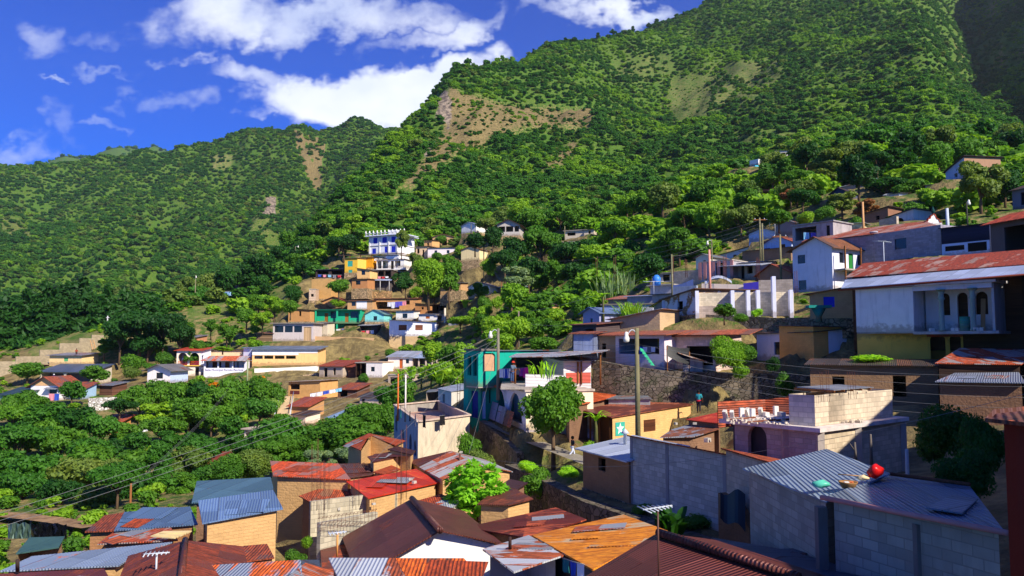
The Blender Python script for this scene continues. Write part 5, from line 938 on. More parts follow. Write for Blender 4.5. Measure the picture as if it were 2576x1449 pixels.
# ---------------------------------------------------------------- houses farther up the right slope
for (ref,lab,a,b_,bot,top,dp,wl,rf,kw) in [
  ('sky blue wall','long sky blue wall high on the right slope',(1900,190),(1970,192),430,415,3,('paint','cyan'),('none',0,None),{}),
  ('white house above the blue wall','white roofed house just above the sky blue wall',(1950,215),(2003,214),398,379,5,OW,('shed',.5,DARKZ),dict(ops={'F': [('h',.3,.5,0,.7),('h',.6,.8,0,.7)]})),
  ('white wall left of the blue wall','short white wall at the left end of the sky blue wall',(1886,196),(1908,194),418,404,2,WH,('none',0,None),{}),
  ('white corner in the trees','small white house corner between dark trees right of the sky blue wall',(2027,190),(2046,189),424,408,3,OW,('shed',.3,DARKZ),{}),
  ('red brick terrace','reddish terrace house with a rust coloured ledge in the trees',(1908,150),(2018,147),500,480,5,('paint',(200,170,150)),('flat',0,('conc',(170,100,70))),dict(ops={'F': [('h',.05,.9,.2,.9)]})),
  ('white gable house in shade','bluish white house with a steep roof in the shade at the far upper right',(2380,120),(2428,116),462,432,6,('paint',(196,200,220)),('shedx',1.4,DARKZ),dict(side={'R': ('paint',(170,130,100))},ops={'F': [('h',.45,.62,.3,.6)],'R': [('h',.3,.5,.4,.8)]})),
  ('dim flat roof','dim flat roofed shed left of the shaded steep roofed house',(2328,120),(2392,118),478,466,4,('paint',(150,150,160)),('shed',.3,DARKZ),{}),
  ('pale roof in the canopy','pale tin roof showing through the canopy at the right',(2228,122),(2262,121),500,490,4,LB,('shed',.9,PALEZ),{}),
  ('small dark gable','small dark blue gabled hut in the trees above the rust roof',(2092,125),(2128,123),505,486,4,('paint',(70,76,100)),('gabley',.7,DARKZ),{}),
  ('long tin roofs','long grey tin roof with a reddish end above the small dark gable',(2118,135),(2205,132),482,470,4,('paint',(150,140,130)),('shedx',.8,('zinc',(170,176,186),(150,84,60),.3)),{}),
  ('pale hut in shade','pale hut wall above the canopy at the upper right',(2240,118),(2262,117),500,488,3,LB,('shed',.3,DARKZ),{}),
  ('brown mud house upper right','brown mud house with a small black window above the rust roof',(2168,108),(2235,105),568,540,4,('adobe',(150,108,84)),('shedx',.6,DARKZ),dict(ops={'F': [('h',.55,.68,.35,.7)]})),
  ('white arch house upper right','white house with a dark arch and a bright sunlit corner, upper right',(2236,104),(2298,101),568,546,4,('paint',(210,204,206)),('shedx',.6,DARKZ),dict(ops={'F': [('a',.32,.62,.0,.7)]})),
  ('lit block garden wall','sunlit pale block wall running down beside the rust roof',(2212,98),(2256,95),572,553,.3,BLP,('none',0,None),{}),
  ('cream ruin wall','low cream wall with junk piled on it between the concrete room and the rust roof',(2094,98),(2170,96),582,566,3,CR,('shed',.1,MIDZ),{}),
  ('dark house far right','dim house with a pale door at the far right under the trees',(2548,95),(2620,92),530,478,5,('paint',(110,110,130)),('gablex',.8,DARKZ),dict(ops={'F': [('h',.3,.5,.2,.8)]})),
  # middle of the slope
  ('dark veranda house','house with a dark glazed veranda and a brown balcony among the trees',(1250,190),(1307,189),594,566,6,('paint',(190,180,170)),('gabley',1.3,('zinc',(96,66,56),(90,50,40),.5)),dict(o=.7,ops={'F': [('h',.06,.36,.36,.85),('h',.4,.72,.36,.85),('h',.78,.97,.36,.85)]})),
  ('white barn','plain white gabled barn wall high on the slope, right of the blue shuttered house',(1161,205),(1198,202),588,569,5,WH,('gabley',.9,('zinc',(140,150,176),'rust',.1)),dict(o=.3)),
  ('cream ledge house','long cream house with a dark upper opening in the trees',(1422,180),(1474,178),608,582,5,('paint',(214,196,170)),('flat',0,'conc'),dict(ops={'F': [('h',.1,.5,.55,.85)]})),
  ('cream side room','small cream room with one dark window right of the long cream house',(1469,176),(1495,175),594,578,4,('paint',(214,196,170)),('shed',.3,DARKZ),dict(ops={'F': [('h',.45,.65,.3,.8)]})),
  ('twin arch porch','pale porch with two arches and a balustrade in the trees',(1418,160),(1458,159),634,610,4,('paint',(200,190,180)),('flat',0,'conc'),dict(ops={'F': [('a',.1,.5,0,.75),('a',.56,.94,0,.75)]})),
  ('white lane house','white flat roofed house with a dark porch at the valley foot, right of centre',(1345,165),(1372,165),733,711,5,WH,('shed',.6,MIDZ),dict(ops={'F': [('h',.4,.55,.3,.7)]})),
  ('open porch of the lane house','open porch bay with clothes beside the white flat roofed house',(1372,165),(1396,165),733,711,5,('paint','lblue'),('shed',.6,MIDZ),dict(name='porch',ops={'F': [('h',.06,.92,.2,.95)]})),
  ('hidden tin roof house','low tin roofed house half hidden behind the grey green tree',(1258,165),(1330,164),742,722,5,('paint',(150,140,134)),('shed',.6,PALEZ),{}),
  ('mud hut on the bank','bright mud brick hut with a slit window on the bank right of centre',(1352,125),(1385,124),793,757,4,AO,('shedx',-.5,DARKZ),dict(side={'L': AD},ops={'F': [('h',.6,.75,.55,.7)]},name='hut')),
  ('brown roof lean-to','low dark lean-to with a brown roof left of the bright mud brick hut',(1286,126),(1340,125),782,765,4,AD,('shed',.4,('zinc',(100,50,44),'rust',.4)),dict(name='shed')),
  # around the blue shuttered house
  ('white long house','long white house with two small windows right of the blue shuttered house',(1076,200),(1146,199),648,624,6,('paint',(240,224,222)),('shed',-.3,DARKZ),dict(ops={'F': [('w',.24,.34,.42,.75,P('brown')),('w',.68,.78,.42,.75,P('brown'))]},o=.3)),
  ('ruined cream walls','ruined cream walls left of the long white house',(1046,202),(1076,201),650,620,5,('paint',(226,190,150)),('shed',.2,DARKZ),dict(ops={'F': [('h',.1,.3,.4,.8),('h',.55,.7,0,.7)]})),
  ('little ochre hut','little ochre hut with one black window above the ruined cream walls',(1067,212),(1087,211),622,605,4,('paint',(224,170,110)),('shed',.3,DARKZ),dict(name='hut',ops={'F': [('h',.35,.6,.2,.6)]})),
  ('weathered mud house','weathered mud house with a broken porch above the long white house',(1088,225),(1140,224),618,596,6,('adobe',(206,164,120)),('gabley',.8,('zinc',(160,120,90),(150,90,60),.4)),dict(ops={'F': [('h',.45,.7,0,.75)]})),
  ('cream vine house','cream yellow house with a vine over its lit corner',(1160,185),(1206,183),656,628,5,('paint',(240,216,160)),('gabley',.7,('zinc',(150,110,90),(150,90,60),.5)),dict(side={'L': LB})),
  ('yellow house','bright yellow house with a teal framed window at the left of the hill village',(867,195),(899,194),687,649,5,('paint','yellow'),('shed',.3,MIDZ),dict(ops={'F': [('b',.22,.62,.42,.8,('plain',(60,170,150))),('b',.3,.6,.02,.2,('plain',(60,170,150)))]},side={'R': ('paint',(250,200,90))})),
  ('yellow annexe','darker yellow room with blue windows joined behind the bright yellow house',(899,199),(936,198),676,648,4,('paint',(214,150,30)),('shed',.3,DARKZ),dict(ops={'F': [('b',.1,.3,.5,.85,P('blue')),('b',.4,.6,.5,.85,P('blue'))]})),
  ('peach tower room','tall peach plastered room with one window below the yellow house',(898,190),(930,189),704,674,4,('paint',(240,190,120)),('shedx',-.5,DARKZ),dict(ops={'F': [('w',.34,.64,.4,.8,P('brown'))]})),
  ('adobe with the white grille','mud brick house with a white six pane window grille',(885,183),(924,182),726,702,4,('adobe',(196,136,86)),('shed',.2,DARKZ),dict(ops={'F': [('w',.25,.55,.4,.78,P('cream'))]})),
  ('dark laundry shack','dark shack hung with washing at the left end of the hill village',(794,198),(866,196),700,678,4,('hwood',(80,64,60)),('shed',.4,('zinc',(110,110,116),'rust',.3)),dict(ops={'F': [('h',.05,.45,.1,.8),('h',.55,.92,.1,.8)]},name='shack')),
  ('ochre buttress house','tall bare ochre bank wall under the dark laundry shack',(783,188),(832,187),752,702,4,('adobe',(206,160,96)),('none',0,None),dict(name='mud_wall_house')),
  # rows below
  ('adobe gable row','low mud house with a wide gable above the mint green house',(806,186),(872,185),775,759,6,('adobe',(206,150,96)),('gabley',1.2,('zinc',(130,80,60),(130,70,50),.6)),dict(o=.4)),
  ('half white mud house','mud house, half of its front painted white, behind the mint green house',(874,180),(937,179),779,756,5,('adobe',(206,160,110)),('shed',.4,('zinc',(120,80,64),(120,70,50),.5)),dict(ops={'F': [('w',.16,.33,.4,.85,P('brown')),('x',.36,.78,.04,.92,('paint','white'))]})),
  ('laundry terrace house','mud house fronted by a pale tin awning and purple washing',(940,181),(1048,180),779,751,5,('adobe',(206,150,96)),('shed',.4,('zinc',(120,80,64),(120,70,50),.5)),dict(ops={'F': [('h',.75,.84,.45,.8),('h',.05,.6,.05,.7)]})),
  ('aqua gable house','small pale aqua gable house right of the mint green house',(918,172),(965,171),810,790,5,('paint',(130,215,210)),('gabley',1.0,('zinc',(110,150,150),'rust',.1)),dict(ops={'F': [('w',.45,.65,.2,.72,P('brown'))]},o=.3)),
  ('white house with one window','white house with one dark window above the big white house',(996,174),(1041,173),805,782,5,WH,('shed',.3,DARKZ),dict(ops={'F': [('w',.36,.64,.2,.7,P('brown'))]})),
  ('brown mud block house','brown mud house with one small hole window above the small white house',(1044,177),(1076,176),790,762,5,('adobe',(196,136,82)),('shedx',-.3,DARKZ),dict(ops={'F': [('h',.5,.68,.4,.62)]})),
  ('dark open workshop','dark open fronted workshop with a red brown roof, centre of the village',(1077,179),(1134,178),788,767,5,('hwood',(70,50,40)),('shed',.4,('zinc',(120,52,40),(120,50,36),.5)),dict(ops={'F': [('h',.03,.45,0,.9),('h',.5,.95,0,.9)]},name='workshop')),
  ('ochre mud house right','ochre mud brick house with a shuttered window right of the dark workshop',(1133,177),(1166,176),792,764,5,('adobe',(206,146,86)),('shed',.4,('zinc',(130,60,46),(120,50,36),.5)),dict(ops={'F': [('b',.5,.7,.4,.66,P('lwood'))]})),
  ('dark open shack right','dark open shack with tables right of the ochre mud brick house',(1167,172),(1219,171),790,772,4,('hwood',(70,54,44)),('shed',.3,('zinc',(110,90,84),'rust',.4)),dict(ops={'F': [('h',.05,.95,.05,.85)]},name='shack')),
  ('small white house','small white house with an orange shutter beside the big white house',(1053,172),(1100,171),810,790,5,WH,('shed',.3,MIDZ),dict(ops={'F': [('b',.38,.6,.4,.72,('plain',(170,90,40)))]})),
  ('pillar porch','dark porch held up by one tall concrete pillar right of the small white house',(1100,171),(1122,170.5),810,793,5,('conc',(200,190,180)),('flat',0,'conc'),dict(name='porch',ops={'F': [('h',.05,.5,0,.9)]})),
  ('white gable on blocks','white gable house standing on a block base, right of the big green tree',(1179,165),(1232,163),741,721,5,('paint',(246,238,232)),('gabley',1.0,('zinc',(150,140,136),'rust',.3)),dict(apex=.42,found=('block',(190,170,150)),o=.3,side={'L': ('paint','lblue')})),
  ('little mud hut under the tree','little mud hut with a tin roof right of the big yellow green tree',(1127,170),(1159,169),730,712,4,('adobe',(206,160,110)),('shed',.3,MIDZ),dict(name='hut')),
  ('adobe house left of the mint house','mud house with a leaning porch left of the mint green house',(725,176),(779,175),809,775,5,('adobe',(206,150,92)),('shedx',-.4,DARKZ),dict(ops={'F': [('h',.5,.6,.4,.75)]})),
  ('dark patio by the mint house','dark patio with washing at the right foot of the mint green house',(905,170),(948,169),848,818,4,('hwood',(66,56,60)),('shed',.4,('zinc',(170,170,180),'rust',.3)),dict(ops={'F': [('h',.05,.7,.1,.85)]},name='patio')),
  ('weathered cream shed','weathered cream shed between the mint green house and the grey windowed house',(789,171),(823,170),846,812,3,('paint',(210,196,170)),('shed',.2,MIDZ),dict(name='shed')),
  ('old plank shed','old plank shed at the left of the three window house',(645,166),(685,166),858,838,4,('hwood',(150,120,90)),('shed',.3,('zinc',(150,110,90),(130,80,60),.5)),dict(name='shed')),
  # lower centre
  ('collapsed rusty shack','collapsing shack with buckled rusty roof sheets on the bare slope',(803,142),(862,140),948,920,5,('paint',(190,170,150)),('shed',.9,('zinc',(160,70,50),(140,64,40),.6)),dict(name='shack',ops={'F': [('h',.2,.35,0,.8),('h',.6,.7,.2,.8)]})),
  ('rusty annex','taller rusty roofed annex at the right of the collapsing shack',(862,141),(896,140),950,922,5,('hwood',(110,70,56)),('shed',.8,('zinc',(150,70,54),(140,64,40),.6)),dict(name='shack',ops={'F': [('h',.1,.4,.1,.7)]})),
  ('white block tower','narrow white painted block house with one small window on a stone base',(921,137),(962,136),950,912,5,('paint',(246,236,226)),('flat',0,('conc',(200,170,140))),dict(o=.1,found=('stone',(206,176,140)),fdep=3.5,ops={'F': [('w',.28,.52,.42,.72,P('brown'))]})),
  ('dark timber bay','dark timber bay with orange posts left of the narrow white block house',(894,138.5),(920,138),950,913,4,('hwood',(70,46,34)),('flat',0,'conc'),dict(name='shed',o=.1,ops={'F': [('h',.1,.45,0,.95),('h',.55,.9,0,.95)]})),
  ('adobe with brown sheet','mud house with one brown sheet under its window, beside the long stair',(725,126),(805,124),1000,960,5,('adobe',(224,170,104)),('shedx',.3,('zinc',(190,170,150),(150,100,80),.3)),dict(ops={'F': [('h',.06,.36,.52,.85),('x',.06,.36,.22,.44,('plain',(110,50,44)))]},found=('stone',(220,180,130)))),
  ('small rust roof hut','hut with a rust red roof beside the stair foot',(727,112),(775,111),1046,1020,4,('adobe',(200,150,100)),('shed',.9,('zinc',(170,90,66),(150,66,42),.6)),dict(name='hut')),
  ('cream box hut','small cream plastered hut below the rust red roofed one',(735,108),(768,107),1066,1042,3,('paint',(240,214,190)),('shed',.3,DARKZ),dict(name='hut')),
  ('blue sheet roof below the slope','pale blue sheet roof just above the round green trees',(824,105),(870,104),1066,1050,5,OW,('shed',.7,('zinc',(150,180,210),'rust',.05)),dict(name='shed')),
  ('white lane house with the orange door','low white house with an orange door, orange posts and a pale tin roof',(976,140),(1036,139),928,897,5,('paint',(246,232,218)),('shed',.9,('zinc',(180,186,200),(190,110,70),.3)),dict(ops={'F': [('d',.48,.62,.05,.8,('plain',(190,90,40))),('w',.74,.88,.45,.8,P('brown'))]})),
  ('open porch with orange posts','open tin roofed porch with orange posts right of the low white house',(1036,139),(1088,138),926,899,5,('paint',(214,190,170)),('shed',1.0,('zinc',(170,186,214),'rust',.06)),dict(name='porch',ops={'F': [('h',.04,.3,.1,.9),('h',.36,.64,.1,.9),('h',.7,.95,.1,.9)]})),
  ('concrete undercroft','grey concrete undercroft with dark bays below the orange door house',(976,132),(1040,131),968,944,3,('conc',(190,170,150)),('flat',0,'conc'),dict(name='undercroft',o=.1,ops={'F': [('h',.08,.5,.1,.8),('h',.6,.9,.1,.8)]})),
  ('tiny block hut','tiny pale block hut at the foot of the bare ochre bank',(777,184),(794,184),756,728,3,('block',(220,190,160)),('flat',0,'conc'),dict(name='hut',o=.05,ops={'F': [('h',.3,.7,.35,.6)]})),
  ('brick room above the arched house','low brick room with a grey roof above the red roofed arched house',(446,170),(492,169),868,848,4,('adobe',(200,140,100)),('shed',.5,MIDZ),dict(ops={'F': [('h',.15,.4,.1,.8),('w',.6,.8,.3,.7,P('brown'))]})),
  ('brown canopy hut','brown roofed hut with washing on the bare slope left of the green trees',(850,122),(898,121),1000,978,4,('hwood',(120,84,66)),('shed',.7,('zinc',(150,80,60),(140,70,46),.6)),dict(name='hut',ops={'F': [('h',.1,.5,.1,.8)]})),
  ('white boulder wall hut','low white rendered hut on the bare slope above the green trees',(905,116),(955,115),1016,998,3,('paint',(226,206,190)),('shed',.5,DARKZ),dict(name='hut',ops={'F': [('h',.1,.25,.1,.7)]})),
  ('orange block stump','short stack of bright blocks on a brown roofed room behind the teal house',(1428,90),(1470,89),884,868,3,('block',(206,186,166)),('shed',.4,('zinc',(110,50,44),'rust',.4)),dict(name='shed')),
  ('grey frame house','grey unfinished frame house at the left end of the right hand cluster',(1640,112),(1690,110),712,690,4,('conc',(170,164,164)),('flat',0,'conc'),dict(o=.1,ops={'F': [('h',.1,.4,.15,.85),('h',.55,.9,.15,.85)]})),
  ('tin room behind the reeds','low room with a rusty sloping tin roof behind the reed clump',(1530,100),(1600,98),770,752,4,('adobe',(170,140,120)),('shed',.6,('zinc',(180,120,100),(160,90,66),.5)),{}),
  ('brown stucco house','dull brown stucco house between the white pillars and the tall white house',(1946,90),(1996,88),742,712,4,('paint',(140,110,90)),('shed',.3,DARKZ),dict(ops={'F': [('h',.3,.5,.2,.7)]})),
  ('dim blue house top right','dim bluish house among dark trees at the far upper right',(2452,125),(2500,123),470,448,4,('paint',(110,120,150)),('shed',.8,DARKZ),dict(ops={'F': [('h',.4,.6,.2,.8)]})),
  ('dim grey hut top right','dim grey hut with a pale post beside the far upper right trees',(2520,122),(2566,121),486,466,4,('paint',(120,118,120)),('gabley',.7,DARKZ),dict(name='hut')),
  ('pale mud room below the hedge','pale mud room half buried in the bank below the bright hedge trees',(1180,140),(1232,139),884,866,3,('adobe',(214,180,140)),('shed',.3,MIDZ),dict(name='room')),
  ('ochre shed by the big tree','ochre shed between the big yellow green tree and the white gable house',(1108,176),(1130,175),742,724,4,AO,('shed',.4,DARKZ),dict(name='shed')),
  ('cream hut on the slope','small cream hut with a dark door above the hidden tin roofed house',(1290,185),(1322,184),676,660,4,CR,('gabley',.6,MIDZ),dict(name='hut',ops={'F': [('h',.4,.6,0,.7)]})),
  ('grey tin room','grey tin sided room in front of the ochre mud brick house',(1128,160),(1160,160),822,806,4,('zinc',(170,170,176),'rust',.3),('shed',.3,MIDZ),dict(name='room')),
]: house(ref,lab,a,b_,bot,top,dp,wl,rf,**{'fdep': 2.4,'Yd': a[1],'found': ('stone',(190,160,120)),**kw})
# ---------------------------------------------------------------- special ones of the hill village
# blue shuttered white house
v = house('blue shuttered white house','white three storey house with blue shutters and a balustraded roof terrace',(929,212),(1000,208),641,596,8,('paint',(240,240,246)),('flat',0,('paint',(214,220,236))),o=.9,fdep=3,Yd=110,floors=(2.35,),side={'L': ('paint',(176,186,214))},  # left side painted darker and bluer to carry its shade
          ops={'F': [('b',.14,.28,.60,.93,P('blue')),('b',.46,.62,.60,.93,P('blue')),('b',.78,.93,.60,.93,P('blue')),('b',.1,.24,.04,.34,P('blue')),('b',.54,.68,.06,.40,P('blue')),('b',.78,.93,.06,.40,P('blue'))]})
for f in (0.01,.37,.69,.99): slabon(v.root,'pilaster',v,v.w*f-.16,v.w*f+.16,-.14,-.005,0,v.h-.02,('paint','white'))
slabon(v.root,'terrace_wing',v,v.w+.9,v.w+2.6,-.5,6,v.h-.05,v.h+.13,('paint',(214,220,236)))
z = v.h+.15; b = MB(); rail = [(-.8,-.8),(v.w+2.4,-.4)]
n = 11
for i in range(n):
    f = i/(n-1); b = MB(); p = v.pt(-.7+(v.w+3.0)*f,-.7+.3*f,z); b.lathe([(.18,0),(.18,.7),(.26,.75),(.26,.85),(.12,.95),(.2,1.15),(.05,1.35)],p,8); b.build('baluster',WH,v.root)
b = MB(); b.box(-.7,v.w+2.3,-.62,-.5,z+.55,z+.68,0,v.M); b.box(-.7,v.w+2.3,-.62,-.5,z+.0,z+.14,0,v.M); b.build('balustrade',WH,v.root)
slabon(v.root,'stair_head',v,v.w*.55,v.w*.85,1.5,4,z,z+1.5,WH)
# white frame house beneath it
v = house('white frame house','rambling white frame house of several open storeys below the blue shuttered house',(938,202),(1003,200),676,643,5,('paint',(226,232,206)),('shed',.2,DARKZ),o=.8,fdep=.4,Yd=110,st_=False,ops={'F': [('w',.02,.2,.3,.85,P('white')),('w',.28,.44,.3,.85,P('white')),('d',.5,.6,.1,.85,('plain',(120,90,60))),('w',.7,.85,.3,.85,P('white'))]},side={'R': WH})
b = MB(); b.slab([v.pt(-9,-1.2,v.h+.25),v.pt(v.w+1,-1.2,v.h+.15),v.pt(v.w+1,1,v.h+.5),v.pt(-9,1,v.h+.5)],.12); b.build('long_roof',('zinc',(84,70,66),'rust',.4),v.root)
for x in (-6,-3,0): b = MB(); b.box(x-.09,x+.09,-1.1,-.92,-3.2,v.h+.15,0,v.M); b.build('post','wood',v.root)
v2 = house('','',(947,198),(1017,196),678,654,4,('paint','white'),('flat',0,'conc'),root=v.root,o=.3,fdep=.2,Yd=110,ops={'F': [('h',.02,.18,.1,.88),('h',.22,.42,.1,.88),('d',.52,.62,0,.85,P('dark')),('h',.66,.86,.3,.85)]},st_=False)
v3 = house('','',(1003,198),(1035,203),690,642,4,('paint',(250,246,240)),('flat',0,'conc'),root=v.root,o=.1,fdep=3,Yd=110,ops={'F': [('w',.1,.3,.62,.85,P('brown')),('w',.55,.75,.62,.85,P('brown'))]})
v4 = house('','',(932,194),(986,193),702,680,3.5,('hwood',(84,70,62)),('flat',0,'conc'),root=v.root,o=.2,fdep=.2,Yd=110,ops={'F': [('h',.05,.3,.15,.9),('h',.36,.62,.15,.9),('h',.68,.95,.15,.9)]},st_=False)
v5 = house('','',(935,190),(985,189.5),728,705,3,('block',(110,100,92)),('none',0,None),root=v.root,fdep=2)
b = MB(); b.slab([v5.pt(-.5,-1.4,v5.h-.1),v5.pt(v5.w+.3,-1.4,v5.h-.2),v5.pt(v5.w+.3,0,v5.h+.3),v5.pt(-.5,0,v5.h+.3)],.05); b.build('awning',('zinc',(180,190,210),'rust',.05),v.root)
for x in (0,2.4,4.6): b = MB(); b.tube([v5.pt(x,-1.2,-1),v5.pt(x,-1.2,v5.h)],.09,6); b.build('post',('conc',(200,196,190)),v.root)
# mint green house
v = house('mint green house','mint green two storey house with brown doors and wide windows',(797,178),(911,177),812,781,5,('paint','mint'),('flat',0,('conc',(110,110,100))),o=.25,fdep=.1,Yd=110,st_=False,
          ops={'F': [('d',.17,.25,.04,.78,('wood',(170,110,50))),('w',.30,.46,.36,.92,P('grey')),('d',.62,.70,.04,.78,('wood',(170,110,50))),('w',.74,.91,.38,.92,P('grey'))]})
for f in (0.005,.475,.995): slabon(v.root,'pillar',v,v.w*f-.18,v.w*f+.18,-1.0,-.8,-2.8,v.h-.02,('paint','mint'))
slabon(v.root,'balcony',v,-.1,v.w+.1,-1.1,-.01,-.22,-.02,('paint',(20,140,100))); slabon(v.root,'roof_edge',v,-.2,v.w+.2,-1.15,-.26,v.h+.0,v.h+.13,('paint',(20,120,90)))
v2 = house('','',(823,178),(906,177.2),842,814,4,('paint',(20,150,110)),('none',0,None),root=v.root,fdep=1.5,Yd=110,ops={'F': [('w',.12,.3,.3,.8,P('brown')),('d',.5,.62,0,.8,('wood','brown'))]})
MG = v2
# grey house with three wide windows
v = house('three window house','grey white house with three wide brown windows and a plank door',(686,166),(788,165),858,814,5,('paint',(206,192,186)),('flat',0,('conc',(150,140,134))),o=.5,fdep=2,Yd=110,ops={'F': [('w',.04,.26,.5,.86,P('brown')),('w',.29,.49,.5,.86,P('brown')),('w',.52,.72,.5,.86,P('brown')),('d',.76,.95,.02,.8,('wood',(214,176,130)))]})
# big white house
v = house('big white house','big plain white house with two brown shuttered windows on a mud wall base',(979,165),(1098,164),846,804,6,('paint',(250,246,248)),('shedx',-.55,('zinc',(110,80,66),'rust',.5)),o=.3,fdep=.1,Yd=110,st_=False,side={'L': ('paint',(190,180,196))},ops={'F': [('b',.20,.37,.36,.68,('hwood',(150,90,60))),('b',.55,.71,.36,.68,('hwood',(150,90,60)))]})  # shade of the left side put into its greyer paint
slabon(v.root,'base_wall',v,.0,v.w*.98,-.03,5.8,-3.6,-.01,('adobe',(214,180,130))); BW = v; stamp([v.pt(0,0,0),v.pt(v.w,0,0),v.pt(v.w,6,0),v.pt(0,6,0)],v.P.z-3.5)
# long white and peach house, and the wall below it
v = house('long peach and white house','long house, white above and peach below, with a strip of dark windows',(634,150),(800,150),918,878,6,('paint',(255,200,130)),('shed',.55,('zinc',(120,134,156),'rust',.06)),o=.5,fdep=.3,Yd=110,ops={'F': [('h',.03,.16,.38,.58),('h',.18,.32,.38,.58),('h',.34,.49,.38,.58),('h',.51,.66,.38,.58)],'L': [('h',.1,.9,.3,.9)]})
slabon(v.root,'white_band',v,0,v.w*.7,-.05,-.004,v.h*.62,v.h-.02,('paint','white')); slabon(v.root,'white_band',v,v.w*.7+.01,v.w*.99,-.05,-.004,v.h*.74,v.h-.02,('paint','white'))
v2 = house('','',(612,153),(632,152),905,874,4,('paint',(240,244,255)),('shed',.3,('zinc',(150,164,190),'rust',.06)),root=v.root,fdep=1.5)
freewall('sloping white and cream retaining wall below the long peach house',[(640,927,147),(700,926,147),(800,921,147)],1.9,('paint',(255,246,230)),name='retaining_wall',th=.5,down=1.2,low=3.)
freewall('rubble footing under the sloping white and cream wall',[(700,955,143),(800,937,144)],1.2,('stone',(206,176,140)),name='retaining_wall',th=.4,down=1.4)
# two storey arched house with red roof
v = house('red roofed arched house','two storey white house with two arched balconies and a red roof',(443,150),(504,150),946,881,5,('paint',(250,232,206)),('shed',.5,('zinc',(216,84,56),'rust',.2)),o=.45,fdep=2,Yd=110,floors=(1.9,),ops={'F': [('a',.06,.44,.42,.9),('a',.54,.93,.42,.9),('w',.28,.46,.08,.30,P('brown')),('d',.78,.94,0,.34,P('dark'))],'R': [('h',.1,.3,.5,.8)]},side={'R': ('paint',(240,240,250))})
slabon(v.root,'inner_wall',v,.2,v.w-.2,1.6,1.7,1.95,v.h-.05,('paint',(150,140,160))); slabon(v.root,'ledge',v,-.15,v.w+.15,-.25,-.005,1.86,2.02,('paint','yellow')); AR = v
for k in range(2):
    b = MB()
    for i in range(9): x = v.w*(.07+.49*k)+v.w*.37*i/8; b.beam(v.pt(x,-.03,2.05),v.pt(x,-.03,2.75),.05)
    b.beam(v.pt(v.w*(.06+.49*k),-.03,2.75),v.pt(v.w*(.44+.49*k),-.03,2.75),.06); b.build('railing',P('red'),v.root)
# party office
v = house('white office with the lettering','white building with a rusty porch roof and lettering along its balcony wall',(512,149),(619,149),952,905,5,('paint',(236,234,240)),('shed',.6,('zinc',(214,140,110),(200,110,70),.5)),o=.2,fdep=2.2,Yd=110,ops={'F': [('h',.04,.32,.56,.93),('h',.35,.66,.56,.93),('h',.69,.95,.56,.93)]})
slabon(v.root,'inner_wall',v,.2,v.w-.2,1.4,1.5,0,v.h-.05,('paint',(210,206,214)))
for x0,x1,m in ((.14,.24,P('brown')),(.3,.34,P('dark')),(.44,.54,('wood','wood')),(.62,.66,P('brown')),(.72,.76,P('steel'))): slabon(v.root,'door',v,v.w*x0,v.w*x1,1.33,1.39,v.h*.5,v.h*.88,m)
b = MB(); b.slab([v.pt(-.3,-1.0,v.h-.15),v.pt(v.w+.3,-1.0,v.h-.15),v.pt(v.w+.1,1.6,v.h+.7),v.pt(.4,1.6,v.h+.7)],.05); b.build('porch_roof',('zinc',(206,196,196),(190,92,60),.62),v.root)
text(v.root,'Sede Municipal Partido Patriota',v,v.w*.03,v.h*.40,.56,('plain',(120,104,150)),-.035)
house('cream back room','cream walled room rising behind the lettered white building',(517,156),(612,155),905,880,4,('paint',(244,214,170)),('shed',.1,DARKZ),fdep=2)
# far left houses
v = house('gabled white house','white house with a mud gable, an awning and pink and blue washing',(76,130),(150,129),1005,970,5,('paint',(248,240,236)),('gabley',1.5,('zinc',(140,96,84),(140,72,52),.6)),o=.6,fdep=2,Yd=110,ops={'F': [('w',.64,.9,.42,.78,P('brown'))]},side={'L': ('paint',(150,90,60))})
b = MB(); b.holed([(.15,v.h),(v.w-.15,v.h),(v.w*.5,v.h+1.35)],[],lambda a,c,d: v.pt(a,-.03,c)); b.build('gable',('adobe',(236,186,130)),v.root)
b = MB(); b.slab([v.pt(v.w*.55,-.8,v.h*.78),v.pt(v.w*.98,-.8,v.h*.78),v.pt(v.w*.98,0,v.h*.9),v.pt(v.w*.55,0,v.h*.9)],.04); b.build('awning',('zinc',(150,156,170),'rust',.1),v.root); GW = v
v = house('blue patio','pale blue patio with bicycles and washing right of the gabled white house',(152,130.5),(212,130),1004,976,3,('paint',(160,190,214)),('shed',.8,('zinc',(140,90,76),(140,72,52),.6)),name='patio',fdep=2,ops={'F': [('h',.05,.4,.35,.95),('h',.45,.9,.35,.95)]})
v = house('grey roofed long porch house','long porch with two wide arches under a smooth grey roof, left',(99,150),(232,149),966,934,6,('paint',(210,196,176)),('shed',1.2,('zinc',(90,104,130),'rust',.03)),o=.4,fdep=2,Yd=110,ops={'F': [('r',.03,.46,.02,.86),('r',.5,.97,.02,.86)]})
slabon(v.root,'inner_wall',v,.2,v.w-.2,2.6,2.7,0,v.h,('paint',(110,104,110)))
house('cream upper room','cream upper room with a small green window above the smooth grey roof',(124,158),(205,157),916,893,5,('paint',(244,206,146)),('shed',.4,('zinc',(150,150,160),(130,80,70),.4)),o=.5,fdep=2,Yd=110,ops={'F': [('b',.45,.58,.3,.72,('plain',(90,170,110)))],'L': [('h',.1,.9,.1,.9)]})
house('red shed','small red walled shed half hidden by a round tree at the left',(108,162),(140,161),925,910,3,('paint',(170,40,34)),('shed',.5,PALEZ),name='shed',fdep=1.5)
house('dark tin porch','dark tin roofed porch at the extreme left',(0,128),(58,127),1008,992,4,('paint',(150,190,170)),('shed',.9,('zinc',(64,84,84),'rust',.1)),o=.4,fdep=2,Yd=110,ops={'F': [('h',.1,.4,.1,.9),('h',.5,.9,.1,.9)]},name='porch')
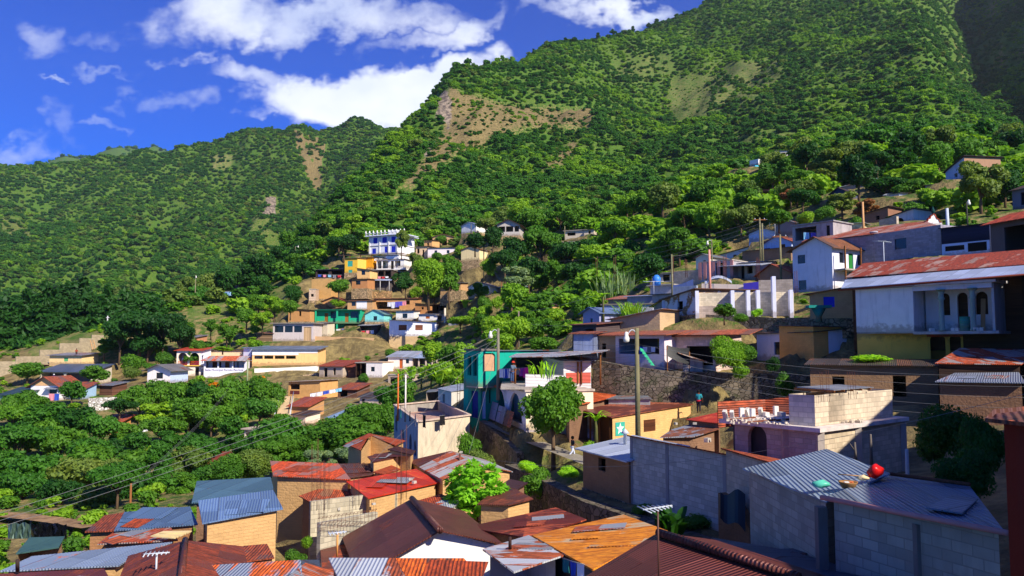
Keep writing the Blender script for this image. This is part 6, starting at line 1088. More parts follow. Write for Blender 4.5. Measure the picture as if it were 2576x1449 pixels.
v = house('white cottage','white cottage with one dark window and a grey roof, left of the red roofed house',(370,140),(428,139),962,929,5,('paint',(250,240,232)),('gabley',.9,('zinc',(130,126,124),'rust',.3)),o=.7,fdep=2,Yd=110,ops={'F': [('w',.38,.68,.3,.75,P('brown'))]},side={'R': ('paint',(190,206,236))})
house('brown tool shed','brown sheet walled tool shed on the slope below the grey roofed porch',(250,134),(282,133),992,968,3,('hwood',(120,80,60)),('shed',.4,MIDZ),name='shed',fdep=1.5)
house('hut with the rusty lid','tiny ochre hut with a rust red roof on the wooded bank',(246,110),(292,109.5),1090,1064,3,('adobe',(214,150,86)),('shed',.8,('zinc',(190,100,70),(170,80,50),.6)),name='hut',o=.5,fdep=1.5,ops={'F': [('h',.3,.6,.55,.9)]})
freewall('whitewashed stone wall below the left houses',[(222,1002,122),(272,1000,122.5),(352,992,124)],1.9,('stone',(236,226,214),'brown'),name='retaining_wall',th=.4,low=3.,down=1.4,ref='whitewashed stone wall')
house('twin pillar porch','concrete porch with white pillars and an arch among the round trees',(614,97),(716,95),1116,1080,4,('paint',(214,196,176)),('flat',0,('conc',(190,170,150))),o=.3,fdep=2,Yd=97,name='porch',ops={'F': [('h',.03,.38,0,.9),('a',.45,.93,0,.85)]})
house('rust hut in the bushes','small rust roofed hut almost swallowed by bushes',(492,96),(522,95),1176,1160,3,AO,('shed',.8,('zinc',(140,66,50),(130,60,40),.6)),name='hut',fdep=1)
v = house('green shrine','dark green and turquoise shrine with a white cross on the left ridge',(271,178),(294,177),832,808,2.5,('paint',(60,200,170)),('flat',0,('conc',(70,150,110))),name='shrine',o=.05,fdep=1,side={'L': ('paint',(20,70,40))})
b = MB(); b.beam(v.pt(-.1,-.05,v.h),v.pt(-.1,-.05,v.h+1.2),.16); b.beam(v.pt(-.5,-.05,v.h+.8),v.pt(.3,-.05,v.h+.8),.16); b.build('cross',WH,v.root)
house('blue water hut','small blue and white hut at the upper end of the grassy strip',(556,222),(578,221),749,734,3,('paint',(150,190,230)),('flat',0,'conc'),name='hut',o=.05,fdep=1)
freewall('stepped block wall climbing the left bank below the grass strip',[(-60,922,152),(40,905,156),(100,888,160),(150,872,163),(200,855,166),(262,838,170)],2.0,('block',(178,160,128)),name='stepped_wall',th=.25,step=True,ref='left stepped wall',down=1)
freewall('upper stepped block wall on the village hill below the grass strip',[(455,792,196),(540,778,202),(600,766,206),(645,754,210),(700,746,214)],1.8,('block',(186,168,134)),name='stepped_wall',th=.25,step=True,ref='upper stepped wall',down=1)
freewall('shaded grey wall behind the blue and white hut',[(578,718,232),(660,716,236),(730,714,238)],2.0,('conc',(130,126,130)),name='stepped_wall',th=.25)
freewall('terrace wall of packed earth below the mint green house',[(790,846,166),(940,850,165)],1.4,('adobe',(206,166,120)),name='earth_wall',th=.5,low=3.)
freewall('broken stone terrace below the white frame house',[(870,735,185),(985,732,184)],2.2,('stone',(190,150,100)),name='retaining_wall',th=.5)
freewall('old stone wall along the wooded bank, lower left',[(345,1100,104),(460,1094,106)],1.2,('stone',(180,150,120)),name='retaining_wall',th=.4)
# footpaths and stairs
def strip(name,pts,w,mat,kind='structure'):
    P_ = [hit(*p) if len(p) == 2 else at(*p) for p in pts]; b = MB()
    for a,c in zip(P_,P_[1:]):
        e = Vector((c.x-a.x,c.y-a.y,0)).normalized(); n = Vector((-e.y,e.x,0))*w/2; u_ = Vector((0,0,.06)); b.quad(a-n+u_,c-n+u_,c+n+u_,a+n+u_)
    o = b.build(name,mat); o['kind'] = kind
# ---------------------------------------------------------------- ground
for a in STAMPS: pass
apply_stamps(); build_ground(); FX,FY_,FZ = build_mount()

hb = MB(); hb.box(-3600,3600,-60,4100,-900,1500); hz = hb.build('haze','air',None); hz['kind'] = 'stuff'
# ================================================================ TREES AND OTHER GREENERY
def np_mesh(name,V,Fq,mat):
    me = bpy.data.meshes.new(name); me.vertices.add(len(V)); me.vertices.foreach_set('co',V.astype(np.float32).reshape(-1)); me.loops.add(Fq.size); me.loops.foreach_set('vertex_index',Fq.reshape(-1).astype(np.int32))
    me.polygons.add(len(Fq)); me.polygons.foreach_set('loop_start',np.arange(len(Fq),dtype=np.int32)*Fq.shape[1]); me.update(calc_edges=True); me.materials.append(MAT(mat)); return me
def unit(a): return a/np.maximum(np.linalg.norm(a,axis=1,keepdims=True),1e-9)
def leaves(rg,C_,R_,n,size,aspect=1.7,droop=0.,upb=.35):
    """n leaf faces spread over lumps with centres C_ and radii R_"""
    w = R_.prod(1)**(2/3); k = rg.choice(len(C_),n,p=w/w.sum()); d = unit(rg.normal(size=(n,3))); d[:,2] = np.where(rg.random(n) < upb,np.abs(d[:,2]),d[:,2])
    rr = .62+.45*rg.random(n)**.6; p = C_[k]+d*R_[k]*rr[:,None]
    nn = unit(d*.8+rg.normal(size=(n,3))*.62+np.array([0,0,.35])); t = unit(np.cross(nn,unit(rg.normal(size=(n,3))))); t[:,2] -= droop; t = unit(t); b = unit(np.cross(nn,t)); s = size*(.6+.8*rg.random(n))[:,None]
    a = t*s*aspect*.5; b = b*s*.5
    V = np.stack([p-a,p-b*.9,p+a,p+b*.9],1).reshape(-1,3); return V,np.arange(4*n).reshape(n,4)
def core(rg,C_,R_,f=.66):
    VV = []; FF = []; o = 0; nu,nv = 9,6
    for c,r in zip(C_,R_):
        for j in range(nv+1):
            for i in range(nu):
                th = PI*j/nv; ph = 2*PI*i/nu; k = f*(.85+.3*rg.random()); VV.append((c[0]+r[0]*k*math.sin(th)*math.cos(ph),c[1]+r[1]*k*math.sin(th)*math.sin(ph),c[2]+r[2]*k*math.cos(th)))
        for j in range(nv):
            for i in range(nu): FF.append((o+j*nu+i,o+j*nu+(i+1) % nu,o+(j+1)*nu+(i+1) % nu,o+(j+1)*nu+i))
        o = len(VV)
    return np.array(VV),np.array(FF)
def lumps(rg,typ):
    if typ == 'round': n,rx,zc,rz,lr = 13,.33,.62,.26,.17
    elif typ == 'umbrella': n,rx,zc,rz,lr = 18,.44,.7,.15,.17
    elif typ == 'tall': n,rx,zc,rz,lr = 14,.2,.58,.33,.13
    elif typ == 'loose': n,rx,zc,rz,lr = 16,.38,.6,.3,.12
    elif typ == 'bush': n,rx,zc,rz,lr = 10,.38,.5,.24,.26
    elif typ == 'conifer':
        C_ = []; R_ = []
        for i in range(11):
            z = .12+.84*i/11; r = .26*(1-(z-.1)/.95)+.03
            for k in range(3 if i < 8 else 1): a = rg.random()*6.28; C_.append((r*.55*math.cos(a),r*.55*math.sin(a),z)); R_.append((r*.75,r*.75,.07))
        return np.array(C_),np.array(R_)
    C_ = []; R_ = []
    if typ == 'round': n,rx,zc,rz,lr = 24,.34,.6,.27,.15
    for i in range(n):
        d = unit(rg.normal(size=(1,3)))[0]; k = rg.random()**.35
        if typ == 'round': zz = 1-2*(i+.5)/n; an = i*2.399+rg.random()*.5; d = np.array([math.sqrt(1-zz*zz)*math.cos(an),math.sqrt(1-zz*zz)*math.sin(an),zz]); k = .55+.4*rg.random() if i % 4 else .3
        C_.append((d[0]*rx*k,d[1]*rx*k,zc+d[2]*rz*k)); r = lr*(.7+.6*rg.random()); R_.append((r*1.15,r*1.15,r*(.75 if typ == 'umbrella' else .85)))
    return np.array(C_),np.array(R_)
def crown_mesh(typ,seed,n,size,mat,aspect=1.7,droop=0.,cr=.66):
    rg = np.random.default_rng(seed); C_,R_ = lumps(rg,typ); V,Fq = leaves(rg,C_,R_,n,size,aspect,droop); V2,F2 = core(rg,C_,R_,cr)
    return np_mesh('crown_'+typ,np.vstack([V,V2]),np.vstack([Fq,F2+len(V)]),mat),C_
def trunk_mesh(typ,C_,seed,mat='bark'):
    rg = np.random.default_rng(seed+5); b = MB(); top = C_[:,2].mean(); lean = (rg.random()-.5)*.12
    b.tube([(0,0,-.12),(lean*.3,0,top*.35),(lean,.01,top)],[.035,.026,.012],7)
    if typ != 'conifer':
        for c in C_[:7]: b.tube([(lean*.4,0,top*.42),(c[0]*.45,c[1]*.45,(c[2]+top*.5)*.5),tuple(c)],[.018,.012,.004],5,caps=False)
    me = bpy.data.meshes.new('trunk'); me.from_pydata(b.v,[],b.f); me.materials.append(MAT(mat)); me.update(); me.shade_smooth() if hasattr(me,'shade_smooth') else None; return me
LEAF = {'mid': ('leaf',(52,90,20),(74,114,24)),'bright': ('leaf',(84,124,20),(108,140,28)),'deep': ('leaf',(40,82,18),(56,100,24)),'dark': ('leaf',(24,58,16),(38,80,20)),'olive': ('leaf',(70,96,36),(96,112,46)),'grey': ('leaf',(84,108,70),(104,124,84)),'pale': ('leaf',(108,140,60),(128,150,66)),
        'lime': ('leaf',(110,158,24),(130,172,30)),'rusty': ('leaf',(120,70,50),(104,96,40)),'flower': ('leaf',(190,120,14),(150,120,20)),'fern': ('leaf',(96,140,30),(130,160,50))}
TM = {}
def tmesh(typ,col,var,lod):
    k = (typ,col,var,lod)
    if k not in TM:
        n,sz = {0: (9500,.030),1: (3000,.046),2: (520,.10)}[lod]
        if typ == 'conifer': me,C_ = crown_mesh(typ,50+var,int(n*1.1),sz*.9,LEAF[col],2.8,.5,.5)
        else: me,C_ = crown_mesh(typ,10*len(typ)+var,n,sz,LEAF[col])
        TM[k] = (me,trunk_mesh(typ,C_,var))
    return TM[k]
TREES = []; KIND = {'round': 'round tree','umbrella': 'spreading flat topped tree','tall': 'tall narrow tree','loose': 'loose crowned tree','bush': 'leafy bush','conifer': 'feathery conifer'}
CW = {'mid': 'mid green','bright': 'bright yellow green','dark': 'dark green','deep': 'deep green','olive': 'olive green','grey': 'grey green','pale': 'pale green','lime': 'lime green','rusty': 'russet','flower': 'orange flowering','fern': 'fern green'}
def tree(P_,h,typ='round',col='mid',w=None,lod=1,label=None,var=None,group=None):
    var = random.randrange(3) if var is None else var; cm,tm = tmesh(typ,col,var,lod)
    name = 'bush' if typ == 'bush' else 'conifer_tree' if typ == 'conifer' else 'tree'
    root = empty(name,P_,random.random()*6.28); wd = {'round': .95,'umbrella': 1.25,'tall': .62,'loose': .95,'bush': 1.2,'conifer': .6}[typ]
    sx = h if w is None else w/wd; root.scale = (sx,sx*(.9+.2*random.random()),h)
    for nm,me in (('crown',cm),('trunk',tm)):
        if nm == 'trunk' and typ == 'bush': continue
        o = bpy.data.objects.new(nm,me); COL.objects.link(o); o.parent = root
    root['category'] = 'bush' if typ == 'bush' else 'tree'; q = proj(P_+Vector((0,0,h*.6)))
    if label: root['label'] = label
    TREES.append([root,q,typ,col,h*F/P_.y,P_.y,label]); 
    if group: root['group'] = group
    return root
def T_(cx,top,base,w,typ='round',col='mid',Y=None,lod=1,label=None,var=None):
    """a tree by its place in the photograph: centre column, top row, foot row, width"""
    if Y: P_ = at(cx,base,Y)
    else: P_ = hit(cx,base)
    if P_ is None: return
    k = P_.y/F; return tree(P_,(base-top)*k,typ,col,w*k,lod,label,var)
# the trees one can name
T_(1392,938,1160,190,'round','mid',52,0,'dense round mango tree with glossy green leaves beside the footpath',1)
T_(870,1035,1190,210,'round','mid',74,0); T_(800,1055,1180,150,'round','mid',78,0); T_(950,1000,1140,130,'round','mid',78,0); T_(905,1005,1150,130,'round','mid',84,0); T_(745,1088,1200,130,'round','mid',70,0); T_(1010,940,1050,80,'round','mid',88)
T_(690,1100,1215,130,'loose','mid',66,0); T_(640,1120,1235,120,'round','olive',64,0); T_(565,1140,1260,130,'round','mid',62,0)
T_(892,1110,1200,110,'loose','grey',56,0,'grey green eucalyptus like tree beside the small gabled mud house'); T_(800,1130,1205,90,'loose','grey',58,0,'grey green bushy tree behind the tall ochre mud house')
T_(1078,636,765,105,'round','bright',158,0,'big yellow green tree in the middle of the hill village'); T_(1130,650,765,80,'loose','mid',160); T_(1020,690,745,50,'round','dark',170); T_(1010,570,645,40,'loose','olive',195,1,'thin olive tree leaning on the right corner of the blue shuttered house')
T_(852,698,752,60,'round','mid',180); T_(850,752,775,52,'bush','bright',181); T_(1158,792,835,80,'umbrella','bright',150); T_(1215,792,838,80,'umbrella','bright',150); T_(1265,795,840,60,'umbrella','bright',150)
for a in ((1090,850,930,70),(1130,860,950,80),(1175,855,960,75),(1115,900,985,70),(1160,920,1000,80),(1195,890,985,60)): T_(*a[:3],a[3],'round',random.choice(['mid','bright']),118-(a[2]-930)*.3)
for a in ((30,1010,1110,120),(110,1005,1120,140),(190,1015,1130,130),(250,1035,1150,110),(60,1060,1180,150),(150,1070,1190,150),(230,1090,1210,130),(20,1120,1250,130),(100,1130,1260,150),(190,1140,1270,150),(270,1150,1270,120),(50,1180,1300,130),(150,1200,1310,130),(240,1210,1315,120)):
    T_(*a[:3],a[3],random.choice(['round','umbrella','loose']),random.choice(['deep','dark','mid','deep','olive']),98-(a[1]-1005)*.15)
for a in ((330,1120,1230,110),(400,1110,1220,120),(470,1120,1230,120),(540,1160,1270,110),(330,1180,1290,110),(400,1170,1290,120),(470,1190,1290,110),(340,1080,1150,80),(420,1080,1160,90),(510,1100,1190,100),(590,1090,1170,90)):
    T_(*a[:3],a[3],random.choice(['round','loose']),random.choice(['mid','deep','deep','olive','dark']),84-(a[1]-1080)*.12)
for a in ((300,1000,1060,90,'dark'),(350,965,1070,110,'mid'),(410,950,1075,120,'mid'),(460,960,1080,110,'mid'),(395,1010,1095,110,'bright'),(500,960,1085,110,'dark'),(540,965,1090,110,'mid'),(590,945,1080,110,'mid'),(640,940,1070,110,'mid'),(685,950,1060,70,'mid'),(620,990,1110,120,'mid'),(560,1010,1120,110,'mid'),(680,1000,1080,60,'pale'),(470,1020,1110,100,'mid')):
    T_(*a[:3],a[3],random.choice(['round','umbrella','loose']),a[4],118-(a[1]-940)*.12)
T_(540,960,985,40,'loose','flower',122,1,'orange flowering bush below the lettered white building'); T_(655,945,985,34,'loose','flower',121,1,'small orange flowering tree below the long peach house')
for a in ((300,795,905,120),(350,775,890,140),(410,780,900,140),(450,800,910,90),(370,830,930,110)): T_(*a[:3],a[3],'umbrella','dark',158)
for i,a in enumerate(((10,740,890,110),(60,720,895,120),(110,700,890,110),(160,695,880,120),(215,690,870,120),(265,710,860,90),(30,770,900,120),(90,760,900,110),(140,750,895,110),(190,740,885,100),(240,740,870,100),(310,720,850,90),(360,730,840,90),(400,745,840,80),(-30,760,900,110))):
    T_(*a[:3],a[3],'conifer' if i % 3 else 'tall','dark',198-6*(i % 3))
for a in ((480,690,780,70,'loose','olive'),(525,675,765,70,'round','olive'),(570,665,750,80,'round','dark'),(625,640,735,60,'tall','dark'),(665,625,720,80,'round','dark'),(700,640,745,70,'round','dark'),(740,650,750,70,'round','mid'),(775,640,730,60,'round','mid'),(640,680,745,60,'round','dark'),(800,620,700,70,'round','mid'),(835,600,680,60,'round','mid'),(760,600,690,80,'round','dark'),(870,590,655,50,'round','bright')):
    T_(*a[:3],a[3],a[4],a[5],225)
for a in ((650,735,800,70,'mid'),(690,742,810,70,'bright'),(730,748,800,50,'mid'),(620,770,830,60,'mid'),(660,780,835,60,'bright'),(530,800,850,50,'mid'),(570,810,870,60,'mid'),(500,850,900,50,'mid'),(640,850,885,50,'bright'),(560,870,890,60,'bright'),(480,880,930,40,'mid')): T_(*a[:3],a[3],random.choice(['round','loose']),a[4],168-(a[1]-735)*.12)
T_(68,905,965,90,'round','mid',146,1,'round green tree beside the red shed at the far left'); T_(235,915,975,80,'round','mid',140); T_(262,850,900,40,'tall','mid',160)
# right hand side
T_(2078,368,475,100,'tall','olive',150,0,'large olive green tree towering over the upper right slope'); 
for a in ((1975,395,470,60,'loose','mid'),(2030,350,440,80,'round','dark'),(2140,390,480,80,'round','dark'),(2190,350,470,110,'conifer','dark'),(2260,340,470,120,'conifer','dark'),(2320,390,480,90,'umbrella','dark'),(2230,440,520,130,'umbrella','dark'),(2300,450,530,130,'umbrella','mid'),(2370,470,560,120,'umbrella','mid'),(2440,465,560,110,'loose','mid'),(2500,470,560,110,'loose','mid'),(2560,460,560,100,'loose','dark'),(2300,500,570,80,'round','mid'),(2420,500,570,100,'loose','olive'),(2480,520,575,90,'loose','mid'),(2180,500,560,80,'loose','rusty'),(2020,470,540,100,'umbrella','dark'),(1960,520,580,80,'round','mid'),(2030,530,570,60,'bush','bright'),(2070,515,560,60,'bush','mid'),(1990,470,520,70,'loose','rusty'),(2240,540,580,40,'bush','mid'),(2120,480,550,90,'loose','olive'),(2150,540,590,40,'bush','mid')):
    T_(*a[:3],a[3],a[4],a[5],112+(560-a[2])*.38)
for a in ((1900,480,580,100,'loose','olive'),(1850,470,570,110,'round','mid'),(1800,500,600,110,'round','mid'),(1745,530,640,110,'round','dark'),(1690,560,660,110,'umbrella','dark'),(1640,590,700,110,'umbrella','dark'),(1590,600,720,110,'umbrella','dark'),(1700,600,700,90,'umbrella','grey'),(1770,600,680,80,'round','bright'),(1830,590,650,60,'round','bright'),(1540,540,640,100,'round','lime'),(1480,590,690,110,'round','dark'),(1420,600,700,110,'umbrella','dark'),(1360,570,690,120,'umbrella','mid'),(1300,590,690,100,'umbrella','dark'),(1270,620,710,90,'umbrella','dark'),(1240,560,640,60,'round','dark'),(1195,580,640,60,'round','dark'),(1330,640,740,100,'umbrella','dark'),(1300,665,750,100,'loose','grey'),(1400,650,730,90,'round','mid'),(1450,650,740,90,'round','dark'),(1500,660,750,100,'umbrella','dark'),(1560,660,750,110,'umbrella','dark'),(1620,660,740,90,'round','mid'),(1230,640,700,50,'bush','bright'),(1330,730,790,60,'round','bright'),(1390,770,840,80,'round','bright'),(1440,720,790,80,'round','mid'),(1490,720,790,70,'loose','olive'),(1420,800,870,90,'round','mid'),(1340,790,870,90,'round','mid'),(1300,790,880,90,'round','bright'),(1370,840,900,90,'round','mid'),(1440,840,900,80,'bush','mid'),(1260,830,900,80,'round','bright'),(1220,740,790,40,'bush','mid'),(1250,740,785,40,'bush','bright')):
    T_(*a[:3],a[3],a[4],a[5],98+(900-a[2])*.28)
T_(1822,760,812,64,'round','mid',66,1,'round green shrub on the stone ledge in front of the roofless block walls'); T_(1860,785,815,50,'bush','mid',66); T_(1905,775,800,36,'bush','lime',66); T_(2200,890,915,120,'bush','lime',50.5,1,'low lime green creeper on the roof edge of the long brown mud house')
T_(1825,838,940,100,'bush','bright',58.5,0,'climbing vine spilling down in front of the white block house'); T_(1868,850,930,80,'bush','mid',58.8,0); T_(1862,905,965,50,'bush','bright',58); T_(1980,930,1010,50,'bush','mid',55); T_(1945,895,940,40,'bush','dark',57)
T_(2420,1010,1190,190,'bush','dark',25,0,'big shaded leafy bush beside the dark red house'); T_(2480,1030,1230,120,'bush','dark',20,0); T_(2350,1060,1190,110,'bush','dark',28,1); T_(2440,1120,1260,150,'bush','dark',19,0)
T_(1330,1158,1195,55,'bush','lime',46,0,'small lime green bush on top of the rubble terrace wall'); T_(1350,1175,1260,80,'bush','mid',43.5); T_(1430,1172,1205,60,'bush','lime',43); T_(1180,1080,1180,70,'bush','mid',56); T_(1210,1130,1200,80,'bush','olive',53); T_(1740,1290,1330,120,'bush','mid',31.5); T_(1620,1265,1300,70,'bush','mid',34); T_(775,1345,1385,40,'bush','bright',32); T_(740,1380,1440,60,'bush','mid',30)
# broad leaved tree of the middle foreground
def bigleaf(cx,top,base,w,Y,label):
    P_ = at(cx,base,Y); k = Y/F; h = (base-top)*k; root = empty('broad_leaved_tree',P_,0,label,'tree'); rg = np.random.default_rng(3); VV = []; FF = []; o = 0
    C_ = []; 
    for i in range(30):
        d = unit(rg.normal(size=(1,3)))[0]; C_.append(np.array([d[0]*w*k*.36,d[1]*w*k*.36,h*.56+d[2]*h*.34]))
    for c in C_:
        for j in range(58):
            d = unit(rg.normal(size=(1,3)))[0]; p = c+d*.36*np.array([1,1,.75]); dr = unit((d+np.array([0,0,-.5+rg.random()*.4]))[None])[0]; L_ = .2+.1*rg.random(); n = unit((np.array([0,0,1.])+d*.5+rg.normal(size=3)*.25)[None])[0]; s_ = unit(np.cross(dr,n)[None])[0]; n = np.cross(s_,dr)
            star = [(0,-.15),(.45,-.1),(.32,.25),(.62,.5),(.25,.55),(0,1.),(-.25,.55),(-.62,.5),(-.32,.25),(-.45,-.1)]
            pts = [p+dr*b*L_+s_*a*L_+n*(-.22*abs(a)*L_-.15*b*b*L_) for a,b in star]+[p+dr*.25*L_]; m = len(star)
            VV += pts; FF += [(o+q,o+(q+1) % m,o+m) for q in range(m)]; o += m+1
    me = np_mesh('crown',np.array(VV),np.array(FF),('leaf',(92,148,24),(110,160,34))); ob = bpy.data.objects.new('crown',me); COL.objects.link(ob); ob.parent = root
    b = MB(); b.tube([(0,0,-.8),(.05,0,h*.35),(0,0,h*.7)],[.13,.1,.05],8)
    for c in C_[:10]: b.tube([(.03,0,h*.3),tuple(c*np.array([.5,.5,.8])),tuple(c)],[.06,.04,.015],6,caps=False)
    b.build('trunk','bark',root,local=True); TREES.append([root,proj(P_+Vector((0,0,h*.5))),'round','lime',h/k,Y,label])
bigleaf(1196,1166,1318,158,38,'broad leaved bright green tree between the brown gable and the red roof')
bigleaf(1690,1258,1345,90,29.5,'dark big leaved plant behind the near television aerial') if False else None
def blades(name,P_,n,h,spread,wd,mat,label,cat,droop=.5,seg=5,stem=None,fan=1.):
    """banana, reeds, palm: long bent blades from one foot"""
    root = empty(name,P_,random.random()*6,label,cat); z0 = stem or 0.; VV = []; FF = []; o = 0; rg = random.Random(int(P_.x*10))
    for i in range(n):
        a = rg.random()*6.28; L_ = h*(.65+.45*rg.random()); e = spread*(.3+.9*rg.random()); ox,oy = ((rg.random()-.5)*fan,(rg.random()-.5)*fan)
        for j in range(seg+1):
            t = j/seg; r = e*t**1.3; z = z0+L_*(t-droop*t*t*(.6+.6*rg.random()*0+.3)); w = wd*math.sin(PI*min(.96,t*.85+.12)); c,s_ = math.cos(a),math.sin(a)
            VV += [(ox+c*r-s_*w,oy+s_*r+c*w,z+w*.3),(ox+c*r,oy+s_*r,z),(ox+c*r+s_*w,oy+s_*r-c*w,z+w*.3)]
        for j in range(seg):
            b = o+j*3; FF += [(b,b+1,b+4,b+3),(b+1,b+2,b+5,b+4)]
        o += (seg+1)*3
    me = np_mesh('leaves',np.array(VV),np.array(FF),mat); ob = bpy.data.objects.new('leaves',me); COL.objects.link(ob); ob.parent = root
    if stem: b = MB(); b.tube([(0,0,-.5),(.05,0,stem*.5),(0,0,stem+.1)],[.14,.1,.09],7); b.build('stem',('bark',(110,110,60)),root,local=True)
    q = proj(P_+Vector((0,0,h*.5))); TREES.append([root,q,'round','fern',h*F/P_.y,P_.y,label]); return root
for cx,base,Y,h in ((1035,975,105,3.2),(1060,970,103,3.),(1085,975,102,3.4),(1105,985,100,3.),(1135,985,98,3.4),(1010,975,108,2.8),(1245,775,165,4.),(578,880,162,4.),(415,790,205,4.5),(608,720,228,4.),(1212,775,168,3.5),(1480,655,170,4.5),(1455,650,172,4.),(1195,620,195,4.),(1170,790,162,3.6),(590,855,166,3.6)):
    blades('banana_plant',at(cx,base,Y),13,h,h*.5,h*.085,LEAF['fern'],None,'banana plant',.55,stem=h*.35,fan=.5)
blades('reed_clump',at(1590,812,79),170,3.6,1.5,.05,LEAF['fern'],'tall fern green reed clump hiding the arched porch of the grey house','reeds',.5,fan=2.2)
blades('maize_clump',at(1362,950,58),26,2.3,.8,.07,LEAF['lime'],'lime green maize plants growing on the terrace beside the pale corrugated fence','maize',.55,fan=1.6)
blades('palm',at(1500,1100,49.5),16,1.7,1.1,.07,LEAF['lime'],'small bright palm in front of the porch beside the painted star','palm',.75,stem=.9,fan=.05)
blades('papaya_tree',at(1518,800,78),12,1.2,.8,.16,LEAF['lime'],'small papaya tree beside the grey arched porch','tree',.8,stem=2.,fan=.05)
blades('big_leaved_plant',at(1690,1345,29.3),24,1.5,.75,.2,LEAF['dark'],'dark big leaved plant at the foot of the pale block wall','plant',.5,fan=.7)
blades('bamboo_clump',at(1545,760,120),90,7.,2.4,.1,LEAF['grey'],'tall feathery grey green bamboo clump above the reeds','bamboo',.35,fan=5)
blades('bamboo_clump',at(1690,610,150),70,7.,2.4,.1,LEAF['pale'],'feathery pale bamboo clump right of the open wooded valley','bamboo',.35,fan=4) if False else None
# scattered trees of the village slopes
FOOT = [np.array(p) for p,z,r in STAMPS]
CENF = np.array([f.mean(0) for f in FOOT]); RADF = np.array([np.abs(f-f.mean(0)).max()*1.2+.8 for f in FOOT])
def free(x,y,m=0.): return not np.any(np.hypot(CENF[:,0]-x,CENF[:,1]-y) < RADF+m)
PR = np.array(PROT)
def covers(px,pb,hpx,wpx,Y):
    x0,x1,y0,y1 = px-wpx/2,px+wpx/2,pb-hpx,pb
    ow = np.minimum(x1,PR[:,1])-np.maximum(x0,PR[:,0]); oh = np.minimum(y1,PR[:,3])-np.maximum(y0,PR[:,2]); bad = (ow > 0) & (oh > 0) & (PR[:,4] > Y-1)
    fr = np.where(bad,ow*oh/np.maximum((PR[:,1]-PR[:,0])*(PR[:,3]-PR[:,2]),1),0); return (fr > .12).any()
PLACED = [(t[0].location.x,t[0].location.y) for t in TREES]
def scatter(poly,n,types,cols,h0,h1,sp,ymin=40,ymax=400):
    xs = [p[0] for p in poly]; ys = [p[1] for p in poly]; got = 0
    for _ in range(n*25):
        if got >= n: break
        px = random.uniform(min(xs),max(xs)); py = random.uniform(min(ys),max(ys))
        if not inpoly(np.array([px]),np.array([py]),poly)[0]: continue
        p = hit(px,py,ymin)
        if p is None or p.y > ymax or not free(p.x,p.y,.5): continue
        if any((a-p.x)**2+(b-p.y)**2 < sp*sp for a,b in PLACED): continue
        h = random.uniform(h0,h1); k = F/p.y; ty = random.choice(types)
        if covers(px,py,h*k,h*k*.9,p.y): continue
        PLACED.append((p.x,p.y)); tree(p,h,ty,random.choice(cols)); got += 1
    return got
G = ['mid','mid','bright','dark','olive']; TY = ['round','round','umbrella','loose']
c_ = [scatter([(0,1010),(720,950),(980,1000),(980,1150),(650,1230),(300,1290),(0,1300)],22,TY,['mid','deep','dark','deep'],3.5,6.,3.0,45,125),
      scatter([(260,880),(620,870),(640,740),(800,745),(790,860),(620,880),(440,930),(270,980)],18,TY+['bush','bush'],G,2.5,4.5,3.,120,230),
      scatter([(600,740),(760,560),(940,560),(930,640),(800,700),(640,745)],22,TY,G,5.,8.,5.,170,330),
      scatter([(1010,640),(1240,560),(1240,800),(1120,800),(1010,770)],18,TY+['bush'],G,3.,5.5,3.5,130,260),
      scatter([(1230,560),(1700,520),(1950,480),(1900,600),(1700,720),(1500,780),(1260,800)],32,TY,G,5.,8.5,5.,100,300),
      scatter([(1200,800),(1500,800),(1480,880),(1200,900)],10,TY,['bright','mid'],3.,5.,3.5,80,160),
      scatter([(1900,430),(2560,380),(2560,540),(2000,540)],22,TY,['mid','dark','olive'],5.,8.,4.5,85,260),
      scatter([(800,850),(1100,860),(1100,980),(820,960)],8,['bush','loose'],['mid','bright'],1.6,3.,3.,95,180)]
print('scattered',c_,len(TREES))
# trees standing on the skyline, each seen against the sky
SKY = []
for px in range(1140,1790,26):
    px += random.uniform(-9,9); u_ = (px-CX)/F; z = zat_v(u_*YS,YS); m = YS > 300; e = np.where(m,z/YS,-9); k = int(np.argmax(e)); P_ = Vector((u_*YS[k],YS[k],z[k]-1.)); SKY.append(tree(P_,random.uniform(5,10),random.choice(['loose','round','tall','loose']),random.choice(['mid','dark','olive']),lod=2))
